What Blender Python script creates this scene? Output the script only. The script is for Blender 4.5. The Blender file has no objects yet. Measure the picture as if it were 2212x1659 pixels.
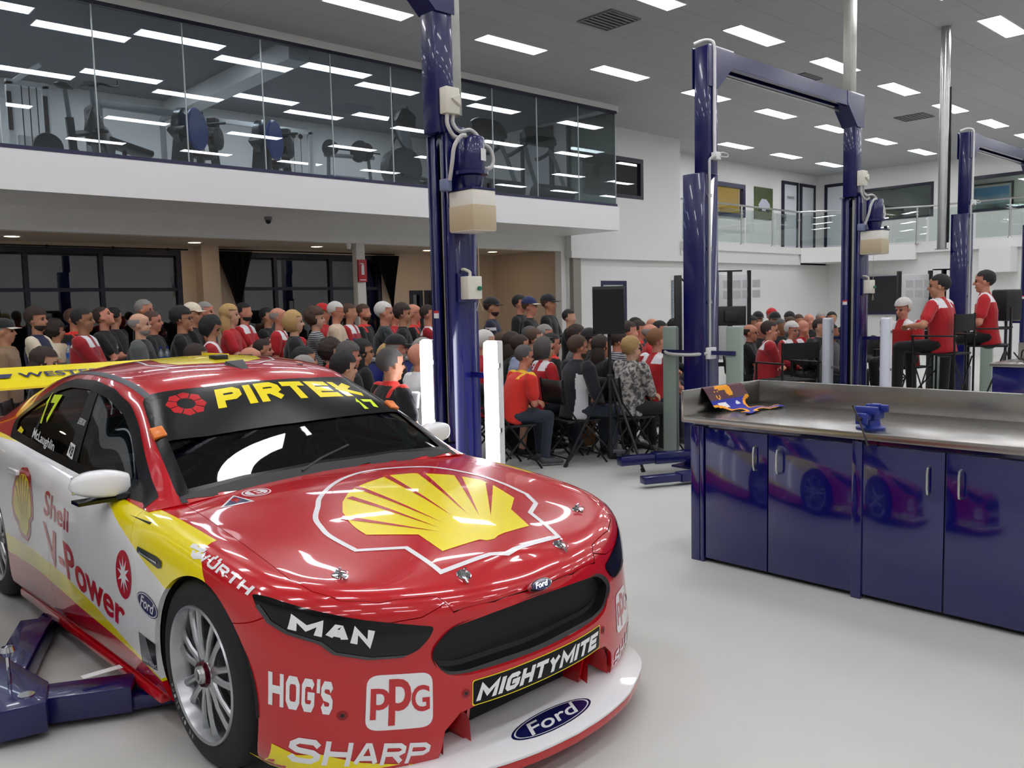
import bpy, bmesh, math, random
from math import pi, sin, cos, radians as rad
from mathutils import Vector, Matrix, Euler
from mathutils.bvhtree import BVHTree
from mathutils.geometry import tessellate_polygon
random.seed(17)
SC = bpy.context.scene
COL = SC.collection

# ---------------------------------------------------------------- camera
cam_data = bpy.data.cameras.new('camera')
cam = bpy.data.objects.new('camera', cam_data)
COL.objects.link(cam)
cam_data.sensor_width = 36.0
cam_data.lens = 36.0 * 1840.14 / 2212.0
cam_data.clip_start = 0.05
cam_data.clip_end = 200
cam.matrix_world = Matrix(((0.731773, 0.078549, -0.677006, 0.0),
                           (-0.681147, 0.050213, -0.730423, 0.0),
                           (-0.023380, 0.995645, 0.090248, 1.6),
                           (0, 0, 0, 1)))
SC.camera = cam

# ---------------------------------------------------------------- world, exposure
world = bpy.data.worlds.new('world')
SC.world = world
world.use_nodes = True
world.node_tree.nodes['Background'].inputs['Color'].default_value = (0.012, 0.014, 0.02, 1)
world.node_tree.nodes['Background'].inputs['Strength'].default_value = 0.3
SC.view_settings.view_transform = 'Standard'
SC.view_settings.look = 'None'
SC.view_settings.gamma = 1
SC.view_settings.use_curve_mapping = False
SC.view_settings.exposure = 0.0
PANEL_POWER = 21.5      # emission of the ceiling troffers
DOWN_POWER = 22.0       # warm downlights under the gym
TUBE_POWER = 13.0       # lit service tubes on the near hoist
SC.cycles.max_bounces = 8
SC.cycles.diffuse_bounces = 4
SC.cycles.glossy_bounces = 4
SC.cycles.transmission_bounces = 6
SC.cycles.transparent_max_bounces = 16
SC.cycles.caustics_reflective = False
SC.cycles.caustics_refractive = False
SC.cycles.sample_clamp_indirect = 4.0

# ---------------------------------------------------------------- materials
def lin(c):
    if isinstance(c, str):
        c = [int(c[i:i + 2], 16) / 255 for i in (0, 2, 4)]
        return tuple(((v / 12.92) if v <= 0.04045 else ((v + 0.055) / 1.055) ** 2.4) for v in c)
    return tuple(c)

MATS = {}
def mat(name, color='808080', rough=0.5, metal=0.0, coat=0.0, spec=0.5, noise=None, bump=None, sheen=0.0, sub=0.0):
    """principled material; noise=(scale, other colour, amount) mottles it, bump=(scale, strength)"""
    if name in MATS:
        return MATS[name]
    m = bpy.data.materials.new(name)
    m.use_nodes = True
    nt = m.node_tree
    b = nt.nodes['Principled BSDF']
    c = lin(color)
    b.inputs['Base Color'].default_value = (*c, 1)
    b.inputs['Roughness'].default_value = rough
    b.inputs['Metallic'].default_value = metal
    b.inputs['Specular IOR Level'].default_value = spec
    if coat:
        b.inputs['Coat Weight'].default_value = coat
        b.inputs['Coat Roughness'].default_value = 0.03
    if sheen:
        b.inputs['Sheen Weight'].default_value = sheen
    if sub:
        b.inputs['Subsurface Weight'].default_value = sub
        b.inputs['Subsurface Radius'].default_value = (0.02, 0.008, 0.004)
    if noise or bump:
        tc = nt.nodes.new('ShaderNodeTexCoord')
        if noise:
            n = nt.nodes.new('ShaderNodeTexNoise')
            n.inputs['Scale'].default_value = noise[0]
            n.inputs['Detail'].default_value = 4
            nt.links.new(tc.outputs['Object'], n.inputs['Vector'])
            r = nt.nodes.new('ShaderNodeMapRange')
            r.inputs['From Min'].default_value = 0.35
            r.inputs['From Max'].default_value = 0.7
            r.inputs['To Max'].default_value = noise[2]
            nt.links.new(n.outputs['Fac'], r.inputs['Value'])
            mx = nt.nodes.new('ShaderNodeMix')
            mx.data_type = 'RGBA'
            mx.inputs['A'].default_value = (*c, 1)
            mx.inputs['B'].default_value = (*lin(noise[1]), 1)
            nt.links.new(r.outputs['Result'], mx.inputs['Factor'])
            nt.links.new(mx.outputs['Result'], b.inputs['Base Color'])
        if bump:
            n = nt.nodes.new('ShaderNodeTexNoise')
            n.inputs['Scale'].default_value = bump[0]
            n.inputs['Detail'].default_value = 3
            nt.links.new(tc.outputs['Object'], n.inputs['Vector'])
            bp = nt.nodes.new('ShaderNodeBump')
            bp.inputs['Strength'].default_value = bump[1]
            bp.inputs['Distance'].default_value = 0.01
            nt.links.new(n.outputs['Fac'], bp.inputs['Height'])
            nt.links.new(bp.outputs['Normal'], b.inputs['Normal'])
    MATS[name] = m
    return m

def emit(name, color, strength):
    if name in MATS:
        return MATS[name]
    m = bpy.data.materials.new(name)
    m.use_nodes = True
    b = m.node_tree.nodes['Principled BSDF']
    b.inputs['Base Color'].default_value = (0.8, 0.8, 0.8, 1)
    b.inputs['Emission Color'].default_value = (*lin(color), 1)
    b.inputs['Emission Strength'].default_value = strength
    MATS[name] = m
    return m

def glass(name, tint='e8f0ee', refl=0.06, rough=0.0, through=1.0, fres=1.5, murk='0a0c0c'):
    """thin architectural glass: fresnel mix of a sharp reflection over a tinted see-through pane"""
    if name in MATS:
        return MATS[name]
    m = bpy.data.materials.new(name)
    m.use_nodes = True
    nt = m.node_tree
    nt.nodes.remove(nt.nodes['Principled BSDF'])
    out = nt.nodes['Material Output']
    fr = nt.nodes.new('ShaderNodeFresnel')
    geo = nt.nodes.new('ShaderNodeNewGeometry')
    mr = nt.nodes.new('ShaderNodeMapRange')      # same fresnel on the way in and on the way out
    mr.inputs['To Min'].default_value = fres
    mr.inputs['To Max'].default_value = 1.0 / fres
    nt.links.new(geo.outputs['Backfacing'], mr.inputs['Value'])
    nt.links.new(mr.outputs['Result'], fr.inputs['IOR'])
    gl = nt.nodes.new('ShaderNodeBsdfGlossy')
    gl.inputs['Roughness'].default_value = rough
    tr = nt.nodes.new('ShaderNodeBsdfTransparent')
    tr.inputs['Color'].default_value = (*lin(tint), 1)
    df = nt.nodes.new('ShaderNodeBsdfDiffuse')
    df.inputs['Color'].default_value = (*lin(murk), 1)
    m1 = nt.nodes.new('ShaderNodeMixShader')
    m1.inputs[0].default_value = through
    nt.links.new(df.outputs[0], m1.inputs[1])
    nt.links.new(tr.outputs[0], m1.inputs[2])
    ad = nt.nodes.new('ShaderNodeMath')
    ad.operation = 'ADD'
    ad.use_clamp = True
    ad.inputs[1].default_value = refl
    nt.links.new(fr.outputs[0], ad.inputs[0])
    mx = nt.nodes.new('ShaderNodeMixShader')
    nt.links.new(ad.outputs[0], mx.inputs[0])
    nt.links.new(m1.outputs[0], mx.inputs[1])
    nt.links.new(gl.outputs[0], mx.inputs[2])
    nt.links.new(mx.outputs[0], out.inputs[0])
    MATS[name] = m
    return m

# ---------------------------------------------------------------- object helpers
def tag(o, label=None, cat=None, group=None, kind=None):
    if label: o['label'] = label
    if cat: o['category'] = cat
    if group: o['group'] = group
    if kind: o['kind'] = kind
    return o

def thing(name, label, cat, loc=(0, 0, 0), rotz=0.0, group=None):
    o = bpy.data.objects.new(name, None)
    COL.objects.link(o)
    o.empty_display_size = 0.1
    o.location = loc
    o.rotation_euler = (0, 0, rotz)
    return tag(o, label, cat, group)

def dup(root, loc=None, rotz=None, label=None, group=None, parent=None):
    r = root.copy()
    COL.objects.link(r)
    if parent is not None: r.parent = parent
    if loc is not None: r.location = loc
    if rotz is not None: r.rotation_euler = (0, 0, rotz)
    if label: r['label'] = label
    if group: r['group'] = group
    for ch in list(root.children):
        dup(ch, parent=r)
    return r

class MB:
    """collects faces with material slots, builds one mesh object"""
    def __init__(s):
        s.v = []; s.f = []; s.m = []; s.cur = 0
    def slot(s, i):
        s.cur = i; return s
    def add(s, vs, fs, M=None):
        b = len(s.v)
        for v in vs:
            v = Vector(v)
            s.v.append(M @ v if M is not None else v)
        for f in fs:
            s.f.append(tuple(b + i for i in f)); s.m.append(s.cur)
        return s
    def box(s, c, size, M=None, top=1.0):
        x, y, z = (k / 2 for k in size)
        vs = [(c[0] + i * x * (top if k > 0 else 1), c[1] + j * y * (top if k > 0 else 1), c[2] + k * z) for k in (-1, 1) for j in (-1, 1) for i in (-1, 1)]
        return s.add(vs, [(0, 2, 3, 1), (4, 5, 7, 6), (0, 1, 5, 4), (1, 3, 7, 5), (3, 2, 6, 7), (2, 0, 4, 6)], M)
    def b2(s, x0, x1, y0, y1, z0, z1, M=None):
        return s.box(((x0 + x1) / 2, (y0 + y1) / 2, (z0 + z1) / 2), (abs(x1 - x0), abs(y1 - y0), abs(z1 - z0)), M)
    def tube(s, pts, r, n=8, caps=True, closed=False, M=None, flat=1.0):
        pts = [Vector(p) for p in pts]
        rs = r if isinstance(r, (list, tuple)) else [r] * len(pts)
        N = len(pts); rings = []
        up = None
        for i, p in enumerate(pts):
            if closed:
                t = pts[(i + 1) % N] - pts[i - 1]
            else:
                t = pts[min(i + 1, N - 1)] - pts[max(i - 1, 0)]
            if t.length < 1e-9: t = Vector((0, 0, 1))
            t.normalize()
            if up is None:
                up = Vector((0, 0, 1)) if abs(t.z) < 0.9 else Vector((1, 0, 0))
            a = t.cross(up)
            if a.length < 1e-4:
                a = t.cross(Vector((0, 1, 0)))
            a.normalize()
            b = a.cross(t).normalized()
            up = b
            rings.append([p + a * (rs[i] * cos(2 * pi * k / n)) + b * (rs[i] * flat * sin(2 * pi * k / n)) for k in range(n)])
        vs = [v for rg in rings for v in rg]
        fs = []
        for i in range(N if closed else N - 1):
            j = (i + 1) % N
            for k in range(n):
                l = (k + 1) % n
                fs.append((i * n + k, j * n + k, j * n + l, i * n + l))
        if caps and not closed:
            fs.append(tuple(range(n))); fs.append(tuple((N - 1) * n + k for k in reversed(range(n))))
        return s.add(vs, fs, M)
    def cyl(s, p0, p1, r, n=16, r1=None):
        return s.tube([p0, p1], [r, r if r1 is None else r1], n)
    def lathe(s, prof, n=24, M=None, a0=0.0, a1=2 * pi):
        full = abs(a1 - a0 - 2 * pi) < 1e-6
        m = n if full else n + 1
        vs = []; fs = []
        for (r, z) in prof:
            for k in range(m):
                a = a0 + (a1 - a0) * k / n
                vs.append((r * cos(a), r * sin(a), z))
        for i in range(len(prof) - 1):
            for k in range(n):
                l = (k + 1) % m
                fs.append((i * m + k, i * m + l, (i + 1) * m + l, (i + 1) * m + k))
        return s.add(vs, fs, M)
    def prism(s, poly, h, M=None):
        """polygon in xy extruded 0..h in z"""
        n = len(poly)
        vs = [(p[0], p[1], 0) for p in poly] + [(p[0], p[1], h) for p in poly]
        fs = [(i, (i + 1) % n, n + (i + 1) % n, n + i) for i in range(n)]
        tris = tessellate_polygon([[Vector((p[0], p[1], 0)) for p in poly]])
        for t in tris:
            a = Vector(vs[t[1]]) - Vector(vs[t[0]]); b = Vector(vs[t[2]]) - Vector(vs[t[0]])
            t = t if a.cross(b).z > 0 else (t[0], t[2], t[1])
            fs.append((t[2], t[1], t[0])); fs.append((t[0] + n, t[1] + n, t[2] + n))
        return s.add(vs, fs, M)
    def grid(s, P, cu=False, cv=False):
        """P[i][j] points"""
        nu, nv = len(P), len(P[0])
        vs = [p for row in P for p in row]; fs = []
        for i in range(nu if cu else nu - 1):
            for j in range(nv if cv else nv - 1):
                i2, j2 = (i + 1) % nu, (j + 1) % nv
                fs.append((i * nv + j, i2 * nv + j, i2 * nv + j2, i * nv + j2))
        return s.add(vs, fs)
    def build(s, name, mats, parent=None, smooth=False, bev=0.0, seg=2, sharp=35, fix=False):
        me = bpy.data.meshes.new(name)
        me.from_pydata([tuple(v) for v in s.v], [], s.f)
        if not isinstance(mats, (list, tuple)): mats = [mats]
        for m in mats: me.materials.append(m)
        me.polygons.foreach_set('material_index', s.m)
        if bev or smooth or fix:
            bm = bmesh.new(); bm.from_mesh(me)
            if fix or bev:
                bmesh.ops.remove_doubles(bm, verts=bm.verts, dist=1e-5)
            if fix: bmesh.ops.recalc_face_normals(bm, faces=bm.faces)
            if bev:
                es = [e for e in bm.edges if len(e.link_faces) == 2 and e.calc_face_angle(0) > rad(sharp)]
                bmesh.ops.bevel(bm, geom=es, offset=bev, segments=seg, profile=0.5, affect='EDGES', clamp_overlap=True)
            if smooth or bev:
                for f in bm.faces: f.smooth = True
                for e in bm.edges:
                    if len(e.link_faces) == 2 and e.calc_face_angle(0) > rad(sharp): e.smooth = False
            bm.to_mesh(me); bm.free()
        me.update()
        o = bpy.data.objects.new(name, me)
        COL.objects.link(o)
        if parent is not None: o.parent = parent
        return o

def T(x=0, y=0, z=0): return Matrix.Translation((x, y, z))
def RZ(a): return Matrix.Rotation(a, 4, 'Z')
def RX(a): return Matrix.Rotation(a, 4, 'X')
def RY(a): return Matrix.Rotation(a, 4, 'Y')

def text_polys(txt, size=1.0, bold=0.0, shear=0.0, sx=1.0, space=1.0):
    """builtin font turned into a flat triangle soup: (verts2d, faces), baseline at y=0"""
    cu = bpy.data.curves.new('t', 'FONT')
    cu.body = txt; cu.size = size; cu.offset = bold; cu.shear = shear; cu.space_character = space
    cu.fill_mode = 'FRONT' if hasattr(cu, 'fill_mode') else cu.fill_mode
    cu.resolution_u = 4
    o = bpy.data.objects.new('t', cu)
    COL.objects.link(o)
    dg = bpy.context.evaluated_depsgraph_get()
    me = bpy.data.meshes.new_from_object(o.evaluated_get(dg))
    vs = [(v.co.x * sx, v.co.y) for v in me.vertices]
    fs = [tuple(p.vertices) for p in me.polygons]
    bpy.data.objects.remove(o); bpy.data.curves.remove(cu); bpy.data.meshes.remove(me)
    return vs, fs

def fit_text(txt, x0, y0, x1, y1, **k):
    """text scaled to fill the box"""
    vs, fs = text_polys(txt, **k)
    ax = min(v[0] for v in vs); bx = max(v[0] for v in vs)
    ay = min(v[1] for v in vs); by = max(v[1] for v in vs)
    return [(x0 + (v[0] - ax) / (bx - ax) * (x1 - x0), y0 + (v[1] - ay) / (by - ay) * (y1 - y0)) for v in vs], fs

def flat_text(name, txt, w, h, material, M, parent=None, th=0.0015, **k):
    vs, fs = fit_text(txt, -w / 2, -h / 2, w / 2, h / 2, **k)
    mb = MB()
    mb.add([(v[0], v[1], th) for v in vs], fs, M)
    o = mb.build(name, material, parent)
    return o

GLY = {'M': [[(0, 0), (0, 1), (.5, .28), (1, 1), (1, 0)]], 'N': [[(0, 0), (0, 1), (1, 0), (1, 1)]], 'A': [[(0, 0), (.42, 1), (.58, 1), (1, 0)], [(.2, .3), (.8, .3)]],
       'P': [[(0, 0), (0, 1), (.78, 1), (1, .85), (1, .62), (.78, .47), (0, .47)]], 'R': [[(0, 0), (0, 1), (.78, 1), (1, .85), (1, .64), (.78, .5), (0, .5)], [(.5, .5), (1, 0)]],
       'I': [[(.5, 0), (.5, 1)]], 'T': [[(0, 1), (1, 1)], [(.5, 0), (.5, 1)]], 'E': [[(1, 1), (0, 1), (0, 0), (1, 0)], [(0, .5), (.85, .5)]], 'K': [[(0, 0), (0, 1)], [(1, 1), (.08, .48), (1, 0)]],
       'G': [[(1, .85), (.8, 1), (.2, 1), (0, .82), (0, .18), (.2, 0), (.8, 0), (1, .18), (1, .48), (.6, .48)]], 'H': [[(0, 0), (0, 1)], [(1, 0), (1, 1)], [(0, .5), (1, .5)]],
       'Y': [[(0, 1), (.5, .48), (1, 1)], [(.5, .5), (.5, 0)]], 'S': [[(1, .80), (.8, 1), (.2, 1), (0, .82), (0, .66), (.2, .53), (.8, .47), (1, .34), (1, .18), (.8, 0), (.2, 0), (0, .2)]],
       'O': [[(.2, 0), (0, .2), (0, .8), (.2, 1), (.8, 1), (1, .8), (1, .2), (.8, 0), (.2, 0)]], 'U': [[(0, 1), (0, .2), (.2, 0), (.8, 0), (1, .2), (1, 1)]],
       'W': [[(0, 1), (.25, 0), (.5, .75), (.75, 0), (1, 1)]], '1': [[(0, .72), (.5, 1), (.5, 0)]], '7': [[(0, 1), (1, 1), (.4, 0)]], "'": [[(.5, .8), (.5, 1.05)]],
       'L': [[(0, 1), (0, 0), (1, 0)]], 'B': [[(0, 0), (0, 1), (.8, 1), (1, .85), (1, .65), (.8, .52), (1, .38), (1, .15), (.8, 0), (0, 0)], [(0, .52), (.8, .52)]]}
GLY['\u00dc'] = GLY['U'] + [[(.2, 1.12), (.2, 1.3)], [(.8, 1.12), (.8, 1.3)]]
GW = {'M': 1.2, 'W': 1.3, 'I': .30, "'": .2, '1': .5}
def block_art(txt, w=.26, gap=.14, shear=0.0, aspect=1.0):
    """heavy block capitals in a unit box: (verts, faces)"""
    V = []; F = []; x = 0.0
    for ch in txt:
        if ch == ' ': x += .5; continue
        gw = GW.get(ch, .92) * aspect; h = w / 2
        for pl in GLY[ch]:
            P = [Vector((x + h + p[0] * (max(gw - w, .001)), h + p[1] * (1 - w))) for p in pl]
            if len(P) == 2 or P[0] != P[-1]:
                d = (P[0] - P[1]).normalized(); 
                if abs(d.x) < .1 or abs(d.y) < .1: P[0] = P[0] + d * (h * .98)
                d = (P[-1] - P[-2]).normalized()
                if abs(d.x) < .1 or abs(d.y) < .1: P[-1] = P[-1] + d * (h * .98)
            L = []; R = []
            for i, p in enumerate(P):
                a = (p - P[i - 1]).normalized() if i > 0 else None
                b = (P[i + 1] - p).normalized() if i < len(P) - 1 else None
                if P[0] == P[-1] and i in (0, len(P) - 1): a = (P[-1] - P[-2]).normalized(); b = (P[1] - P[0]).normalized()
                if a is None: a = b
                if b is None: b = a
                na = Vector((-a.y, a.x)); nb = Vector((-b.y, b.x)); n = na + nb
                n = n / max(.35, n.length_squared) * 2
                if n.length > 1.9: n = n.normalized() * 1.9
                L.append(p + n * h); R.append(p - n * h)
            b0 = len(V)
            for l, r in zip(L, R): V += [(l.x, l.y), (r.x, r.y)]
            for i in range(len(P) - 1): F.append((b0 + 2 * i, b0 + 2 * i + 1, b0 + 2 * i + 3, b0 + 2 * i + 2))
        x += gw + gap
    V = [(a + shear * b, b) for a, b in V]
    x0 = min(v[0] for v in V); x1 = max(v[0] for v in V); y0 = min(v[1] for v in V); y1 = max(v[1] for v in V)
    return [((a - x0) / (x1 - x0), (b - y0) / (y1 - y0)) for a, b in V], F

# ================================================================ SETTING
WALL = mat('wall paint white', 'dcdcda', 0.6, bump=(60, 0.04))
WALLW = mat('wall paint cream', 'cdb9a2', 0.65, bump=(60, 0.04))
WHITE = mat('satin white', 'dedede', 0.35)
NAVY = mat('navy frame paint', '10123f', 0.35)
DKFR = mat('dark navy frame', '0b0d26', 0.4)
BLUE = mat('hoist blue enamel', '0a0e50', 0.25, coat=0.4)
BLACK = mat('black plastic', '101113', 0.45)
BLACKG = mat('gloss black', '060708', 0.1, spec=.4, coat=0.15)
RUBBER = mat('rubber', '141414', 0.75)
STEEL = mat('brushed steel', 'b9bab8', 0.28, metal=1.0)
GALV = mat('galvanised steel', 'a9aaa4', 0.45, metal=0.8, noise=(3, '8c8c80', 0.6))
CHROME = mat('chrome', 'd5d7da', 0.08, metal=1.0)
PVC = mat('grey conduit', 'b9b9b6', 0.4)
CREAM = mat('cream plastic', 'd3d0c2', 0.4)

def floor_mat():
    m = mat('epoxy floor', 'c3c4bf', 0.5, noise=(0.55, 'b5b6b1', 0.7))
    nt = m.node_tree; b = nt.nodes['Principled BSDF']
    tc = nt.nodes.new('ShaderNodeTexCoord')
    n = nt.nodes.new('ShaderNodeTexNoise'); n.inputs['Scale'].default_value = 90
    nt.links.new(tc.outputs['Object'], n.inputs['Vector'])
    bp = nt.nodes.new('ShaderNodeBump'); bp.inputs['Strength'].default_value = 0.06; bp.inputs['Distance'].default_value = 0.004
    nt.links.new(n.outputs['Fac'], bp.inputs['Height']); nt.links.new(bp.outputs['Normal'], b.inputs['Normal'])
    b.inputs['Specular IOR Level'].default_value = 0.4
    return m

def tile_mat():
    """ceiling tile paint with thin dark joints on a 1.2 x 0.6 m grid"""
    m = mat('ceiling tile', 'a9aaab', 0.85)
    nt = m.node_tree; b = nt.nodes['Principled BSDF']
    tc = nt.nodes.new('ShaderNodeTexCoord')
    br = nt.nodes.new('ShaderNodeTexBrick')
    br.offset = 0.0
    br.inputs['Color1'].default_value = (*lin('b4b5b6'), 1); br.inputs['Color2'].default_value = (*lin('b1b2b4'), 1)
    br.inputs['Mortar'].default_value = (*lin('9a9b9c'), 1)
    br.inputs['Scale'].default_value = 1.0
    br.inputs['Mortar Size'].default_value = 0.006
    br.inputs['Brick Width'].default_value = 2.52; br.inputs['Row Height'].default_value = 0.6375
    nt.links.new(tc.outputs['Object'], br.inputs['Vector'])
    nt.links.new(br.outputs['Color'], b.inputs['Base Color'])
    return m

def struct(name, mb, m, **k):
    return tag(mb.build(name, m, **k), kind='structure')

ZC = 5.5
struct('floor', MB().b2(-7, 27, -9, 17, -0.12, 0), floor_mat())
struct('ceiling', MB().b2(-7, 27, -9, 17, ZC, ZC + 0.15), tile_mat())

# main hall walls
struct('wall_left', MB().b2(-7.2, -7, -9, 17, 0, ZC), WALL)
struct('wall_front', MB().b2(-7, 27, -9.2, -9, 0, ZC), WALL)
# wall right of the gym, upper part with a window opening
mb = MB()
wy0, wy1 = 12.45, 12.62
mb.b2(13.34, 13.72, wy0, wy1, 2.62, ZC); mb.b2(15.8, 17.2, wy0, wy1, 2.62, ZC)
mb.b2(13.72, 15.8, wy0, wy1, 2.62, 3.97); mb.b2(13.72, 15.8, wy0, wy1, 4.88, ZC)
mb.b2(17.04, 17.2, wy1, 13.55, 2.62, ZC)
struct('wall_back', mb, WALL)
mb = MB()
mb.b2(13.34, 14.38, 12.55, 12.7, 0, 2.62); mb.b2(15.28, 24.8, 12.55, 12.7, 0, 2.62); mb.b2(14.38, 15.28, 12.55, 12.7, 2.13, 2.62)
struct('wall_back', mb, WALL)
# ledge band across the wall, thin shadow gap beneath
struct('trim_1', MB().b2(13.3, 22.9, 12.40, 12.56, 2.60, 2.74), WALL)
struct('trim_2', MB().b2(17.2, 22.9, 12.36, 12.6, 2.9, 3.08), WALL)
struct('trim_3', MB().b2(17.2, 22.9, 12.42, 12.6, 2.74, 2.9), WALL)
# upper gallery floor and walls
mb = MB()
mb.b2(17.2, 26, 12.6, 13.55, 2.98, 3.08)
mb.prism([(22.9, 12.6), (22.9, 12.40), (24.15, 10.75), (24.7, 9.9), (24.7, -9), (26, -9), (26, 12.6)], 0.1, T(0, 0, 2.98))
struct('floor', mb, WALL)
mb = MB()
for a, b, c, d in ((17.2, 19.6, 2.98, ZC), (19.6, 21.75, 2.98, 3.98), (19.6, 21.75, 4.9, ZC), (21.75, 26.2, 2.98, ZC)): mb.b2(a, b, 13.55, 13.7, c, d)
struct('wall_back', mb, WALL)
mb = MB()
for a, b, c, d in ((-9, 5.0, 2.98, ZC), (5.0, 9.1, 2.98, 3.93), (5.0, 9.1, 4.92, ZC), (9.1, 9.95, 2.98, ZC), (9.95, 12.1, 2.98, 3.93), (9.95, 12.1, 4.92, ZC), (12.1, 13.55, 2.98, ZC)): mb.b2(26, 26.2, a, b, c, d)
struct('wall_right', mb, WALL)
struct('wall_right', MB().b2(24.8, 25.0, -9, 12.6, 0, 3.0), WALL)
mb = MB()
mb.prism([(22.9, 12.45), (22.86, 12.36), (24.08, 10.72), (24.62, 9.88), (24.8, 9.88), (24.8, 12.45)], 0.42, T(0, 0, 2.66))
struct('trim_4', mb, WALL)
struct('trim_5', MB().b2(24.66, 24.8, -9, 9.88, 2.84, 3.08), WALL)
struct('trim_6', MB().b2(24.2, 24.8, 7.35, 8.1, 2.2, 2.84), WALL)
struct('trim_7', MB().b2(24.5, 24.8, 4.0, 6.7, 2.3, 2.5), WALL)

# gym deck: slab, beam over the glass, end wall, back wall
GY = 11.14
struct('floor', MB().b2(-7, 13.36, GY, 16.2, 3.07, 3.54), WHITE)
struct('trim_8', MB().b2(-7, 13.37, GY, GY + 0.2, 5.39, ZC), WALL)
mb = MB()
GD0, GD1 = 12.93, 13.9
mb.b2(13.36, 13.5, 12.62, GD0, 3.54, ZC); mb.b2(13.36, 13.5, GD1, 16.2, 3.54, ZC); mb.b2(13.36, 13.5, GD0, GD1, 5.42, ZC)
struct('wall_right', mb, WALL)
struct('wall_back', MB().b2(-7, 13.5, 16.0, 16.2, 3.54, ZC), WALL)
struct('ceiling', MB().b2(-7, 13.36, GY + 0.2, 16.0, ZC - .0012, ZC), mat('gym ceiling grey', '6f7175', .85))
struct('trim_9', MB().b2(6.3, 6.62, GY + 0.2, 16.0, 5.22, ZC), WALL)
# beam and low room under the gym
struct('trim_10', MB().b2(-7, 13.36, 12.62, 12.80, 2.75, 3.07), WALL)
struct('ceiling', MB().b2(-7, 13.36, 12.8, 15.0, 2.8, 2.9), mat('low ceiling warm', 'c2b2a0', 0.8))
mb = MB()   # back wall with two window openings and a dark interior window
def wall_openings(mb, x0, x1, y0, y1, z0, z1, holes):
    xs = sorted(holes)
    x = x0
    for (a, b, c, d) in xs:
        mb.b2(x, a, y0, y1, z0, z1)
        if c > z0: mb.b2(a, b, y0, y1, z0, c)
        if d < z1: mb.b2(a, b, y0, y1, d, z1)
        x = b
    mb.b2(x, x1, y0, y1, z0, z1)
wall_openings(mb, -7, 13.5, 15.0, 15.15, 0, 2.85, [(-3, 6.05, 0, 2.72), (7.1, 10.25, 0, 2.72), (10.95, 11.3, 0.9, 2.0), (11.35, 12.6, 0.9, 2.0)])
struct('wall_back', mb, WALLW)
struct('wall_right', MB().b2(13.38, 13.5, 12.72, 15.0, 0, 3.07), WALLW)
struct('trim_11', MB().b2(13.2, 13.38, 12.62, 12.8, 0, 2.75), WALL)
struct('trim_12', MB().b2(13.38, 13.62, 12.44, 12.56, 0, 2.62), mat('grey column', '8b867e', 0.6))
struct('wall_left', MB().b2(-7, -6.9, 12.8, 15, 0, 2.8), WALLW)
struct('trim_13', MB().b2(6.3, 6.62, 14.72, 15.0, 0, 2.8), WALLW)

# ---- windows
NIGHT = glass('night window glass', 'cdd6d4', refl=0.05)
def window(n, x0, x1, z0, z1, y, nx, nz=(), frame=0.09, fm=DKFR, gm=NIGHT, axis='x', mull=0.07, shelf=None):
    """framed fixed window in a wall plane; axis 'x' lies along X at y, axis 'y' lies along Y at x=y"""
    M = Matrix() if axis == 'x' else Matrix(((0, 1, 0, 0), (1, 0, 0, 0), (0, 0, 1, 0), (0, 0, 0, 1)))
    mb = MB()
    d0, d1 = y - 0.02, y + 0.1
    mb.b2(x0, x1, d0, d1, z1 - frame, z1, M); mb.b2(x0, x1, d0, d1, z0, z0 + frame * 0.8, M)
    mb.b2(x0, x0 + frame, d0, d1, z0 + frame * 0.8, z1 - frame, M); mb.b2(x1 - frame, x1, d0, d1, z0 + frame * 0.8, z1 - frame, M)
    root = tag(mb.build(f'window_{n}', fm, fix=True), kind='structure')
    for x in nx:
        MB().b2(x - mull / 2, x + mull / 2, d0 + 0.01, d1 - 0.01, z0 + frame * 0.8, z1 - frame, M).build('mullion', fm, root, fix=True)
    for z in nz:
        MB().b2(x0 + frame, x1 - frame, d0 + 0.015, d1 - 0.02, z - 0.03, z + 0.03, M).build('transom', fm, root, fix=True)
    MB().b2(x0 + frame * .9, x1 - frame * .9, y + 0.035, y + 0.045, z0 + frame * .7, z1 - frame * .9, M).build('pane', gm, root, fix=True)
    return root
window(1, -3, 6.05, 0, 2.72, 15.02, [-1.2, 0.6, 2.1, 3.6, 4.72, 5.75][:-1], [2.04])
window(2, 7.1, 10.25, 0, 2.72, 15.02, [7.85, 9.05], [2.05])
window(3, 10.95, 11.3, 0.9, 2.0, 15.0, [])
window(4, 11.35, 12.6, 0.9, 2.0, 15.0, [])
OFFICE = glass('dark office glass', '56605e', refl=0.08, murk='26302f', through=0.75)
w5 = window(5, 13.72, 15.8, 3.97, 4.88, 12.47, [14.75], gm=OFFICE, frame=0.1)
LIGHTW = glass('clear office glass', 'd0d8d4', refl=0.05)
window(6, 19.6, 21.75, 3.98, 4.9, 13.50, [], gm=LIGHTW, frame=0.12, fm=NAVY)
window(7, 9.95, 12.1, 3.93, 4.92, 26.0, [], gm=glass('grey office glass', '95a09c', refl=0.10, murk='4a5350', through=.7), axis='y', frame=0.07)
window(8, 5.0, 9.1, 3.93, 4.92, 26.0, [], gm=LIGHTW, axis='y', frame=0.09)
# dark night outside the low windows: distant yard wall and ground
struct('wall_outside', MB().b2(-7, 13.4, 19.8, 20, 0, 2.9), mat('yard wall night', '3a3d3a', 0.9))
struct('ground_outside', MB().b2(-7, 14, 15.2, 20, -0.12, -0.01), mat('asphalt night', '1d1d1d', 0.9))
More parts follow.
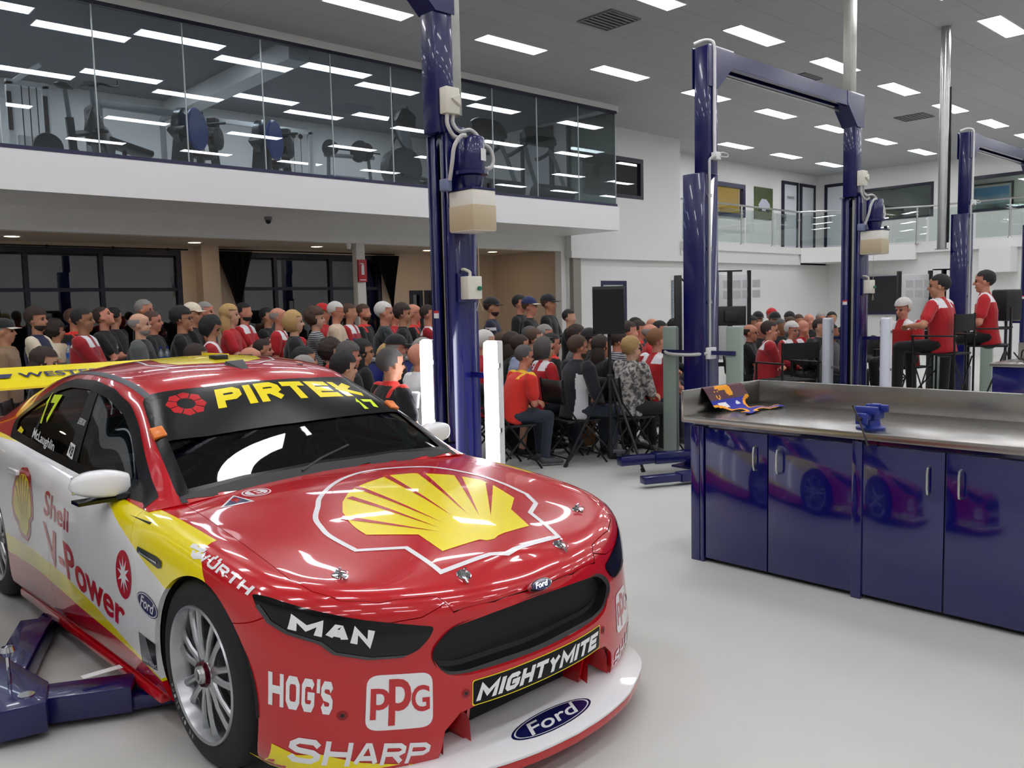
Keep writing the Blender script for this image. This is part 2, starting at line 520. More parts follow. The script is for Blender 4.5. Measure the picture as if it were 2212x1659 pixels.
# rooms behind the upper windows
mb = MB(); mb.b2(19.0, 22.2, 15.4, 15.5, 3.0, ZC); mb.b2(19.0, 19.1, 13.7, 15.4, 3.0, ZC); mb.b2(22.1, 22.2, 13.7, 15.4, 3.0, ZC); mb.b2(20.6, 20.7, 14.6, 15.4, 3, ZC)
struct('wall_office', mb, mat('office yellow', 'c9a85c', 0.7))
mb = MB(); mb.b2(28.2, 28.3, 3, 9.7, 3, ZC); mb.b2(26.2, 28.2, 9.6, 9.7, 3, ZC); mb.b2(26.2, 28.2, 3, 3.1, 3, ZC)
struct('wall_office', mb, WALL)
mb = MB(); mb.b2(28.2, 28.3, 9.7, 13.5, 3, ZC); mb.b2(26.2, 28.2, 13.4, 13.5, 3, ZC)
struct('wall_office', mb, mat('office grey wall', '8d9691', 0.7))
mb = MB(); mb.b2(26.2, 28.3, 3, 13.5, ZC, ZC + .1); mb.b2(26.2, 28.3, 3, 13.5, 2.95, 3.05); mb.b2(19, 22.2, 13.7, 15.5, 2.95, 3.05)
struct('ceiling_office', mb, WALL)
mb = MB(); mb.b2(13.5, 17, 15.0, 15.1, 3, ZC); mb.b2(13.5, 17.04, 12.62, 15.1, 3.0, 3.06)
struct('wall_office', mb, mat('office grey wall'))

# ---- doors
DOORP = mat('door paint grey white', 'c3c7cc', 0.4)
def door(n, x0, x1, z0, z1, y, axis='x', side=-1, fm=DKFR, handle=1, sign=None, frame=0.09, dm=None):
    M = Matrix() if axis == 'x' else Matrix(((0, 1, 0, 0), (1, 0, 0, 0), (0, 0, 1, 0), (0, 0, 0, 1)))
    mb = MB()
    mb.b2(x0 + frame, x1 - frame, y + 0.01, y + 0.05, z0, z1 - frame, M)
    root = tag(mb.build(f'door_{n}', dm or DOORP, fix=True), kind='structure')
    mb = MB()
    mb.b2(x0, x0 + frame, y - 0.02, y + 0.08, z0, z1, M); mb.b2(x1 - frame, x1, y - 0.02, y + 0.08, z0, z1, M)
    mb.b2(x0 + frame, x1 - frame, y - 0.02, y + 0.08, z1 - frame, z1, M)
    mb.build('door_frame', fm, root, fix=True)
    hx = x1 - frame - 0.1 if handle > 0 else x0 + frame + 0.1
    mb = MB(); mb.b2(hx - 0.02, hx + 0.02, y - 0.005, y + 0.01, z0 + 0.92, z0 + 1.14, M)
    mb.b2(hx - 0.07, hx + 0.012, y - 0.05, y - 0.03, z0 + 1.03, z0 + 1.05, M); mb.b2(hx - 0.008, hx + 0.012, y - 0.04, y, z0 + 1.03, z0 + 1.05, M)
    mb.build('door_handle', STEEL, root, fix=True)
    return root
door(1, 23.84, 24.78, 3.08, 5.2, 13.51, handle=-1)
door(2, 24.92, 25.85, 3.08, 5.2, 13.51, handle=1)
door(3, 12.3, 13.25, 3.08, 5.2, 25.96, axis='y')
door(4, 14.38, 15.28, 0, 2.13, 12.57, fm=NAVY, handle=-1, dm=mat('white door', 'd5d7da', 0.4))
door(5, GD0, GD1, 3.54, 5.42, 13.32, axis='y')
# small name signs on the upper doors: short dark word marks
for x, y, ax in ((24.3, 13.505, 'x'), (12.55, 25.955, 'y')):
    Mx = T(x, y, 4.72) @ RX(pi / 2) if ax == 'x' else T(y, x, 4.72) @ RZ(-pi / 2) @ RX(pi / 2)
    tag(flat_text('door_sign', 'TOILETS' if ax == 'x' else 'OFFICE', 0.42, 0.07, BLACK, Mx, bold=0.02),
        'small dark lettering on the upper left gallery door' if ax == 'x' else 'small dark lettering on the door at the gallery corner, partly behind the hoist', 'sign')

# ---- gym glazing (panes one per bay, silicone joints between)
GYMG = glass('gym glass', 'd8dfe3', refl=0.07)
SIDEG = glass('gym side glass', 'b7c7c1', refl=0.04)
joints = [-6.6, -5.5, -4.4, -3.3, -2.2, -1.1, 0.35, 1.45, 2.53, 3.58, 4.68, 5.77, 6.86, 7.93, 8.98, 10.03, 11.1, 12.2, 13.28]
for i in range(len(joints) - 1):
    o = MB().b2(joints[i] + 0.004, joints[i + 1] - 0.004, GY + 0.02, GY + 0.03, 3.58, 5.37).build('window_pane', GYMG, fix=True)
    tag(o, kind='structure')
tag(MB().b2(13.28, 13.29, GY + 0.03, 12.45, 3.58, 5.37).build('window_pane', SIDEG, fix=True), kind='structure')
mb = MB()
for x in joints: mb.b2(x - 0.006, x + 0.006, GY + 0.012, GY + 0.034, 3.58, 5.37)
struct('trim_14', mb, mat('silicone joint', 'aab2b2', 0.3))
mb = MB(); mb.b2(-7, 13.3, GY - 0.005, GY + 0.05, 3.54, 3.585); mb.b2(13.26, 13.31, GY + 0.05, 12.45, 3.54, 3.585)
struct('trim_15', mb, NAVY)
mb = MB(); mb.b2(-7, 13.3, GY - 0.01, GY + 0.06, 5.34, 5.39); mb.b2(13.25, 13.31, GY + 0.06, 12.45, 5.34, 5.39); mb.b2(13.24, 13.34, 12.40, 12.45, 3.585, 5.34)
struct('trim_16', mb, DKFR)

# ================================================================ LIGHTS
DIFF = emit('troffer diffuser', 'fcfbff', PANEL_POWER)
def troffer(x, y, label, m=DIFF, group='recessed ceiling troffers'):
    t = thing('ceiling_light', label, 'light', (x, y, ZC), 0, group)
    mb = MB(); mb.b2(-0.62, 0.62, -0.165, -0.148, -0.012, 0.004); mb.b2(-0.62, 0.62, 0.148, 0.165, -0.012, 0.004)
    mb.b2(-0.62, -0.603, -0.148, 0.148, -0.012, 0.004); mb.b2(0.603, 0.62, -0.148, 0.148, -0.012, 0.004)
    mb.build('frame', WHITE, t)
    MB().b2(-0.603, 0.603, -0.148, 0.148, -0.008, -0.002).build('diffuser', m, t)
    return t
ORD = ['first', 'second', 'third', 'fourth', 'fifth', 'sixth', 'seventh', 'eighth', 'ninth', 'tenth', 'eleventh', 'twelfth', 'thirteenth']
proto = None
def tr(x, y, label, group):
    global proto
    if proto is None:
        proto = troffer(x, y, label, group=group); return proto
    return dup(proto, (x, y, ZC), 0, label, group)
rows = {9.55: ('row nearest the gym glass', 'row of ceiling lights nearest the gym glass'), 7.0: ('middle row', 'middle row of ceiling lights'), 4.45: ('row over the hoists at the right', 'row of ceiling lights over the hoists')}
for y, (nm, grp) in rows.items():
    xs = [x for x in (1.45 + 2.52 * k for k in range(-2, 10)) if x < 25.5]
    vis = [x for x in xs if (y, x) >= (9.55, 6.4) or (y == 7.0 and x > 9) or (y == 4.45 and x > 13.5)]
    for x in xs:
        if x in vis:
            tr(x, y, f'white ceiling light, {ORD[vis.index(x)]} from the left in the {nm}', grp)
        else:
            tr(x, y, 'white ceiling troffer over the near bay, seen only as a reflection in the glass', 'near bay ceiling lights')
for y in (1.9, -0.65, -3.2, -5.75):
    for k in range(-2, 10, 1):
        x = 1.45 + 2.52 * k
        if x < 25.5: tr(x, y, 'white ceiling troffer over the near bay, seen only as a reflection in the glass', 'near bay ceiling lights')
for i, x in enumerate((19.07, 21.55, 24.0)):
    tr(x, 12.1, f'white ceiling light, {ORD[i]} from the left in the short far row', 'short far row of ceiling lights')
for y, nm in ((12.32, 'front'), (14.74, 'rear')):
    xs = [0.1, 2.63, 5.15, 7.68, 10.2]
    for i, x in enumerate(xs):
        tr(x, y, f'ceiling light inside the glazed gym, {ORD[i]} from the left in the {nm} row' if i else 'ceiling light inside the gym beyond the left picture edge', 'gym ceiling lights')

WARM = emit('warm downlight', 'ffe2bd', DOWN_POWER)
dproto = None
for i, (x, y, vis) in enumerate(((-2.2, 14.1, 0), (0.6, 14.15, 0), (3.24, 14.15, 1), (5.94, 14.13, 2), (8.23, 14.11, 3), (10.8, 14.1, 0), (12.4, 13.9, 0))):
    lab = ['warm round downlight in the low ceiling, out of sight behind the beam', 'warm round downlight at the far left in the low ceiling', 'warm round downlight in the low ceiling above the cream pier', 'warm round downlight in the low ceiling left of the white pole'][vis]
    if dproto is None:
        dproto = thing('downlight', lab, 'light', (x, y, 2.8), 0, 'warm downlights')
        MB().lathe([(0.105, -0.012), (0.125, -0.012), (0.13, 0.002), (0.105, 0.002)], 24).build('ring', WHITE, dproto)
        MB().lathe([(0.0, -0.006), (0.105, -0.006)], 24).build('lamp_face', WARM, dproto)
    else:
        dup(dproto, (x, y, 2.8), 0, lab, 'warm downlights')

# ceiling air vents
vproto = None
VD = mat('vent dark', '2a2b2c', 0.6)
for i, (x, y) in enumerate(((9.3, 7.9), (14.35, 7.85), (19.35, 7.85))):
    lab = f'square louvred air vent in the ceiling, {("nearest, above the first hoist", "middle, behind the blue hoist beam", "farthest, left of the steel pipe")[i]}'
    if vproto is None:
        vproto = thing('ceiling_vent', lab, 'air vent', (x, y, ZC), 0, 'ceiling air vents')
        MB().b2(-0.29, 0.29, -0.29, 0.29, -0.006, 0.002).build('backing', VD, vproto)
        mb = MB()
        for s in (-1, 1):
            mb.b2(-0.31, 0.31, s * 0.3 - 0.012, s * 0.3 + 0.012, -0.02, 0.0); mb.b2(s * 0.3 - 0.012, s * 0.3 + 0.012, -0.288, 0.288, -0.02, 0.0)
        mb.build('frame', mat('vent grey', '77787a', 0.5), vproto)
        for k in range(7):
            MB().box((0, -0.24 + k * 0.08, -0.015), (0.56, 0.045, 0.004), None).build('slat', mat('vent grey'), vproto)
    else:
        dup(vproto, (x, y, ZC), 0, lab)

# ================================================================ RACE CAR
def cr(pts, n, closed=False):
    """centripetal-ish catmull-rom through points, n samples by index"""
    P = [Vector(p) for p in pts]; N = len(P); out = []
    for k in range(n):
        t = k * (N - 1) / (n - 1); i = min(int(t), N - 2); u = t - i
        p1, p2 = P[i], P[i + 1]
        p0 = P[i - 1] if i > 0 else p1 * 2 - p2
        p3 = P[i + 2] if i + 2 < N else p2 * 2 - p1
        out.append(0.5 * ((2 * p1) + (p2 - p0) * u + (2 * p0 - 5 * p1 + 4 * p2 - p3) * u * u + (3 * p1 - p0 - 3 * p2 + p3) * u ** 3))
    return out

def bsp(pts, n):
    """clamped uniform cubic b-spline sampled n times"""
    P = [Vector(p) for p in pts]
    P = [P[0] * 2 - P[1]] + P + [P[-1] * 2 - P[-2]]
    m = len(P) - 3; out = []
    for k in range(n):
        t = k * m / (n - 1); i = min(int(t), m - 1); u = t - i
        a, b, c, d = P[i:i + 4]
        out.append((a * (1 - u) ** 3 + b * (3 * u ** 3 - 6 * u * u + 4) + c * (-3 * u ** 3 + 3 * u * u + 3 * u + 1) + d * u ** 3) / 6)
    return out

def spl_tab(tab, x):
    n = len(tab)
    if x <= tab[0][0]: return tab[0][1]
    if x >= tab[-1][0]: return tab[-1][1]
    i = max(k for k in range(n - 1) if tab[k][0] <= x)
    (x1, y1), (x2, y2) = tab[i], tab[i + 1]
    m1 = (y2 - tab[i - 1][1]) / (x2 - tab[i - 1][0]) if i > 0 else (y2 - y1) / (x2 - x1)
    m2 = (tab[i + 2][1] - y1) / (tab[i + 2][0] - x1) if i + 2 < n else (y2 - y1) / (x2 - x1)
    h = x2 - x1; u = (x - x1) / h
    return y1 * (2 * u ** 3 - 3 * u * u + 1) + h * m1 * (u ** 3 - 2 * u * u + u) + y2 * (-2 * u ** 3 + 3 * u * u) + h * m2 * (u ** 3 - u * u)
def lerp_tab(tab, x):
    if x <= tab[0][0]: return tab[0][1]
    for (a, b), (c, d) in zip(tab, tab[1:]):
        if x <= c:
            u = (x - a) / (c - a); u = u * u * (3 - 2 * u) * 0.35 + u * 0.65
            return b + (d - b) * u
    return tab[-1][1]

ZC_TAB = [(-.80, .66), (-.69, .69), (-.5, .727), (-.2, .775), (0, .805), (.3, .838), (.55, .856), (.8, .86), (1.6, .88), (2.3, .92), (2.9, .965), (3.3, .985), (3.64, .965)]
CR_TAB = [(-.8, .03), (-.4, .05), (.1, .045), (.55, .015), (3.6, .02)]
def zhood(x, y):
    return spl_tab(ZC_TAB, y) - spl_tab(CR_TAB, y) * (abs(x) / 0.75) ** 2

# perimeter knots: x, y, centre-line y it is joined to, shoulder height, width of the shoulder curve
KN = [(0, -.803, -.54, .655), (.2, -.794, -.53, .655), (.38, -.757, -.50, .66), (.52, -.708, -.45, .672), (.67, -.632, -.40, .69),
      (.795, -.535, -.30, .712), (.885, -.41, -.2, .735), (.922, -.26, -.1, .762), (.932, -.05, .02, .787), (.934, .15, .15, .803), (.932, .35, .35, .818), (.927, .7, .7, .835),
      (.925, 1.1, 1.1, .852), (.925, 1.6, 1.6, .880), (.93, 2.1, 2.1, .915), (.94, 2.5, 2.5, .945), (.94, 2.85, 2.85, .962), (.92, 3.15, 3.08, .97), (.86, 3.40, 3.2, .97),
      (.68, 3.55, 3.28, .965), (.4, 3.62, 3.31, .965), (0, 3.64, 3.33, .965)]
NS = 190
KX = cr([(k[0], k[1], 0) for k in KN], NS)
KY = cr([(k[2], k[3], 0) for k in KN], NS)
for p in (KX[0], KX[-1]): p.x = 0.0

def section(i, nt=44):
    P = Vector((KX[i].x, KX[i].y, 0)); Cn = Vector((0, KY[i].x, 0)); zs = KY[i].y
    D = Cn - P; L = D.length; d = D / L
    front = max(0.0, min(1.0, (-.25 - P.y) / .35))
    ctl = [(.085 - .085 * front, .125), (.03 - .05 * front, .135), (.005 - .032 * front, .24), (-.002 - .006 * front, .38), (.0 + .004 * front, zs - .23), (.008, zs - .13), (.022, zs - .06), (.055, zs - .012), (.12, zs + .004)]
    pts = [P + d * a + Vector((0, 0, z)) for a, z in ctl]
    a0 = .12
    for fr in (.10, .22, .4, .6, .8, 1.0):
        q = P + d * (a0 + (L - a0) * fr)
        w = min(1.0, fr * 3.2)
        z = zhood(q.x, q.y)
        pts.append(Vector((q.x, q.y, (zs + .006) * (1 - w) + z * w)))
    out = bsp(pts, nt)
    for p in out:
        if i in (0, NS - 1): p.x = 0.0
    out[-1].x = 0.0
    return out

def mesh_obj(name, vs, fs):
    me = bpy.data.meshes.new(name); me.from_pydata([tuple(v) for v in vs], [], fs); me.update()
    o = bpy.data.objects.new(name, me); COL.objects.link(o); return o

def weld(o, d=1e-4):
    bm = bmesh.new(); bm.from_mesh(o.data)
    bmesh.ops.remove_doubles(bm, verts=bm.verts, dist=d)
    bmesh.ops.dissolve_degenerate(bm, edges=bm.edges, dist=1e-6)
    bmesh.ops.recalc_face_normals(bm, faces=bm.faces)
    bm.to_mesh(o.data); bm.free()

def bake(o):
    dg = bpy.context.evaluated_depsgraph_get()
    me = bpy.data.meshes.new_from_object(o.evaluated_get(dg))
    old = o.data; o.modifiers.clear(); o.data = me
    bpy.data.meshes.remove(old)
    return o

def boolean(o, cutter, op='DIFFERENCE', drop=True):
    m = o.modifiers.new('b', 'BOOLEAN'); m.operation = op; m.solver = 'EXACT'; m.object = cutter
    bake(o)
    if drop:
        me = cutter.data; bpy.data.objects.remove(cutter); bpy.data.meshes.remove(me)
    return o

def copy_solid(o, name):
    c = o.copy(); c.data = o.data.copy(); c.name = name; COL.objects.link(c); return c

def prism_obj(poly, axis, a, b):
    """solid prism of a 2d polygon: axis 'z' poly=(x,y), 'x' poly=(y,z), 'y' poly=(x,z), spanning a..b along the axis"""
    mb = MB(); mb.prism(poly, b - a)
    vs = []
    for v in mb.v:
        u, w, t = v.x, v.y, v.z + a
        vs.append({'z': (u, w, t), 'x': (t, u, w), 'y': (u, t, w)}[axis])
    o = mesh_obj('cut', vs, mb.f)
    weld(o); return o

def rounded(poly, r, n=5):
    """round the corners of a polygon"""
    out = []; N = len(poly)
    for i in range(N):
        p = Vector(poly[i]); a = Vector(poly[i - 1]); b = Vector(poly[(i + 1) % N])
        rr = min(r, (a - p).length * .45, (b - p).length * .45)
        pa = p + (a - p).normalized() * rr; pb = p + (b - p).normalized() * rr
        for k in range(n + 1):
            t = k / n
            q = pa * (1 - t) ** 2 + p * 2 * t * (1 - t) + pb * t * t
            out.append((q.x, q.y))
    return out

def solid_shell(name, P, th, closed_u=False):
    vs = [p for row in P for p in row]; nv = len(P[0]); fs = []
    nu = len(P)
    for i in range(nu if closed_u else nu - 1):
        for j in range(nv - 1):
            i2 = (i + 1) % nu
            fs.append((i * nv + j, i2 * nv + j, i2 * nv + j + 1, i * nv + j + 1))
    o = mesh_obj(name, vs, fs); weld(o)
    outer = BVHTree.FromObject(o, bpy.context.evaluated_depsgraph_get())
    return o

def thicken(o, th):
    m = o.modifiers.new('s', 'SOLIDIFY'); m.thickness = th; m.offset = -1.0
    m.use_even_offset = False
    bake(o); return o

# --- lower body outer skin
half = [section(i) for i in range(NS)]
ring = half + [[Vector((-p.x, p.y, p.z)) for p in row] for row in reversed(half[1:-1])]
skin = solid_shell('skin', ring, 0, closed_u=True)
# make normals point outwards
bm = bmesh.new(); bm.from_mesh(skin.data); bm.faces.ensure_lookup_table()
s = sum((f.calc_center_median().x * f.normal.x) for f in bm.faces)
if s < 0: bmesh.ops.reverse_faces(bm, faces=bm.faces)
sv = [v for v in bm.verts if not v.is_boundary and (v.co.z > .55 or v.co.y < -.2)]
for _ in range(14): bmesh.ops.smooth_vert(bm, verts=sv, factor=.5, use_axis_x=True, use_axis_y=True, use_axis_z=True)
bm.to_mesh(skin.data); bm.free()
bpy.context.view_layer.update()
BODY_BVH = BVHTree.FromObject(skin, bpy.context.evaluated_depsgraph_get())
body = thicken(skin, 0.02)

# --- greenhouse outer skin
R4 = [(0, .575, .845), (0, .86, 1.06), (0, 1.15, 1.247), (0, 1.40, 1.322), (0, 1.75, 1.358), (0, 2.1, 1.352), (0, 2.5, 1.30), (0, 2.85, 1.19), (0, 3.2, 1.02)]
R3 = [(.40, .545, .845), (.365, .85, 1.055), (.33, 1.18, 1.24), (.33, 1.42, 1.312), (.335, 1.75, 1.344), (.335, 2.1, 1.337), (.34, 2.5, 1.285), (.36, 2.86, 1.175), (.38, 3.19, 1.01)]
R2 = [(.735, .49, .842), (.665, .84, 1.04), (.590, 1.22, 1.212), (.592, 1.43, 1.268), (.60, 1.75, 1.30), (.60, 2.1, 1.292), (.60, 2.48, 1.235), (.62, 2.86, 1.13), (.66, 3.17, .99)]
R1 = [(.80, .53, .835), (.755, .86, .985), (.69, 1.22, 1.10), (.68, 1.44, 1.14), (.68, 1.75, 1.165), (.685, 2.1, 1.165), (.69, 2.48, 1.135), (.72, 2.84, 1.055), (.755, 3.14, .965)]
R0 = [(.84, .56, .822), (.832, .88, .835), (.822, 1.22, .848), (.822, 1.45, .86), (.825, 1.75, .875), (.83, 2.1, .90), (.835, 2.48, .93), (.84, 2.82, .945), (.84, 3.12, .945)]
NU = 90
rails = [cr(r, NU) for r in (R0, R1, R2, R3, R4)]
def gh_section(k):
    a, b, c, d, e = [r[k] for r in rails]
    side = [a, a.lerp(b, .5), b, b.lerp(c, .62)]
    # corner radius at the gutter between side and top
    top = [c + (d - c) * .10, c.lerp(d, .35), c.lerp(d, .7), d, d.lerp(e, .5), e]
    bow = (b - (a + c) / 2)
    out = []
    for t in (0, .25, .5, .75): out.append(a * (1 - t) + c * t + Vector((.012 * 4 * t * (1 - t), 0, 0)))
    out.append(c + (a - c) * .09 + Vector((.004, 0, 0)))
    arcs = []
    for t in (.06, .2, .4, .6, .8, 1.0):
        q = c * (1 - t) + e * t
        h = (d - (c * (1 - .44) + e * .44))
        w = 1 - (1 - t) ** 2
        # quadratic through c, d, e
        arcs.append(c * ((1 - t) * (1 - 2 * t)) + d * (4 * t * (1 - t)) + e * (t * (2 * t - 1)))
    return bsp(out + arcs, 40)
gh = [gh_section(k) for k in range(NU)]
for row in gh: row[-1].x = 0.0
P = [row + [Vector((-p.x, p.y, p.z)) for p in reversed(row[:-1])] for row in gh]
top = solid_shell('roof', P, 0)
bm = bmesh.new(); bm.from_mesh(top.data)
if sum(f.calc_center_median().x * f.normal.x for f in bm.faces) < 0: bmesh.ops.reverse_faces(bm, faces=bm.faces)
bm.to_mesh(top.data); bm.free()
bpy.context.view_layer.update()
TOP_BVH = BVHTree.FromObject(top, bpy.context.evaluated_depsgraph_get())
glassskin = copy_solid(top, 'glassskin')
bm = bmesh.new(); bm.from_mesh(glassskin.data)
for v in bm.verts: v.co = v.co - v.normal * 0.006
bm.to_mesh(glassskin.data); bm.free()
glassskin = thicken(glassskin, 0.004)
roof = thicken(top, 0.022)

# --- openings
AXF, AXR, WR = 0.0, 2.70, 0.34
def circle(cx, cy, r, n=64, x=1.0): return [(cx + r * x * cos(2 * pi * k / n), cy + r * sin(2 * pi * k / n)) for k in range(n)]
boolean(body, prism_obj(circle(AXF - .03, .335, .362), 'x', -1.2, -.60)); boolean(body, prism_obj(circle(AXF - .03, .335, .362), 'x', .60, 1.2))
boolean(body, prism_obj(circle(AXR, .335, .39), 'x', -1.2, -.60)); boolean(body, prism_obj(circle(AXR, .335, .39), 'x', .60, 1.2))
cab = [(-.79, 2.9), (-.80, 1.6), (-.80, .9), (-.74, .60), (-.40, .60), (0, .63), (.40, .60), (.74, .60), (.80, .9), (.80, 1.6), (.79, 2.9)]
boolean(body, prism_obj(cab, 'z', .72, 1.3))
# upper grille, lower intake, side ducts
GRL = [(-.462, .482), (-.385, .552), (-.2, .567), (0, .571), (.2, .567), (.385, .552), (.462, .482), (.415, .402), (.34, .383), (0, .376), (-.34, .383), (-.415, .402)]
boolean(body, prism_obj(rounded(GRL, .05), 'y', -1.0, -.60))
INT = [(-.445, .135), (-.43, .22), (-.375, .268), (-.28, .283), (.28, .283), (.375, .268), (.43, .22), (.445, .135), (.445, .05), (-.445, .05)]
boolean(body, prism_obj(INT, 'y', -1.0, -.55))
# side windows and windscreens
SW = [(.61, .845), (.73, .895), (.91, .985), (1.10, 1.083), (1.29, 1.165), (1.49, 1.222), (1.74, 1.252), (2.02, 1.25), (2.2, 1.222), (2.38, 1.162), (2.52, 1.09), (2.60, 1.03), (2.50, .955), (2.0, .916), (1.5, .885), (1.1, .868)]
SWr = rounded(SW, .03, 3)
GHL = prism_obj(SWr, 'x', -1.0, -.4); GHR = prism_obj(SWr, 'x', .4, 1.0)
boolean(roof, GHL, drop=False); boolean(roof, GHR, drop=False)
WS = [(-.705, .535), (-.65, .86), (-.565, 1.215), (-.3, 1.16), (0, 1.14), (.3, 1.16), (.565, 1.215), (.65, .86), (.705, .535), (.4, .585), (0, .615), (-.4, .585)]
WSr = rounded(WS, .03, 3)
CWS = prism_obj(WSr, 'z', .75, 1.5)
boolean(roof, CWS, drop=False)
RW = [(-.56, 2.45), (-.60, 3.05), (0, 3.1), (.60, 3.05), (.56, 2.45), (0, 2.5)]
CRW = prism_obj(rounded(RW, .05), 'z', .85, 1.5)
boolean(roof, CRW, drop=False)
ws = copy_solid(glassskin, 'windscreen'); boolean(ws, CWS)
swl = copy_solid(glassskin, 'side_glass'); boolean(swl, GHL)
swr = copy_solid(glassskin, 'side_glass'); boolean(swr, GHR)
rw = copy_solid(glassskin, 'rear_glass'); boolean(rw, CRW)
me = glassskin.data; bpy.data.objects.remove(glassskin); bpy.data.meshes.remove(me)

# --- split the skin into panels with 4 mm gaps
def split(src, name, poly, axis, a, b, gap=.003):
    c = prism_obj(poly, axis, a, b)
    part = copy_solid(src, name); boolean(part, c, 'INTERSECT')
    # grow cutter slightly for the gap
    g = prism_obj(offset_poly(poly, gap), axis, a - .01, b + .01)
    boolean(src, g)
    return part
def offset_poly(poly, d):
    N = len(poly); area = sum(poly[i - 1][0] * poly[i][1] - poly[i][0] * poly[i - 1][1] for i in range(N)); sg = 1 if area > 0 else -1
    out = []
    for i in range(N):
        p0 = Vector(poly[i - 1]); p = Vector(poly[i]); p1 = Vector(poly[(i + 1) % N])
        n0 = Vector((p.y - p0.y, -(p.x - p0.x))).normalized() * sg; n1 = Vector((p1.y - p.y, -(p1.x - p.x))).normalized() * sg
        n = n0 + n1
        n = n / max(.3, n.length_squared) * 2 if n.length > 1e-6 else n0
        out.append(tuple(p + n * d))
    return out
HOOD = [(-.712, .50), (-.722, .25), (-.74, -.01), (-.753, -.24), (-.757, -.38), (-.735, -.48), (-.68, -.56), (-.58, -.625), (-.47, -.665), (-.40, -.69), (-.36, -.735), (-.2, -.762), (0, -.768)]
HOOD = HOOD + [(-x, y) for x, y in reversed(HOOD[:-1])]
bonnet = split(body, 'bonnet', HOOD + [(.35, .57), (0, .59), (-.35, .57)], 'z', .60, 1.0)
def lampline(x): return 0
BUMPR = [(-1.2, .05), (-1.2, .575), (-.93, .58), (-.865, .635), (-.66, .60), (-.47, .60), (-.375, .628), (0, .65), (.375, .628), (.47, .60), (.66, .60), (.865, .635), (.93, .58), (1.2, .575), (1.2, .05)]
bumper = split(body, 'front_bumper', BUMPR, 'y', -1.0, -.20)
DOOR = [(.50, .16), (.50, .60), (.60, .80), (.66, 1.0), (1.58, 1.0), (1.62, .60), (1.60, .16)]
door_l = split(body, 'door', DOOR, 'x', -1.1, -.70)
door_r = split(body, 'door', DOOR, 'x', .70, 1.1)

# --- livery paint: red with a white flank bounded by two yellow bands, in side elevation (object y, z)
def livery():
    m = mat('race paint', 'c4141f', 0.22, coat=1.0, spec=.3)
    nt = m.node_tree; b = nt.nodes['Principled BSDF']
    N = nt.nodes.new; Lk = nt.links.new
    tc = N('ShaderNodeTexCoord'); sp = N('ShaderNodeSeparateXYZ'); Lk(tc.outputs['Object'], sp.inputs[0])
    def curve(pts):
        """z limit as a function of y, y mapped 0..1 over -0.4..3.6"""
        mr = N('ShaderNodeMapRange'); mr.inputs['From Min'].default_value = -.4; mr.inputs['From Max'].default_value = 3.6
        Lk(sp.outputs['Y'], mr.inputs['Value'])
        fc = N('ShaderNodeFloatCurve'); c = fc.mapping.curves[0]
        ps = [((y + .4) / 4.0, z) for y, z in pts]
        c.points[0].location = ps[0]; c.points[1].location = ps[-1]
        for p in ps[1:-1]: c.points.new(*p)
        for p in c.points: p.handle_type = 'VECTOR'
        fc.mapping.update()
        Lk(mr.outputs['Result'], fc.inputs['Value'])
        return fc.outputs['Value']
    def math(op, a, bb):
        n = N('ShaderNodeMath'); n.operation = op
        for k, v in enumerate((a, bb)):
            if isinstance(v, (int, float)): n.inputs[k].default_value = v
            else: Lk(v, n.inputs[k])
        return n.outputs[0]
    z = sp.outputs['Z']
    up = curve([(-.4, .50), (-.16, .58), (-.09, .69), (-.03, .74), (.05, .795), (.14, .83), (.33, .875), (.50, .90), (3.6, 1.0)])
    mid = curve([(-.4, .40), (.10, .575), (.175, .598), (.254, .622), (.40, .66), (.60, .725), (.84, .797), (1.2, .853), (1.67, .893), (2.31, .925), (3.6, .97)])
    low = curve([(-.4, .10), (.47, .262), (.65, .292), (1.0, .355), (1.4, .408), (1.88, .442), (3.6, .47)])
    lo2 = curve([(-.4, .10), (.47, .250), (.82, .277), (1.21, .296), (1.78, .345), (2.23, .350), (3.6, .36)])
    yel = math('MULTIPLY', math('LESS_THAN', z, up), math('GREATER_THAN', z, lo2))
    whi = math('MULTIPLY', math('LESS_THAN', z, mid), math('GREATER_THAN', z, low))
    ax = math('ABSOLUTE', sp.outputs['X'], 0)
    side = math('MULTIPLY', math('GREATER_THAN', ax, .80), math('GREATER_THAN', sp.outputs['Y'], -.36))
    yel = math('MULTIPLY', yel, side); whi = math('MULTIPLY', whi, side)
    m1 = N('ShaderNodeMix'); m1.data_type = 'RGBA'; m1.inputs['A'].default_value = (*lin('bd0f1a'), 1); m1.inputs['B'].default_value = (*lin('f2de08'), 1); Lk(yel, m1.inputs['Factor'])
    m2 = N('ShaderNodeMix'); m2.data_type = 'RGBA'; m2.inputs['B'].default_value = (*lin('ecebea'), 1); Lk(whi, m2.inputs['Factor']); Lk(m1.outputs['Result'], m2.inputs['A'])
    Lk(m2.outputs['Result'], b.inputs['Base Color'])
    return m
PAINT = livery()
CRED = mat('race red', 'bd0f1a', 0.22, coat=1.0, spec=.3)
CYEL = mat('race yellow', 'f2de08', 0.25, coat=.7, spec=.3)
CWHT = mat('race white', 'e9e9ea', 0.25, coat=.7, spec=.3)
DBLK = mat('decal black', '060708', 0.25, spec=.25)
DNAVY = mat('decal navy', '12164e', 0.3, coat=.4)
HIVIS = mat('hi vis yellow', 'd3ee10', 0.35)
ORANGE = mat('orange lens', 'e0792a', 0.3)
CARBON = mat('carbon', '15161a', 0.3, coat=.3)
CABIN = mat('roll cage grey', '8f9294', 0.35)
DARKIN = mat('cabin dark', '17181b', 0.7)

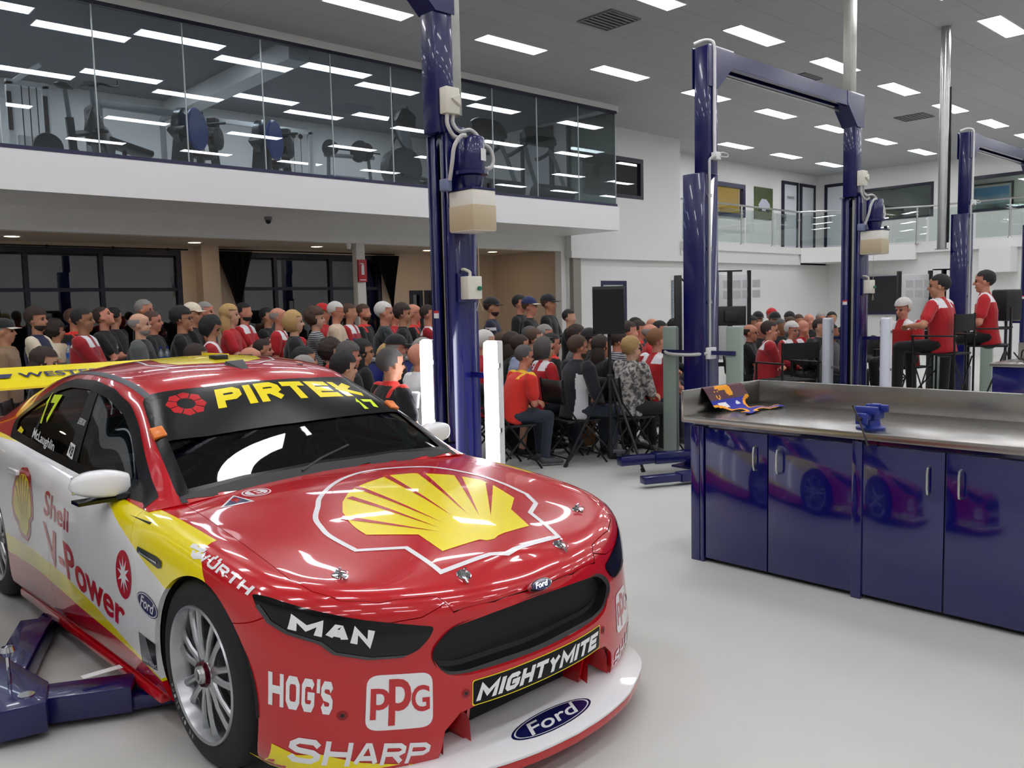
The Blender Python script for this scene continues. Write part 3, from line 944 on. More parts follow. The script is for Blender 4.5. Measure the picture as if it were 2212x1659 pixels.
CAR = thing('race_car', 'red, white and yellow saloon race car with black windscreen banner, parked on the floor', 'car', (2.05, 2.9, 0), rad(1.5))
def attach(o, name, m, smooth=True, parent=CAR, sharp=30):
    o.name = name; o.data.name = name
    o.data.materials.clear()
    for k in (m if isinstance(m, (list, tuple)) else [m]): o.data.materials.append(k)
    if smooth:
        bm = bmesh.new(); bm.from_mesh(o.data)
        for f in bm.faces: f.smooth = True
        for e in bm.edges: e.smooth = not (len(e.link_faces) == 2 and e.calc_face_angle(0) > rad(sharp))
        bm.to_mesh(o.data); bm.free()
    o.parent = parent
    return o
attach(body, 'body', PAINT); attach(bonnet, 'bonnet', CRED); attach(bumper, 'front_bumper', CRED); attach(roof, 'roof', CRED)
attach(door_l, 'door', PAINT); attach(door_r, 'door', PAINT)
SCREEN = glass('screen glass', 'c2c9cb', refl=.02)
attach(ws, 'windscreen', SCREEN); attach(swl, 'side_window', SCREEN); attach(swr, 'side_window', SCREEN); attach(rw, 'rear_window', SCREEN)

# --- decals: flat artwork cut into small cells and laid on the skin
def drape(name, polys, M, project, bvh, material, parent, cell=.02, off=.0016, raw=None):
    """polys: list of 2d polygons (or raw=(verts, faces)); project(u, v) -> (origin, direction)"""
    bm = bmesh.new()
    if raw:
        vs = [bm.verts.new((x, y, 0)) for x, y in raw[0]]
        for f in raw[1]:
            try: bm.faces.new([vs[i] for i in f])
            except ValueError: pass
    else:
        for poly in polys:
            ps = [Vector((p[0], p[1], 0)) for p in poly]
            vs = [bm.verts.new(p) for p in ps]
            for t in tessellate_polygon([ps]):
                try: bm.faces.new([vs[i] for i in t])
                except ValueError: pass
    xs = [v.co.x for v in bm.verts]; ys = [v.co.y for v in bm.verts]
    for ax, lo, hi in ((0, min(xs), max(xs)), (1, min(ys), max(ys))):
        k = math.floor(lo / cell) + 1
        while k * cell < hi:
            co = [0, 0, 0]; no = [0, 0, 0]; co[ax] = k * cell; no[ax] = 1
            bmesh.ops.bisect_plane(bm, geom=bm.verts[:] + bm.edges[:] + bm.faces[:], plane_co=co, plane_no=no, dist=1e-6)
            k += 1
    bad = []
    for v in bm.verts:
        o, d = project(v.co.x, v.co.y)
        loc, nor, idx, dist = bvh.ray_cast(Vector(o), Vector(d))
        if loc is None: bad.append(v); continue
        if nor.dot(Vector(d)) > 0: nor = -nor
        v.co = loc + nor * off
    if bad: bmesh.ops.delete(bm, geom=bad, context='VERTS')
    bmesh.ops.remove_doubles(bm, verts=bm.verts, dist=1e-5)
    me = bpy.data.meshes.new(name); bm.to_mesh(me); bm.free()
    for p in me.polygons: p.use_smooth = True
    # face outwards
    me.materials.append(material)
    o = bpy.data.objects.new(name, me); COL.objects.link(o); o.parent = parent
    return o
def pj_left(u, v): return (-2, u, v), (1, 0, 0)          # artwork in (y, z) of the right-hand flank seen in the photo
def pj_right(u, v): return (2, u, v), (-1, 0, 0)
def pj_top(u, v): return (u, v, 3), (0, 0, -1)
def pj_front(u, v): return (u, -3, v), (0, 1, 0)
def quadmap(raw, q):
    """unit-box artwork -> quad q = (bl, br, tr, tl)"""
    a, b, c, d = [Vector(p) for p in q]
    return [tuple((a * (1 - x) + b * x) * (1 - y) + (d * (1 - x) + c * x) * y) for x, y in raw[0]], raw[1]
def art(txt, **k): return fit_text(txt, 0, 0, 1, 1, **k)


DR = lambda name, polys, m, pj, bvh=BODY_BVH, **k: drape(name, polys, None, pj, bvh, m, CAR, **k)
def ring_polys(outer, inner):
    n = len(outer)
    return [[outer[i], outer[(i + 1) % n], inner[(i + 1) % n], inner[i]] for i in range(n)]
def quadtext(name, txt, q, m, pj, bvh=BODY_BVH, off=.0022, **k):
    return drape(name, None, None, pj, bvh, m, CAR, off=off, raw=quadmap(art(txt, **k), q), cell=.02)
def blocktext(name, txt, q, m, pj, bvh=BODY_BVH, off=.0022, **k):
    return drape(name, None, None, pj, bvh, m, CAR, off=off, raw=quadmap(block_art(txt, **k), q), cell=.02)
def ellipse(cx, cy, a, b, n=40, rot=0.0):
    return [(cx + a * cos(t) * cos(rot) - b * sin(t) * sin(rot), cy + a * cos(t) * sin(rot) + b * sin(t) * cos(rot)) for t in (2 * pi * k / n for k in range(n))]
def affine(pts, q):
    a, b, c, d = [Vector(p) for p in q]
    return [tuple((a * (1 - x) + b * x) * (1 - y) + (d * (1 - x) + c * x) * y) for x, y in pts]

# ---- bonnet emblem: yellow scallop with a white outline
SHL = [(-.339, -.216), (-.329, -.111), (-.285, .022), (-.221, .119), (-.144, .197), (-.067, .251), (.011, .283), (.114, .313), (.181, .329), (.284, .307), (.333, .279), (.424, .213), (.458, .176), (.512, .075), (.503, -.024), (.462, -.194), (.333, -.305), (.255, -.488), (.105, -.497), (.067, -.505), (.035, -.521), (-.004, -.519), (-.021, -.497), (-.205, -.499), (-.183, -.332)]
OUTL = [(-.333, .146), (-.41, .04), (-.443, -.055), (-.461, -.146), (-.455, -.31), (-.302, -.402), (-.318, -.621), (-.077, -.621), (-.011, -.643), (.045, -.633), (.297, -.622), (.389, -.378), (.508, -.297), (.565, -.18), (.578, -.03), (.568, .146), (.467, .345), (.332, .425), (.168, .464), (.028, .440), (-.115, .365), (-.266, .236)]
def soft(poly, idx, n=4):
    """smooth the run of corners listed in idx, keep the rest crisp"""
    N = len(poly); out = []
    for i in range(N):
        a, b = poly[i], poly[(i + 1) % N]; out.append(a)
        if i in idx and (i + 1) % N in idx:
            p0 = poly[i - 1] if (i - 1) % N in idx else a; p3 = poly[(i + 2) % N] if (i + 2) % N in idx else b
            for k in range(1, n):
                u = k / n; P = [Vector(q) for q in (p0, a, b, p3)]
                v = .5 * (2 * P[1] + (P[2] - P[0]) * u + (2 * P[0] - 5 * P[1] + 4 * P[2] - P[3]) * u * u + (3 * P[1] - P[0] - 3 * P[2] + P[3]) * u ** 3)
                out.append((v.x, v.y))
    return out
OUTL = soft(OUTL, {0, 1, 2, 3, 4, 14, 15, 16, 17, 18, 19, 20, 21})
SHL = soft(SHL, {0, 1, 2}); 
DR('emblem_outline', ring_polys(OUTL, offset_poly(OUTL, -.021)), CWHT, pj_top, cell=.03)['label'] = 'white outline of the bonnet emblem'
DR('emblem', [SHL], CYEL, pj_top, cell=.03)['label'] = 'yellow scallop shell emblem on the bonnet'
rb = [(-.075, -.33), (-.029, -.295), (.04, -.262), (.121, -.275), (.15, -.307), (.191, -.332)]
rt = [((-.301, -.012), (-.325, -.055)), ((-.172, .112), (-.155, .167)), ((-.055, .225), (-.068, .262)), ((.17, .33), (.132, .315)), ((.335, .267), (.308, .298)), ((.462, .160), (.448, .19)), ((.497, -.03), (.502, .045))]
bases = [(-.10, -.35)] + rb
RIBS = []
for (tl, trr), bs in zip(rt, [(-.10, -.36), (-.075, -.33), (-.03, -.295), (.05, -.262), (.118, -.275), (.15, -.307), (.191, -.332)]):
    c = (Vector(tl) + Vector(trr)) / 2; d = (c - Vector(bs)).normalized(); n = Vector((-d.y, d.x)); w = .017
    c = c + d * .012
    RIBS.append([bs, tuple(c - n * w), tuple(c + n * w)])
DR('emblem_rib', RIBS, CRED, pj_top, off=.0026, cell=.03)
# ---- E circle and triangle by the screen
DR('cut_off_mark', [ellipse(-.426, .457, .062, .056)], CWHT, pj_top, off=.0016); DR('cut_off_mark', ring_polys(ellipse(-.426, .457, .055, .049), ellipse(-.426, .457, .048, .042)), CRED, pj_top, off=.0022)
quadtext('cut_off_letter', 'E', [(-.445, .425), (-.405, .425), (-.405, .488), (-.445, .488)], CRED, pj_top, bold=.018)
TRI = [(-.632, .368), (-.488, .355), (-.517, .482)]
DR('isolator_triangle', [TRI], CWHT, pj_top); DR('isolator_triangle', [offset_poly(TRI, -.009)], DNAVY, pj_top, off=.0022)
DR('isolator_bolt', [[(-.545, .44), (-.52, .44), (-.533, .415), (-.515, .415), (-.56, .375), (-.545, .405), (-.565, .405)]], CRED, pj_top, off=.0028)

# ---- flank artwork (y, z); the nose is towards -y so text runs from high y to low y
quadtext('door_lettering', 'Shell', [(1.655, .655), (1.30, .622), (1.30, .718), (1.635, .778)], CRED, pj_left, bold=.012)
quadtext('door_lettering', 'V-Power', [(1.60, .425), (.655, .338), (.615, .462), (1.672, .618)], CRED, pj_left, bold=.02)
PCT = [(2.03, .835), (1.96, .840), (1.88, .81), (1.835, .74), (1.82, .66), (1.825, .60), (1.87, .575), (1.875, .52), (1.935, .465), (2.03, .475), (2.07, .50), (2.09, .53), (2.155, .565), (2.178, .634), (2.15, .72), (2.10, .79)]
DR('door_emblem', [PCT], CRED, pj_left)
PC2 = [(2.02, .805), (1.96, .806), (1.90, .78), (1.862, .72), (1.848, .655), (1.85, .615), (1.895, .585), (1.90, .535), (1.945, .495), (2.02, .502), (2.05, .525), (2.065, .56), (2.115, .585), (2.145, .64), (2.12, .71), (2.08, .77)]
DR('door_emblem', [PC2], CYEL, pj_left, off=.0024)
rr_ = []
for ty, tz in ((1.885, .745), (1.92, .78), (1.965, .80), (2.01, .80), (2.055, .78), (2.095, .735)):
    bs = Vector((1.965 + (ty - 1.985) * .25, .56)); t = Vector((ty, tz)); d = (t - bs).normalized(); n = Vector((-d.y, d.x)) * .005
    rr_.append([tuple(bs), tuple(t - n), tuple(t + n)])
DR('door_emblem_rib', rr_, CRED, pj_left, off=.003)
DR('starburst_badge', [ellipse(.625, .572, .085, .098)], CRED, pj_left)
star = []
for k in range(20):
    a = 2 * pi * k / 20 + .2; r = .075 if k % 2 == 0 else .028
    star.append((.625 + r * .88 * cos(a), .572 + r * sin(a)))
DR('starburst_badge', [star], CWHT, pj_left, off=.0024)
def ford_badge(q, pj, bvh=BODY_BVH):
    DR('oval_badge', [affine(ellipse(.5, .5, .5, .5), q)], DNAVY, pj, bvh)
    DR('oval_badge', ring_polys(affine(ellipse(.5, .5, .47, .46), q), affine(ellipse(.5, .5, .445, .42), q)), CWHT, pj, bvh, off=.0024)
    a = art('Ford', shear=.35, bold=.012)
    raw = quadmap(([(.16 + x * .68, .24 + y * .54) for x, y in a[0]], a[1]), q)
    drape('oval_badge_lettering', None, None, pj, bvh, CWHT, CAR, off=.0028, raw=raw)
ford_badge([(.482, .475), (.278, .458), (.278, .54), (.482, .557)], pj_left)
DR('corner_panel', [[(.49, .375), (.40, .37), (.335, .262), (.49, .248)]], mat('decal grey', '66676b', .3), pj_left)
DR('corner_panel', [[(.42, .372), (.32, .37), (.335, .262), (.36, .26)]], DBLK, pj_left, off=.002)
quadtext('corner_lettering', 'airtac', [(.475, .262), (.33, .268), (.33, .288), (.475, .282)], CWHT, pj_left)
# vent on the wing
o = MB(); VENT = rounded([(.487, .712), (.487, .690), (.275, .668), (.245, .676), (.25, .70), (.30, .708)], .01)
DR('side_vent', [VENT], BLACKG, pj_left, off=.003); DR('side_vent_bar', [[(.46, .697), (.46, .690), (.29, .682), (.29, .689)]], CHROME, pj_left, off=.005)
# wurth
def pj_wing(u, v): return (-.88 - 1.6, u, v + 1.2), (.8, 0, -.6)
blocktext('wing_lettering', 'W\u00dcRTH', [(.03, .742), (-.335, .690), (-.335, .745), (.04, .806)], CWHT, pj_wing, w=.22, shear=.15)
DR('wing_emblem', [[(.105, .795), (.062, .800), (.068, .79), (.052, .789), (.047, .80), (.005, .795), (.004, .776), (.10, .775)], [(.072, .77), (.05, .77), (.05, .762), (.038, .762), (.038, .77), (.0, .768), (-.015, .75), (.035, .735), (.06, .745)]], CWHT, pj_wing)

# ---- nose artwork (x, z)
LAMP = [(-.868, .700), (-.846, .697), (-.762, .661), (-.645, .622), (-.434, .567), (-.455, .535), (-.495, .502), (-.541, .488), (-.64, .497), (-.73, .525), (-.761, .560), (-.831, .593), (-.861, .623), (-.872, .667)]
HL = DR('headlight', [rounded(LAMP, .015, 3)], BLACKG, pj_front, off=.003, cell=.015)
DR('headlight', [[(-x, z) for x, z in rounded(LAMP, .015, 3)]], BLACKG, pj_front, off=.003, cell=.015)
for sg in (-1, 1):
    lo = [(-.872, .667), (-.861, .623), (-.831, .593), (-.761, .560), (-.73, .525), (-.64, .497), (-.541, .488)]
    DR('headlight_rim', ring_polys([(sg * -x, z) if sg > 0 else (x, z) for x, z in lo], [(sg * -(x + .008) if sg > 0 else x + .008, z + .007) for x, z in lo])[:-1], mat('lens edge', '2b2d31', .15, coat=.8), pj_front, off=.006)
blocktext('headlight_lettering', 'MAN', [(-.826, .603), (-.63, .530), (-.612, .590), (-.812, .653)], CWHT, pj_front, off=.0045, w=.30, gap=.10)
blocktext('bumper_lettering', "HOG'S", [(-.878, .365), (-.748, .335), (-.734, .441), (-.872, .476)], CWHT, pj_front, w=.24)
q = [(-.668, .272), (-.470, .248), (-.456, .424), (-.648, .447)]
DR('paint_badge', [affine(rounded([(0, 0), (1, 0), (1, 1), (0, 1)], .2, 6), q)], CWHT, pj_front)
for ch, bx in (('p', (.06, .20, .34, .76)), ('p', (.32, .08, .66, .92)), ('G', (.66, .30, .95, .78))):
    a = art(ch, bold=.02)
    drape('paint_badge_lettering', None, None, pj_front, BODY_BVH, CRED, CAR, off=.0026, raw=quadmap(([(bx[0] + x * (bx[2] - bx[0]), bx[1] + y * (bx[3] - bx[1])) for x, y in a[0]], a[1]), q))
q = [(.500, .265), (.690, .262), (.665, .42), (.520, .42)]
DR('paint_badge', [affine(rounded([(0, 0), (1, 0), (1, 1), (0, 1)], .2, 6), q)], CWHT, pj_front)
for ch, bx in (('p', (.06, .20, .34, .76)), ('p', (.32, .08, .66, .92)), ('G', (.66, .30, .95, .78))):
    a = art(ch, bold=.018)
    drape('paint_badge_lettering', None, None, pj_front, BODY_BVH, CRED, CAR, off=.0026, raw=quadmap(([(bx[0] + x * (bx[2] - bx[0]), bx[1] + y * (bx[3] - bx[1])) for x, y in a[0]], a[1]), q))
blocktext('bumper_lettering', 'SHARP', [(-.852, .183), (-.49, .130), (-.475, .196), (-.840, .268)], CWHT, pj_front, w=.22, aspect=1.3)
blocktext('bumper_lettering', 'SHARP', [(.47, .14), (.80, .175), (.80, .24), (.47, .20)], CWHT, pj_front, w=.22)
DR('bumper_flash', [[(-.875, .235), (-.83, .205), (-.78, .21), (-.68, .17), (-.52, .128), (-.52, .10), (-.875, .10)]], CYEL, pj_front, off=.0017); DR('bumper_flash', [[(.875, .235), (.83, .205), (.78, .21), (.68, .17), (.52, .128), (.52, .10), (.875, .10)]], CYEL, pj_front, off=.0017)
# bumper strip lettering with a black and yellow surround
MQ = [(-.318, .292), (.312, .294), (.326, .352), (-.312, .350)]
def grow(q, d): return offset_poly(q, d)
DR('bumper_strip', [rounded(grow(MQ, .013), .01)], CYEL, pj_front, off=.0018); DR('bumper_strip', [rounded(grow(MQ, .010), .01)], DBLK, pj_front, off=.0024)
blocktext('bumper_strip_lettering', 'MIGHTYMITE', MQ, CWHT, pj_front, shear=.3, off=.003, w=.27, gap=.1)
for x, z in ((-.35, .327), (.365, .335), (-.722, .330), (.70, .345)):
    DR('tow_hole', [ellipse(x, z, .015, .015, 16)], mat('dark red plug', '8c1018', .4), pj_front); DR('tow_hole', [ellipse(x, z, .006, .006, 12)], BLACK, pj_front, off=.0022)

# ---- roof artwork
BAND = [(-.66, .86), (-.575, 1.228), (-.3, 1.168), (0, 1.148), (.3, 1.168), (.575, 1.228), (.66, .86), (.3, .858), (-.1, .858), (-.45, .845)]
DR('windscreen_banner', [BAND], DBLK, pj_top, TOP_BVH, off=.001, cell=.03)
blocktext('banner_lettering', 'PIRTEK', [(-.315, 1.005), (.535, 1.005), (.478, 1.142), (-.268, 1.142)], CYEL, pj_top, TOP_BVH, w=.28)
c0 = Vector((-.435, 1.085))
for k in range(8):
    a = 2 * pi * k / 8 + .18; b_ = a + 2 * pi / 8 - .08; m_ = (a + b_) / 2
    pt = lambda t, r: (c0.x + r * .088 * cos(t), c0.y + r * .088 * sin(t))
    DR('banner_emblem', [[pt(a, .48), pt(m_, .48), pt(b_, .48), pt(b_, .93), pt(m_, 1.05), pt(a, .93)]], CRED, pj_top, TOP_BVH)
blocktext('banner_number', '17', [(.43, .895), (.575, .893), (.53, .985), (.425, .99)], HIVIS, pj_top, TOP_BVH, w=.28)
WSo = offset_poly(WSr, .022); WSi = offset_poly(WSr, -.028)
DR('windscreen_border', ring_polys(WSo, WSi), DBLK, pj_top, TOP_BVH, off=.0012)
DR('cowl', [[(-.735, .40), (-.725, .535), (-.4, .60), (0, .63), (.4, .60), (.725, .535), (.735, .40), (.4, .515), (0, .56), (-.4, .515)]], BLACK, pj_top, TOP_BVH, off=.0016)
SWo = offset_poly(SWr, .022); SWi = offset_poly(SWr, -.022)
for pj in (pj_left, pj_right):
    DR('window_trim', ring_polys(SWo, SWi), DBLK, pj, TOP_BVH, off=.0016)
    DR('door_pillar', [[(1.755, 1.255), (1.655, 1.245), (1.51, .90), (1.50, .88), (1.63, .885)]], BLACK, pj, TOP_BVH, off=-.003)
    DR('quarter_bar', [[(2.27, 1.20), (2.24, 1.21), (2.19, .93), (2.22, .93)]], BLACK, pj, TOP_BVH, off=-.003)
blocktext('window_number', '17', [(2.20, 1.035), (2.05, 1.032), (2.09, 1.205), (2.33, 1.19)], HIVIS, pj_left, TOP_BVH, w=.28)
quadtext('driver_name', 'McLaughlin', [(2.20, .948), (1.83, .912), (1.86, .966), (2.235, 1.01)], CWHT, pj_left, TOP_BVH, bold=.02)
quadtext('pillar_lettering', 'SUPERCARS', [(1.69, 1.07), (1.60, 1.065), (1.60, 1.09), (1.69, 1.10)], CWHT, pj_left, TOP_BVH)
DR('pillar_sticker', [[(1.66, .925), (1.57, .91), (1.60, .975), (1.67, .985)]], CWHT, pj_left, TOP_BVH, off=.001)
quadtext('pillar_sticker_lettering', 'V8', [(1.655, .935), (1.59, .92), (1.60, .965), (1.66, .975)], DBLK, pj_left, TOP_BVH, bold=.018)
DR('quarter_sticker', [[(2.46, 1.0), (2.38, .985), (2.38, .965), (2.47, .975)]], CYEL, pj_left, TOP_BVH, off=.001)
# gutter strips, roof emblem, hatch, antenna spot
for sg in (-1, 1):
    xs = [(.572, 1.22), (.578, 1.43), (.585, 1.75), (.583, 2.1), (.58, 2.48), (.585, 2.75)]
    a = [(sg * x, y) for x, y in xs]; b_ = [(sg * (x - .028), y) for x, y in xs]
    DR('gutter_strip', [[a[i], a[i + 1], b_[i + 1], b_[i]] for i in range(5)], mat('strip grey', '3c3d45', .4), pj_top, TOP_BVH)
RS = [(-.30, 1.70), (-.26, 1.56), (-.1, 1.50), (.1, 1.50), (.22, 1.58), (.28, 1.75), (.25, 2.0), (.1, 2.15), (-.1, 2.15), (-.25, 2.0)]
DR('roof_emblem', [RS], CYEL, pj_top, TOP_BVH); DR('roof_emblem_outline', ring_polys(offset_poly(RS, .075), offset_poly(RS, .06)), CWHT, pj_top, TOP_BVH)
mb = MB(); mb.add([(-.07, 1.44, 1.322), (.06, 1.45, 1.325), (.0, 1.27, 1.288), (-.055, 1.445, 1.348), (.05, 1.455, 1.35)], [(0, 3, 2), (3, 4, 2), (4, 1, 2), (0, 1, 4, 3)])
mb.build('roof_scoop', BLACK, CAR, fix=True)
MB().lathe([(0, .012), (.028, .010), (.032, 0)], 20, T(.36, 1.42, 1.297)).build('roof_plug', BLACK, CAR, smooth=True)
MB().b2(-.04, .04, 1.60, 1.68, 1.345, 1.375).build('roof_hatch', BLACK, CAR, bev=.008)
for sg in (-1, 1):
    mb = MB(); mb.box((0, 0, 0), (.06, .07, .035), T(sg * .635, .93, 1.075) @ RX(rad(33)) @ RY(rad(sg * 12)))
    o = mb.build('orange_lens', ORANGE, CAR, bev=.008)

# ---- grille, radiator, ducts, fins, splitter
g = rounded(GRL, .05); inner = offset_poly(g, -.012)
mb = MB()
n = len(g)
P = [[(x, -.735 - .045 * (1 - (x / .46) ** 2) + dy, z) for x, z in offset_poly(g, k)] for k, dy in ((.006, 0.0), (-.008, .01), (-.014, .05), (-.03, .055))]
mb.grid(list(P), cv=True)
mb.build('grille_surround', BLACK, CAR, smooth=True)
mb = MB(); mb.prism([(x, z) for x, z in offset_poly(g, .02)], .01, Matrix(((1, 0, 0, 0), (0, 0, 1, -.69), (0, 1, 0, 0), (0, 0, 0, 1))))
def mesh_pattern():
    m = mat('mesh black', '17191b', .6)
    nt = m.node_tree; b = nt.nodes['Principled BSDF']
    tc = nt.nodes.new('ShaderNodeTexCoord'); ck = nt.nodes.new('ShaderNodeTexChecker'); ck.inputs['Scale'].default_value = 160
    ck.inputs['Color1'].default_value = (.012, .013, .015, 1); ck.inputs['Color2'].default_value = (.004, .004, .005, 1)
    nt.links.new(tc.outputs['Object'], ck.inputs['Vector']); nt.links.new(ck.outputs['Color'], b.inputs['Base Color'])
    return m
MESHM = mesh_pattern()
mb.build('grille_mesh', MESHM, CAR, fix=True)
MB().b2(-.30, .30, -.62, -.60, .12, .30).build('radiator_mesh', MESHM, CAR, fix=True)
for x in (-.292, .292):
    mb = MB(); s = 1 if x > 0 else -1
    mb.add([(x, -.70, .112), (x, -.60, .112), (x, -.60, .30), (x, -.74, .30), (x + s * .012, -.70, .112), (x + s * .012, -.60, .112), (x + s * .012, -.60, .30), (x + s * .012, -.74, .30)], [(0, 1, 2, 3), (7, 6, 5, 4), (0, 4, 5, 1), (1, 5, 6, 2), (2, 6, 7, 3), (3, 7, 4, 0)])
    mb.build('intake_fin', CRED, CAR, fix=True)
for s in (-1, 1):
    mb = MB(); P = []
    for k in range(9):
        a = pi * k / 8; P.append([(s * (.365 + .062 * cos(a)), -.74, .13 + .13 * sin(a) ** .6), (s * (.365 + .05 * cos(a)), -.62, .15 + .10 * sin(a) ** .6)])
    mb.grid(P); mb.build('duct_wall', CRED, CAR, smooth=True)
    MB().b2(s * .31, s * .425, -.63, -.615, .11, .28).build('duct_mouth', MESHM, CAR, fix=True)
SPL = [(0, -.957), (.17, -.945), (.34, -.908), (.47, -.853), (.585, -.79), (.65, -.735), (.70, -.66), (.725, -.58), (.74, -.45), (.74, -.40)]
SPLc = cr([(x, y, 0) for x, y in SPL], 26)
full = [(p.x, p.y) for p in SPLc] + [(-p.x, p.y) for p in reversed(SPLc[1:])]
mb = MB(); mb.slot(0).prism(full, .012, T(0, 0, .115)); tp = mb
tp.build('splitter', CWHT, CAR, bev=.004)
mb = MB(); mb.prism([(x * 1.0, y + .004) for x, y in full], .03, T(0, 0, .083)); mb.build('splitter_edge', CRED, CAR, bev=.01, seg=3)
q = [(-.200, -.895), (.205, -.890), (.215, -.765), (-.185, -.765)]
def flat(name, polys, m, z, raw=None):
    mb = MB()
    if raw: mb.add([(x, y, z) for x, y in raw[0]], raw[1])
    else:
        for p in polys:
            ps = [Vector((a[0], a[1], 0)) for a in p]; mb.add([(a[0], a[1], z) for a in p], [tuple(t) for t in tessellate_polygon([ps])])
    return mb.build(name, m, CAR)
flat('splitter_badge', [affine(ellipse(.5, .5, .5, .5), q)], DNAVY, .1282)
flat('splitter_badge', ring_polys(affine(ellipse(.5, .5, .47, .45), q), affine(ellipse(.5, .5, .452, .425), q)), CWHT, .1286)
a = art('Ford', shear=.35, bold=.012)
flat('splitter_badge_lettering', None, CWHT, .1290, raw=quadmap(([(.16 + x * .68, .22 + y * .56) for x, y in a[0]], a[1]), q))
# nose badge in relief
mb = MB(); M0 = T(0, -.788, .612) @ RX(rad(62))
mb.lathe([(0, .006), (.85, .006), (1, .010), (1.02, .0), (1.02, -.012)], 36, M0 @ Matrix.Diagonal((.052, .021, 1, 1)))
mb.build('nose_badge', CHROME, CAR, smooth=True)
mb = MB(); mb.lathe([(0, .0085), (.86, .0085)], 36, M0 @ Matrix.Diagonal((.052, .021, 1, 1))); mb.build('nose_badge_face', DNAVY, CAR)
flat_text('nose_badge_lettering', 'Ford', .066, .020, CHROME, M0 @ T(0, 0, .0085), CAR, shear=.35, bold=.02)

# ---- bonnet pins
for x, y in ((-.605, -.44), (-.245, -.658), (.245, -.658), (.605, -.44)):
    loc = BODY_BVH.ray_cast(Vector((x, y, 2)), Vector((0, 0, -1)))
    z, nrm = loc[0].z, loc[1]
    if nrm.z < 0: nrm = -nrm
    Mq = T(x, y, z) @ nrm.to_track_quat('Z', 'Y').to_matrix().to_4x4() @ RZ(rad(-35))
    mb = MB(); mb.lathe([(0, .004), (.024, .003), (.026, 0)], 24, Mq @ T(0, .0, .001)); mb.tube([Mq @ Vector(p) for p in ((0, 0, 0), (0, 0, .028))], .005, 10)
    mb.tube([Mq @ Vector(p) for p in ((-.012, -.002, .02), (.0, -.02, .012), (.016, -.05, .006))], .0045, 8)
    mb.tube([Mq @ Vector((.016 * cos(t) + .008, .024 * sin(t) - .02, .016)) for t in (2 * pi * k / 16 for k in range(16))], .0015, 6, closed=True)
    mb.build('bonnet_pin', CHROME, CAR, smooth=True)

# ---- mirrors
def mirror(s):
    MO = T(0, .43, -.078)
    mb = MB(); R = []
    n = 16
    for i in range(15):
        t = i / 14; x = .80 + .225 * t
        w = (sin(pi * min(1, t * .9 + .13)) ** .35)
        h = .066 * w; d = .058 * w; zc = .975 + .012 * t
        ring_ = []
        for k in range(n):
            a = 2 * pi * k / n; c_, s_ = cos(a), sin(a)
            e = .55
            ring_.append((s * x, .88 + .03 * t + d * math.copysign(abs(c_) ** e, c_), zc - .088 + h * math.copysign(abs(s_) ** e, s_) * (1 if s_ > 0 else .75)))
        R.append(ring_)
    mb.grid(R, cv=True); mb.f.append(tuple(range(n))); mb.m.append(0); mb.f.append(tuple(14 * n + k for k in reversed(range(n)))); mb.m.append(0)
    o = mb.build('door_mirror', CWHT, CAR, smooth=True, fix=True, sharp=60)
    mb = MB(); mb.add([(s * .75, .74, .875), (s * .75, .94, .875), (s * .86, .94, .852), (s * .86, .84, .852), (s * .75, .74, .85), (s * .75, .94, .85), (s * .86, .94, .835), (s * .86, .84, .835)], [(0, 1, 2, 3), (7, 6, 5, 4), (0, 4, 5, 1), (1, 5, 6, 2), (2, 6, 7, 3), (3, 7, 4, 0)])
    mb.b2(s * .80, s * 1.01, .84, .93, .828, .842)
    mb.build('mirror_arm', BLACKG, CAR, fix=True)
    MB().b2(s * .83, s * 1.00, .942, .947, .86, .935).build('mirror_glass', CHROME, CAR, fix=True)
mirror(-1); mirror(1)

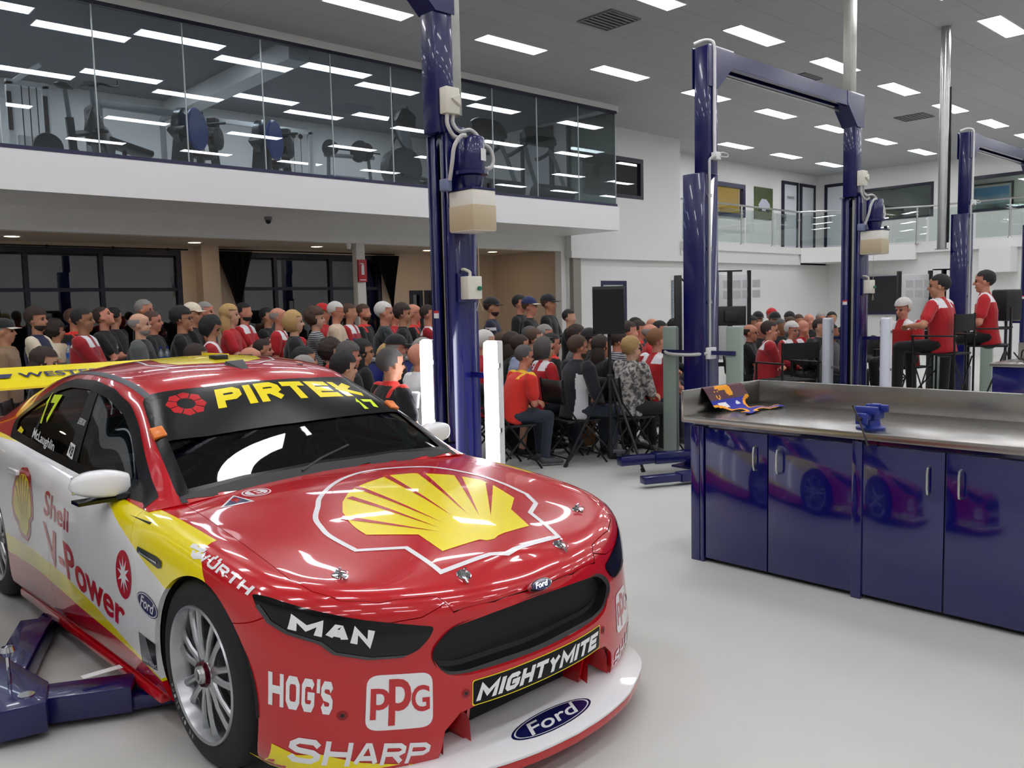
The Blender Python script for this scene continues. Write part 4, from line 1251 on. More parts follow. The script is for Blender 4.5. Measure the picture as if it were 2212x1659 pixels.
# ---- wheels
ALU = mat('cast aluminium', 'b4b6b8', .3, metal=.9)
TYRE = mat('slick tyre', '111112', .7, bump=(40, .1))
def wheel(y, s):
    """s=-1: the side seen in the photo; the wheel is built along +x outwards then flipped"""
    w = bpy.data.objects.new('wheel', None); COL.objects.link(w); w.parent = CAR
    w.location = (s * .905, y, WR); w.rotation_euler = (0, 0, 0 if s > 0 else pi)
    Ml = RY(pi / 2)
    Ro = .34
    mb = MB(); mb.lathe([(.240, -.012), (.246, .002), (.262, .004), (.30, .002), (.322, -.010), (.334, -.028), (Ro, -.055), (Ro, -.25), (.334, -.275), (.30, -.29), (.24, -.28)], 72, Ml)
    mb.build('tyre', TYRE, w, smooth=True)
    mb = MB(); mb.lathe([(.214, -.05), (.226, -.010), (.232, .004), (.243, .008), (.246, .0), (.242, -.012), (.230, -.03), (.225, -.06), (.222, -.26), (.240, -.28)], 72, Ml)
    mb.lathe([(.214, -.05), (.210, -.26)], 72, Ml)
    mb.build('rim', ALU, w, smooth=True)
    mb = MB()
    for k in range(7):
        ang = rad(113 - 90 + 360 / 7 * k)
        for sd in (-1, 1):
            pts = []
            for t in (0, .2, .45, .75, 1.0):
                r = .050 + (.222 - .050) * t
                off = sd * (.011 + .013 * math.sin(min(1, t * 1.25) * pi / 2) + .012 * t * t)
                xx = -.028 + .010 * sin(t * pi) - .006 * t
                v = Vector((xx, -off, r)); pts.append(RX(ang) @ v)
            mb.tube(pts, [.016, .0105, .0095, .010, .013], 8, flat=1.3)
    mb.lathe([(.0, -.012), (.052, -.012), (.062, -.03), (.060, -.07)], 36, Ml)
    mb.build('spoke', ALU, w, smooth=True)
    mb = MB(); mb.lathe([(.0, .012), (.018, .014), (.022, .008)], 24, Ml); mb.lathe([(.022, .008), (.030, .010), (.034, -.002)], 24, Ml); mb.build('wheel_nut_cap', STEEL, w, smooth=True)
    mb = MB()
    mb.lathe([(.034, .0), (.044, .002), (.046, -.016), (.050, -.02)], 12, Ml); mb.build('wheel_nut', mat('anodised maroon', '5c0f22', .25, metal=.8), w)
    mb = MB(); mb.lathe([(0, -.14), (.175, -.14), (.18, -.15), (.18, -.17), (0, -.17)], 48, Ml); mb.build('brake_disc', mat('brake steel', '6c6d6e', .35, metal=.9), w, smooth=True)
    mb = MB(); mb.lathe([(0, -.2), (.235, -.2), (.235, -.27)], 36, Ml); mb.build('wheel_well', BLACK, w)
    # sidewall letters
    for i, ch in enumerate('RE 17 SLICK'):
        if ch == ' ': continue
        a = rad(250 - 4.6 * i)
        vs, fs = fit_text(ch, -.006, -.009, .006, .009)
        m4 = RX(a - pi / 2) @ Matrix(((0, 0, 1, .0045), (1, 0, 0, 0), (0, 1, 0, .272), (0, 0, 0, 1)))
        mb = MB(); mb.add([(v[0], v[1], 0) for v in vs], fs, m4); mb.build('sidewall_lettering', mat('chalk white', 'b8b8b8', .7), w)
    return w
for y in (AXF, AXR):
    wheel(y, -1); wheel(y, 1)
for y in (AXF - .03, AXR):
    for s in (-1, 1):
        mb = MB(); P = [[(s * .905, y + .365 * cos(a), .335 + .365 * sin(a)), (s * .58, y + .365 * cos(a), .335 + .365 * sin(a))] for a in (pi * k / 24 - .2 for k in range(27))]
        mb.grid(P); mb.build('wheel_arch_liner', BLACK, CAR, smooth=True)

# ---- interior: floor, dash, cage, seat, wheel
mb = MB(); mb.b2(-.80, .80, .42, 2.9, .16, .19); mb.b2(-.80, .80, .36, .42, .16, .80); mb.b2(-.80, .80, 2.88, 2.92, .16, .95)
mb.b2(-.875, -.86, .46, 2.2, .19, .80); mb.b2(.86, .875, .46, 2.2, .19, .80)
mb.build('cabin_floor', DARKIN, CAR, fix=True)
mb = MB(); P = []
for i in range(13):
    x = -.74 + 1.48 * i / 12
    P.append([(x, .56, .80), (x, .75, .845 + .01 * cos(x * 3)), (x, 1.0, .85 + .02 * cos(x * 4)), (x, 1.12, .80), (x, 1.12, .6)])
mb.grid(P); mb.build('dashboard', DARKIN, CAR, smooth=True)
mb = MB()
def ct(*p, r=.021): mb.tube(p, r, 10)
for s in (-1, 1):
    ct((s * .66, .72, .30), (s * .665, .78, .86), (s * .60, 1.18, 1.13), (s * .555, 1.45, 1.235), (s * .555, 1.75, 1.255))
    ct((s * .68, 1.80, .2), (s * .68, 1.78, .9), (s * .555, 1.75, 1.255))
    ct((s * .55, 1.76, 1.25), (s * .55, 2.7, .75))
    ct((s * .70, .72, .45), (s * .70, 1.76, .45)); ct((s * .70, .80, .62), (s * .70, 1.76, .40))
ct((-.555, 1.75, 1.255), (.555, 1.75, 1.255)); ct((-.60, 1.18, 1.13), (.60, 1.18, 1.13)); ct((-.68, 1.78, .85), (.68, 1.78, .85)); ct((-.60, 1.76, 1.2), (.62, 1.80, .4)); ct((.60, 1.76, 1.2), (-.62, 1.80, .4)); ct((-.55, 1.76, 1.24), (.55, 2.7, .8))
mb.build('roll_cage', CABIN, CAR, smooth=True)
mb = MB(); mb.box((.36, 1.62, .62), (.50, .12, .82), None, top=.7); mb.box((.36, 1.42, .30), (.50, .45, .14)); mb.box((.15, 1.52, .95), (.04, .28, .24)); mb.box((.57, 1.52, .95), (.04, .28, .24))
mb.build('racing_seat', BLACK, CAR, bev=.03)
mb = MB(); mb.tube([(.36 + .14 * cos(t), 1.16 + .05 * sin(t), .82 + .13 * sin(t)) for t in (2 * pi * k / 24 for k in range(24))], .014, 8, closed=True); mb.tube([(.36, 1.05, .8), (.36, 1.16, .82)], .03, 10); mb.tube([(.22, 1.16, .82), (.5, 1.16, .82)], .012, 8)
mb.build('steering_wheel', BLACK, CAR, smooth=True)
mb = MB(); mb.b2(-.65, -.62, 1.3, 1.9, .55, .58); mb.box((-.35, 1.3, .55), (.3, .25, .2)); mb.build('electronics_box', mat('cabin grey', '55585c', .5), CAR, bev=.02)
# wiper
mb = MB(); mb.tube([(-.12, .60, .872), (.02, .66, .905), (.20, .70, .94)], .006, 6); mb.build('wiper_arm', BLACK, CAR)
# ---- rear wing
mb = MB(); P = []
for i in range(2):
    x = -.80 if i == 0 else .80
    P.append([(x, 3.28, 1.145), (x, 3.285, 1.158), (x, 3.35, 1.195), (x, 3.45, 1.238), (x, 3.55, 1.275), (x, 3.555, 1.268), (x, 3.45, 1.225), (x, 3.35, 1.172), (x, 3.29, 1.142)])
mb.grid(P, cv=True); mb.build('rear_wing', CYEL, CAR, smooth=True)
for s in (-1, 1):
    MB().b2(s * .80, s * .815, 3.18, 3.62, 1.0, 1.30).build('wing_endplate', CYEL, CAR, bev=.004)
    mb = MB(); mb.add([(s * .42, 3.33, .95), (s * .42, 3.52, .95), (s * .42, 3.50, 1.235), (s * .42, 3.38, 1.19), (s * .43, 3.33, .95), (s * .43, 3.52, .95), (s * .43, 3.50, 1.235), (s * .43, 3.38, 1.19)], [(0, 1, 2, 3), (7, 6, 5, 4), (0, 4, 5, 1), (1, 5, 6, 2), (2, 6, 7, 3), (3, 7, 4, 0)]); mb.build('wing_stay', CARBON, CAR, fix=True)
Mw = Matrix.Translation((0, 3.41, 1.224)) @ RX(rad(22))
flat_text('wing_lettering', 'WESTERN', .62, .075, DNAVY, T(-.23, 0, 0) @ Mw, CAR, bold=.02, th=.004)
mb = MB(); mb.add([(-.70, -.03, .004), (-.60, -.03, .004), (-.57, .03, .004), (-.67, .03, .004)], [(0, 1, 2, 3)], Mw); mb.build('wing_emblem', DNAVY, CAR)
# spark of trim under the near sill
for s in (-1, 1):
    MB().b2(s * .76, s * .90, .40, 2.28, .095, .14).build('side_skirt', CRED, CAR, bev=.012)
# door handle of the near rear door
mb = MB(); mb.b2(-.945, -.925, 2.0, 2.16, .80, .825); mb.build('door_handle', CWHT, CAR, bev=.006)

# ================================================================ WORKBENCH AND HOISTS
# ---- bench: continuous steel worktop over blue cupboards
CABP = mat('cabinet blue gloss', '0a0d58', 0.12, coat=.9)
BX0, BX1, BY1, BY0 = 4.34, 5.20, 3.115, -0.9
STL = mat('worktop steel', 'a6a49f', 0.26, metal=1.0, noise=(5, '8f8d88', .5), bump=(30, .03))
t = thing('worktop', 'long stainless steel worktop with upstands covering the blue cabinets', 'worktop', (BX0, BY0, .86))
def wb(x0, x1, y0, y1, z0, z1): return (x0 - BX0, x1 - BX0, y0 - BY0, y1 - BY0, z0 - .86, z1 - .86)
MB().b2(*wb(BX0 - .015, BX1, BY0, BY1, .865, .905)).build('top', STL, t, bev=.004)
MB().b2(*wb(BX1, BX1 + .02, BY0, BY1 + .02, .865, 1.06)).build('back_upstand', STL, t, bev=.004)
MB().b2(*wb(BX0 - .01, BX1, BY1, BY1 + .02, .865, 1.06)).build('end_upstand', STL, t, bev=.004)
CABS = [(3.09, 2.21, True), (2.21, 1.25, True), (1.25, .29, False), (.29, -.67, False)]
# doors: measured edges along the front; each unit holds two doors, a post between units
def cabinet(y1, ydiv, y0, label, first):
    c = thing('base_cabinet', label, 'cabinet', (BX0, y0, 0), 0, 'blue base cabinets under the steel worktop')
    W = y1 - y0
    MB().b2(.045, BX1 - BX0, 0.006, W - .006, .03, .855).build('carcass', CABP, c, fix=True)
    MB().b2(.07, .5, .03, W - .03, 0.0, .03).build('plinth', BLACK, c, fix=True)
    dv = ydiv - y0
    for a, b, hs in ((dv + .004, W - .012 - (.10 if first else .0), -1), (.012 + (.0 if first else .0), dv - .004, 1)):
        d = MB().b2(.02, .045, a, b, .028, .835).build('door', CABP, c, bev=.002)
        hy = a + .07 if hs < 0 else b - .07
        mb = MB(); mb.tube([(.02, hy, .62), (-.006, hy, .625), (-.012, hy, .65), (-.012, hy, .73), (-.006, hy, .755), (.02, hy, .76)], .0065, 8)
        mb.build('door_handle', STEEL, d, smooth=True)
    if first: 
        MB().b2(.015, .045, W - .10, W - .075, .0, .845).build('corner_post', CABP, c, bev=.002)
        MB().b2(.015, .045, W - .07, W - .008, .0, .845).build('corner_post', CABP, c, bev=.002)
    return c
cab0 = cabinet(3.09, 2.555, 2.03, 'blue cabinet at the free end of the bench, beside the corner post', True)
c = cabinet(2.03, 1.585, 1.10, 'blue cabinet right of the bench vice', False)
cabinet(1.10, .62, .14, 'blue cabinet running past the right picture edge', False)
cabinet(.14, -.35, -.83, 'blue cabinet at the hidden end of the bench', False)
for c_, y in ((cab0, -.03), ):
    MB().b2(.012, .05, y, y + .055, 0.0, .85).build('divider_post', CABP, c_, bev=.002)

# ---- bench vice
VB = mat('vice blue', '1a2f86', .4, bump=(80, .15))
t = thing('bench_vice', 'small blue bench vice bolted near the front edge of the worktop', 'vice', (4.47, 2.01, .905), rad(0))
mb = MB(); mb.lathe([(0, .0), (.075, .0), (.075, .012), (.05, .022), (.045, .05), (0, .05)], 20); mb.build('vice_base', VB, t, smooth=True)
mb = MB(); mb.box((.03, 0, .072), (.12, .07, .045), None); mb.box((.075, 0, .105), (.03, .12, .04)); mb.box((.06, 0, .12), (.05, .05, .02)); mb.build('fixed_jaw', VB, t, bev=.006)
mb = MB(); mb.box((-.05, 0, .07), (.12, .045, .035)); mb.box((-.05, 0, .105), (.035, .12, .04)); mb.box((-.105, 0, .065), (.03, .06, .06)); mb.build('moving_jaw', VB, t, bev=.006)
mb = MB(); mb.tube([(-.10, 0, .066), (-.15, 0, .066)], .011, 10); mb.tube([(-.142, .03, .13), (-.142, -.005, .06), (-.145, -.05, -.06)], .005, 8); mb.tube([(-.145, -.05, -.06), (-.145, -.053, -.068)], .008, 8); mb.tube([(-.142, .03, .13), (-.142, .033, .137)], .008, 8)
mb.build('vice_handle', mat('worn steel', '4a4845', .45, metal=.8), t, smooth=True)

# ---- sleeveless football jersey draped over the end upstand
MAROON = mat('jersey maroon', '4a1024', .85, sheen=.3); GOLD = mat('jersey gold', 'f0a01e', .8); JBLUE = mat('jersey blue', '26309a', .8)
t = thing('football_jersey', 'maroon, blue and gold sleeveless football jersey draped over the end upstand of the worktop', 'jersey', (4.72, 3.06, .905))
def cloth(x, s):
    """x across 0..1, s down the cloth in metres from the back edge -> point (bench-local)"""
    X = -.20 + .45 * x
    fold = .006 * sin(x * 9 + s * 14) 
    if s < .07: return Vector((X, .082, .155 - .075 * (1 - s / .07)))
    s2 = s - .07
    if s2 < .015: return Vector((X, .082 - s2 * 2.2, .158))
    s3 = s2 - .015
    if s3 < .12:
        u = s3 / .12
        return Vector((X + .02 * u, .045 - .065 * u - fold * u, .155 - .118 * u))
    s4 = s3 - .12
    return Vector((X + .02 + .05 * s4 / .2 + .03 * (x - .4) * s4 / .2, -.02 - s4 * .95, .037 * max(0, 1 - s4 / .06) ** 2 + .006 + abs(.012 * sin(x * 7 + s4 * 25)) * min(1, s4 / .06)))
nx, ns = 40, 46; P = []
S = .43
for i in range(nx + 1):
    P.append([cloth(i / nx, S * j / ns) for j in range(ns + 1)])
mb = MB(); vs = [p for r in P for p in r]; mb.add(vs, [])
for i in range(nx):
    for j in range(ns):
        x = (i + .5) / nx; s = (j + .5) / ns * S
        # armholes cut away on both sides
        ea = min(((x - 0) / .30) ** 2 + ((s - .30) / .085) ** 2, ((x - 1) / .26) ** 2 + ((s - .27) / .09) ** 2)
        if ea < 1: continue
        if ((x - .5) / .2) ** 2 + ((s - .43) / .05) ** 2 < 1: continue
        m = 0 if s < .165 else 2
        if ea < 1.55 or ((x - .5) / .2) ** 2 + ((s - .43) / .05) ** 2 < 1.8: m = 1
        # lion-like golden figure on the maroon yoke
        u, v = x - .42, s - .108
        if (u / .17) ** 2 + ((v + .012) / .014) ** 2 < 1 or ((u - .13) / .085) ** 2 + ((v - .010) / .034) ** 2 < 1 or (abs(((u + .17) / .05) ** 2 + ((v - .025) / .028) ** 2 - 1) < .35 and v > .0): m = 1
        if m == 2 and (.14 < x < .36 and .185 < s < .225): m = 3
        if m == 2 and ((x - .60) / .06) ** 2 + ((s - .205) / .014) ** 2 < 1: m = 3
        mb.f.append((i * (ns + 1) + j, (i + 1) * (ns + 1) + j, (i + 1) * (ns + 1) + j + 1, i * (ns + 1) + j + 1)); mb.m.append(m)
o = mb.build('cloth', [MAROON, GOLD, JBLUE, mat('jersey white', 'e4e2ea', .8)], t, smooth=True, sharp=80)
m_ = o.modifiers.new('thick', 'SOLIDIFY'); m_.thickness = .003; m_.offset = 1
m_ = o.modifiers.new('sub', 'SUBSURF'); m_.levels = 1; m_.render_levels = 1
mb = MB(); mb.b2(.30, .37, -.20, -.16, .004, .006); mb.build('swing_tag', mat('card white', 'e8e8e6', .6), t)

# ---- two post hoists
CLEARP = mat('milky tank', 'dad7cd', .35, sub=.2); OIL = mat('oil in tank', 'b9aa8c', .4)
TUBEON = emit('lit tube', 'f4f6ff', TUBE_POWER); TUBEOFF = mat('tube diffuser', 'd3d7e2', .3)
GREENG = mat('batten back grey green', '8f9c92', .45)
STICK = mat('sticker white', 'd8d8d8', .5); STRED = mat('sticker red', 'c02a30', .5)
def hoist(label, xlo, xri, y, lit=False, left=True, right=True, full=True):
    """xlo outer face of the left column, xri inner face of the right column"""
    h = thing('vehicle_hoist', label, 'vehicle hoist', ((xlo + xri + .25) / 2, y, 0), 0, 'blue two post vehicle hoists')
    ox = h.location.x
    def X(v): return v - ox
    def column(x_in, s):
        """s=+1: column whose inner face looks to -x (right column); -1: mirrored"""
        def b(mb, a0, a1, y0, y1, z0, z1): mb.b2(X(x_in + s * a0), X(x_in + s * a1), y0, y1, z0, z1)
        mb = MB(); b(mb, .17, .25, -.115, .115, .02, 2.81); b(mb, .0, .17, .085, .115, .02, 2.81); b(mb, .0, .17, -.115, -.085, .02, 2.81); b(mb, .0, .03, .02, .085, .02, 2.81); b(mb, .0, .03, -.085, -.045, .02, 2.81)
        mb.build('column', BLUE, h, bev=.008)
        mb = MB(); b(mb, .02, .04, -.045, -.012, .02, 2.78); mb.build('slide_rail', GALV, h, fix=True)
        mb = MB(); b(mb, .05, .16, -.08, .08, .02, 2.7); mb.build('carriage_slot', BLACK, h, fix=True)
        mb = MB(); b(mb, -.05, .11, -.08, .08, 2.81, 4.0); mb.build('column_extension', BLUE, h, bev=.012)
        mb = MB(); b(mb, -.06, .34, -.20, .20, 0, .02); mb.build('base_plate', BLUE, h, bev=.004)
        # head bracket: side cheeks widening towards the beam
        mb = MB()
        for yy in (-.095, .085):
            pl = [(s * .12, 4.0), (s * .12, 3.62), (s * -.045, 3.62), (-s * .30, 3.86), (-s * .30, 4.0)]
            mb.prism([(X(x_in) + a, z) for a, z in pl], .01, Matrix(((1, 0, 0, 0), (0, 0, 1, yy), (0, 1, 0, 0), (0, 0, 0, 1))))
        mb.prism([(X(x_in) - s * .05, 3.62), (X(x_in) - s * .30, 3.86), (X(x_in) - s * .29, 3.87), (X(x_in) - s * .04, 3.63)], .18, Matrix(((1, 0, 0, 0), (0, 0, 1, -.09), (0, 1, 0, 0), (0, 0, 0, 1))))
        mb.build('head_bracket', BLUE, h, fix=True)
        # tube lights either side
        for yy in (-.39, .34):
            tb = MB(); x0 = X(x_in + s * .12)
            pr = []
            for k in range(13):
                a = pi * k / 12
                pr.append((-.05 * s * sin(a) ** .8 if k not in (0, 12) else 0, .058 * cos(a)))
            R = []
            for z, q in ((.10, .6), (.115, .95), (.14, 1), (1.33, 1), (1.355, .95), (1.37, .6)):
                R.append([(x0 + a * q, yy + b_ * q, z) for a, b_ in pr])
            tb.grid(R); tb.f.append(tuple(range(13))); tb.m.append(0); tb.f.append(tuple(5 * 13 + k for k in range(13))); tb.m.append(0)
            tl = tb.build('tube_light', TUBEON if (lit and s > 0) else TUBEOFF, h, smooth=True, fix=True)
            mb = MB(); mb.b2(x0, x0 + s * .055, yy - (.085 if s < 0 else .062), yy + (.085 if s < 0 else .062), .09, 1.37); mb.build('batten_back', GREENG if s < 0 else WHITE, tl, bev=.018 if s < 0 else .01)
            mb = MB()
            for z in (.3, .75, 1.2): mb.box((x0 + s * .01, yy - .062, z), (.02, .02, .03)); mb.box((x0 + s * .01, yy + .062, z), (.02, .02, .03))
            mb.build('batten_clip', STEEL, tl, fix=True)
        mb = MB(); mb.b2(X(x_in + s * .17), X(x_in + s * .19), -.42, .42, 1.10, 1.14); mb.build('light_bracket', BLUE, h, fix=True)
        # carriage with folding arms
        mb = MB(); b(mb, -.10, .0, -.10, .10, .10, .55); mb.build('carriage', BLUE, h, bev=.01)
    xl_in = xlo + .25
    if left: column(xl_in, -1)
    column(xri, 1)
    # crossbeam
    mb = MB(); L0, L1 = X(xl_in) + .10, X(xri) - .10
    mb.b2(L0, L1, -.09, .09, 3.97, 3.985); mb.b2(L0, L1, -.09, -.075, 3.84, 3.97); mb.b2(L0, L1, .075, .09, 3.84, 3.97); mb.b2(L0, L1, -.09, -.04, 3.83, 3.842); mb.b2(L0, L1, .04, .09, 3.83, 3.842)
    mb.build('crossbeam', BLUE, h, fix=True)
    mb = MB(); mb.tube([(L0, .05, 3.80), (L1, .05, 3.80)], .014, 8); mb.build('shutoff_bar', STEEL, h)
    # power unit on the right column, its -y face
    xr = X(xri)
    mb = MB(); mb.b2(xr + .0, xr + .21, -.375, -.12, 2.12, 2.40); tank = mb.build('oil_tank', CLEARP, h, bev=.01)
    mb = MB(); mb.b2(xr - .003, xr + .213, -.378, -.118, 2.125, 2.30); mb.build('oil_level', OIL, tank, bev=.01)
    mb = MB(); mb.b2(xr - .005, xr + .215, -.38, -.115, 2.40, 2.412); mb.lathe([(.062, 2.412), (.085, 2.50), (.115, 2.51), (.115, 2.535), (0, 2.535)], 28, T(xr + .11, -.245, 0)); mb.build('pump_block', BLUE, h, smooth=True)
    mb = MB(); mb.lathe([(0, 2.535), (.088, 2.535), (.094, 2.55), (.094, 2.75), (.085, 2.765), (0, 2.765)], 28, T(xr + .11, -.245, 0))
    mo = mb.build('pump_motor', BLUE, h, smooth=True)
    mb = MB(); mb.b2(-.03, .03, -.001, .001, -.04, .04); mb.v = [(T(xr + .14, -.337, 2.64) @ RZ(rad(15))) @ v for v in mb.v]; mb.build('rating_plate', STICK, mo)
    mb = MB(); mb.lathe([(0, 2.45), (.02, 2.45), (.02, 2.412), (.015, 2.412)], 12, T(xr + .19, -.34, 0)); mb.build('filler_cap', BLACK, h)
    # rocker isolator and conduits
    mb = MB(); mb.b2(xr - .03, xr + .09, -.165, -.085, 2.93, 3.11); iso = mb.build('isolator_box', CREAM, h, bev=.008)
    mb = MB(); mb.add([(xr + .01, -.167, 3.03), (xr + .08, -.167, 3.07), (xr + .08, -.167, 2.98), (xr + .01, -.18, 3.03), (xr + .08, -.185, 3.065), (xr + .08, -.185, 2.99)], [(3, 4, 5), (0, 3, 5, 2), (0, 1, 4, 3), (1, 2, 5, 4)]); mb.build('isolator_switch', CREAM, iso, fix=True)
    for pts in ([(xr + .0, -.13, 2.93), (xr + .0, -.13, 2.86), (xr + .04, -.14, 2.79), (xr + .10, -.16, 2.77), (xr + .12, -.17, 2.80)], [(xr + .05, -.13, 2.93), (xr + .05, -.13, 2.87), (xr + .09, -.15, 2.82), (xr + .15, -.19, 2.83), (xr + .19, -.22, 2.79), (xr + .19, -.23, 2.74)],
                [(xr + .02, -.30, 2.76), (xr - .02, -.29, 2.75), (xr - .06, -.27, 2.68), (xr - .065, -.25, 2.58), (xr - .05, -.2, 2.47)], [(xr + .19, -.27, 2.73), (xr + .25, -.28, 2.70), (xr + .27, -.29, 2.62), (xr + .23, -.30, 2.56), (xr + .19, -.28, 2.56)]):
        MB().tube(cr(pts, 16), .014, 8).build('conduit', PVC, h, smooth=True)
    mb = MB(); mb.b2(xr - .08, xr - .03, -.20, -.12, 2.40, 2.48); mb.build('junction_box', mat('grey blue box', '6d7896', .3), h, bev=.006)
    mb = MB(); mb.b2(xr + .05, xr + .16, -.125, -.06, 2.81, 2.86); mb.build('valve_block', BLUE, h, bev=.005)
    # starter box below
    mb = MB(); mb.b2(xr + .07, xr + .20, -.22, -.135, 1.66, 1.82); sb = mb.build('control_box', CREAM, h, bev=.006)
    mb = MB(); mb.b2(xr + .05, xr + .21, -.135, -.115, 1.64, 1.84); mb.build('mounting_plate', BLUE, sb, fix=True)
    mb = MB(); mb.lathe([(.016, 0), (.016, .015), (.012, .02), (0, .02)], 16, T(xr + .17, -.22, 1.735) @ RX(pi / 2)); mb.build('start_button', mat('button green', '126a52', .35), sb, smooth=True)
    MB().tube(cr([(xr + .13, -.17, 1.82), (xr + .13, -.17, 1.85), (xr + .11, -.14, 1.87), (xr + .11, -.11, 1.87)], 8), .011, 8).build('conduit', CREAM, sb, smooth=True)
    mb = MB(); mb.tube([(xr + .19, -.2, 2.12), (xr + .19, -.2, 1.65), (xr + .15, -.21, 1.58), (xr + .23, -.19, 1.58), (xr + .19, -.2, 1.65)], .0025, 5); mb.build('pull_cord', mat('cord ivory', 'b9b09a', .6), h)
    mb = MB(); mb.b2(xr - .002, xr + .0, .03, .085, 1.53, 1.58); st = mb.build('warning_sticker', STICK, h); mb = MB(); mb.b2(xr - .003, xr - .001, .03, .085, 1.567, 1.585); mb.build('sticker_header', STRED, st)
    if left:
        xl = X(xlo)
        # conduit on the near (-y) face with junction boxes, saddle clips, bends to both tube lights
        if full:
            MB().tube(cr([(xl + .10, .05, 4.02), (xl + .16, -.02, 4.05), (xl + .20, -.09, 4.03), (xl + .215, -.10, 3.95)], 10) + [Vector((xl + .215, -.10, 3.0))], .016, 8).build('conduit', WHITE, h, smooth=True)
        MB().tube([(xl + .085, -.13, 2.88), (xl + .085, -.13, 1.17)], .012, 8).build('conduit', PVC, h, smooth=True)
        MB().tube(cr([(xl + .20, -.13, 2.97), (xl + .13, -.14, 2.96), (xl + .09, -.13, 2.93), (xl + .085, -.13, 2.88)], 10), .012, 8).build('conduit', PVC, h, smooth=True)
        MB().tube(cr([(xl + .23, -.15, 2.97), (xl + .32, -.17, 2.97), (xl + .34, -.16, 3.0), (xl + .28, -.15, 3.01), (xl + .23, -.15, 3.0)], 14), .006, 6).build('plug_lead', PVC, h)
        MB().b2(xl + .17, xl + .25, -.15, -.09, 2.94, 3.01).build('junction_box', WHITE, h, bev=.005)
        MB().b2(xl + .03, xl + .15, -.16, -.115, 1.06, 1.17).build('junction_box', WHITE, h, bev=.005)
        for z in (2.6, 2.1, 1.6): MB().b2(xl + .065, xl + .13, -.125, -.113, z - .015, z + .015).build('saddle_clip', STEEL, h)
        MB().tube(cr([(xl + .14, -.14, 1.115), (xl + .2, -.24, 1.10), (xl + .22, -.34, 1.12), (xl + .22, -.37, 1.2), (xl + .22, -.38, 1.26)], 14), .016, 8).build('conduit', PVC, h, smooth=True)
        MB().tube(cr([(xl + .04, -.14, 1.115), (xl - .03, .05, 1.10), (xl + .05, .36, 1.11), (xl + .19, .42, 1.2), (xl + .2, .42, 1.26)], 18), .016, 8).build('conduit', PVC, h, smooth=True)
    return h, X
def arm(h, X, pts, w=.11, zz=(.06, .16), pad=True, y0=4.8):
    """square telescopic arm along world xy points"""
    for i, (a, b) in enumerate(zip(pts, pts[1:])):
        a = Vector((X(a[0]), a[1] - y0, 0)); b = Vector((X(b[0]), b[1] - y0, 0)); d = b - a; L = d.length
        M = T(a.x, a.y, 0) @ RZ(math.atan2(d.y, d.x))
        ww = w * (1 - .18 * i); z0 = zz[0] + .008 * i; z1 = zz[1] - .008 * i
        mb = MB(); mb.b2(-.03, L, -ww / 2, ww / 2, z0, z1, M); mb.build('lift_arm', BLUE, h, bev=.006)
    if pad:
        mb = MB(); mb.lathe([(0, zz[1]), (.025, zz[1]), (.025, zz[1] + .03), (.055, zz[1] + .035), (.055, zz[1] + .055), (0, zz[1] + .055)], 20, T(b.x, b.y, 0)); mb.build('lift_pad', mat('pad grey', '3a3d42', .5), h, smooth=True)
h1, X1 = hoist('nearest blue two post hoist, its tube lights lit, behind the race car', .53, 3.78, 4.8, lit=True)
arm(h1, X1, [(.80, 3.66), (1.12, 3.50)], .15, (.03, .135), pad=False); arm(h1, X1, [(1.12, 3.50), (1.5, 3.33)], .11, (.03, .085), pad=False)
arm(h1, X1, [(.76, 3.95), (1.03, 4.58)], .14, (.03, .135), pad=False); arm(h1, X1, [(1.03, 4.58), (1.3, 5.0)], .10, (.03, .085), pad=False)
mb = MB(); mb.prism([(X1(.50), -.12), (X1(.62), -1.26), (X1(.80), -1.30), (X1(.86), -1.1), (X1(.80), -.7), (X1(.78), -.12)], .12, T(0, 0, .03)); mb.build('swing_arm_head', BLUE, h1, bev=.01)
mb = MB(); mb.lathe([(0, .185), (.03, .185), (.03, .17)], 16, T(X1(.76), -1.18, -.03)); mb.build('arm_pivot', CHROME, h1, smooth=True); mb = MB(); mb.tube([(X1(.74), -1.02, .15), (X1(.74), -1.02, .28)], .008, 8); mb.lathe([(0, .31), (.02, .305), (.026, .285), (.015, .265), (0, .265)], 14, T(X1(.74), -1.02, 0)); mb.build('arm_lock_pin', CHROME, h1, smooth=True)
MB().b2(X1(.95), X1(1.10), -1.24, -1.20, .171, .173).build('arm_sticker', STICK, h1)
arm(h1, X1, [(3.78, 4.7), (3.1, 4.3)]); arm(h1, X1, [(3.78, 4.9), (3.0, 5.3)])
h2, X2 = hoist('middle blue two post hoist behind the workbench, its crossbeam fully in view', 6.83, 10.05, 4.8)
arm(h2, X2, [(6.95, 4.62), (6.35, 4.92), (6.02, 5.06)], .12, (.10, .20)); arm(h2, X2, [(6.8, 4.2), (6.1, 4.45), (5.78, 4.60)], .12, (.03, .11), pad=False)
mb = MB(); mb.b2(X2(6.6), X2(7.1), -.65, -.12, .02, .12); mb.build('swing_arm_head', BLUE, h2, bev=.01)
arm(h2, X2, [(10.05, 4.7), (9.4, 4.3)]); arm(h2, X2, [(10.05, 4.9), (9.3, 5.4)])
h3, X3 = hoist('farthest blue two post hoist at the right picture edge', 13.5, 16.75, 4.8)
arm(h3, X3, [(13.75, 4.7), (14.2, 4.3)]); arm(h3, X3, [(13.75, 4.9), (14.3, 5.4)])

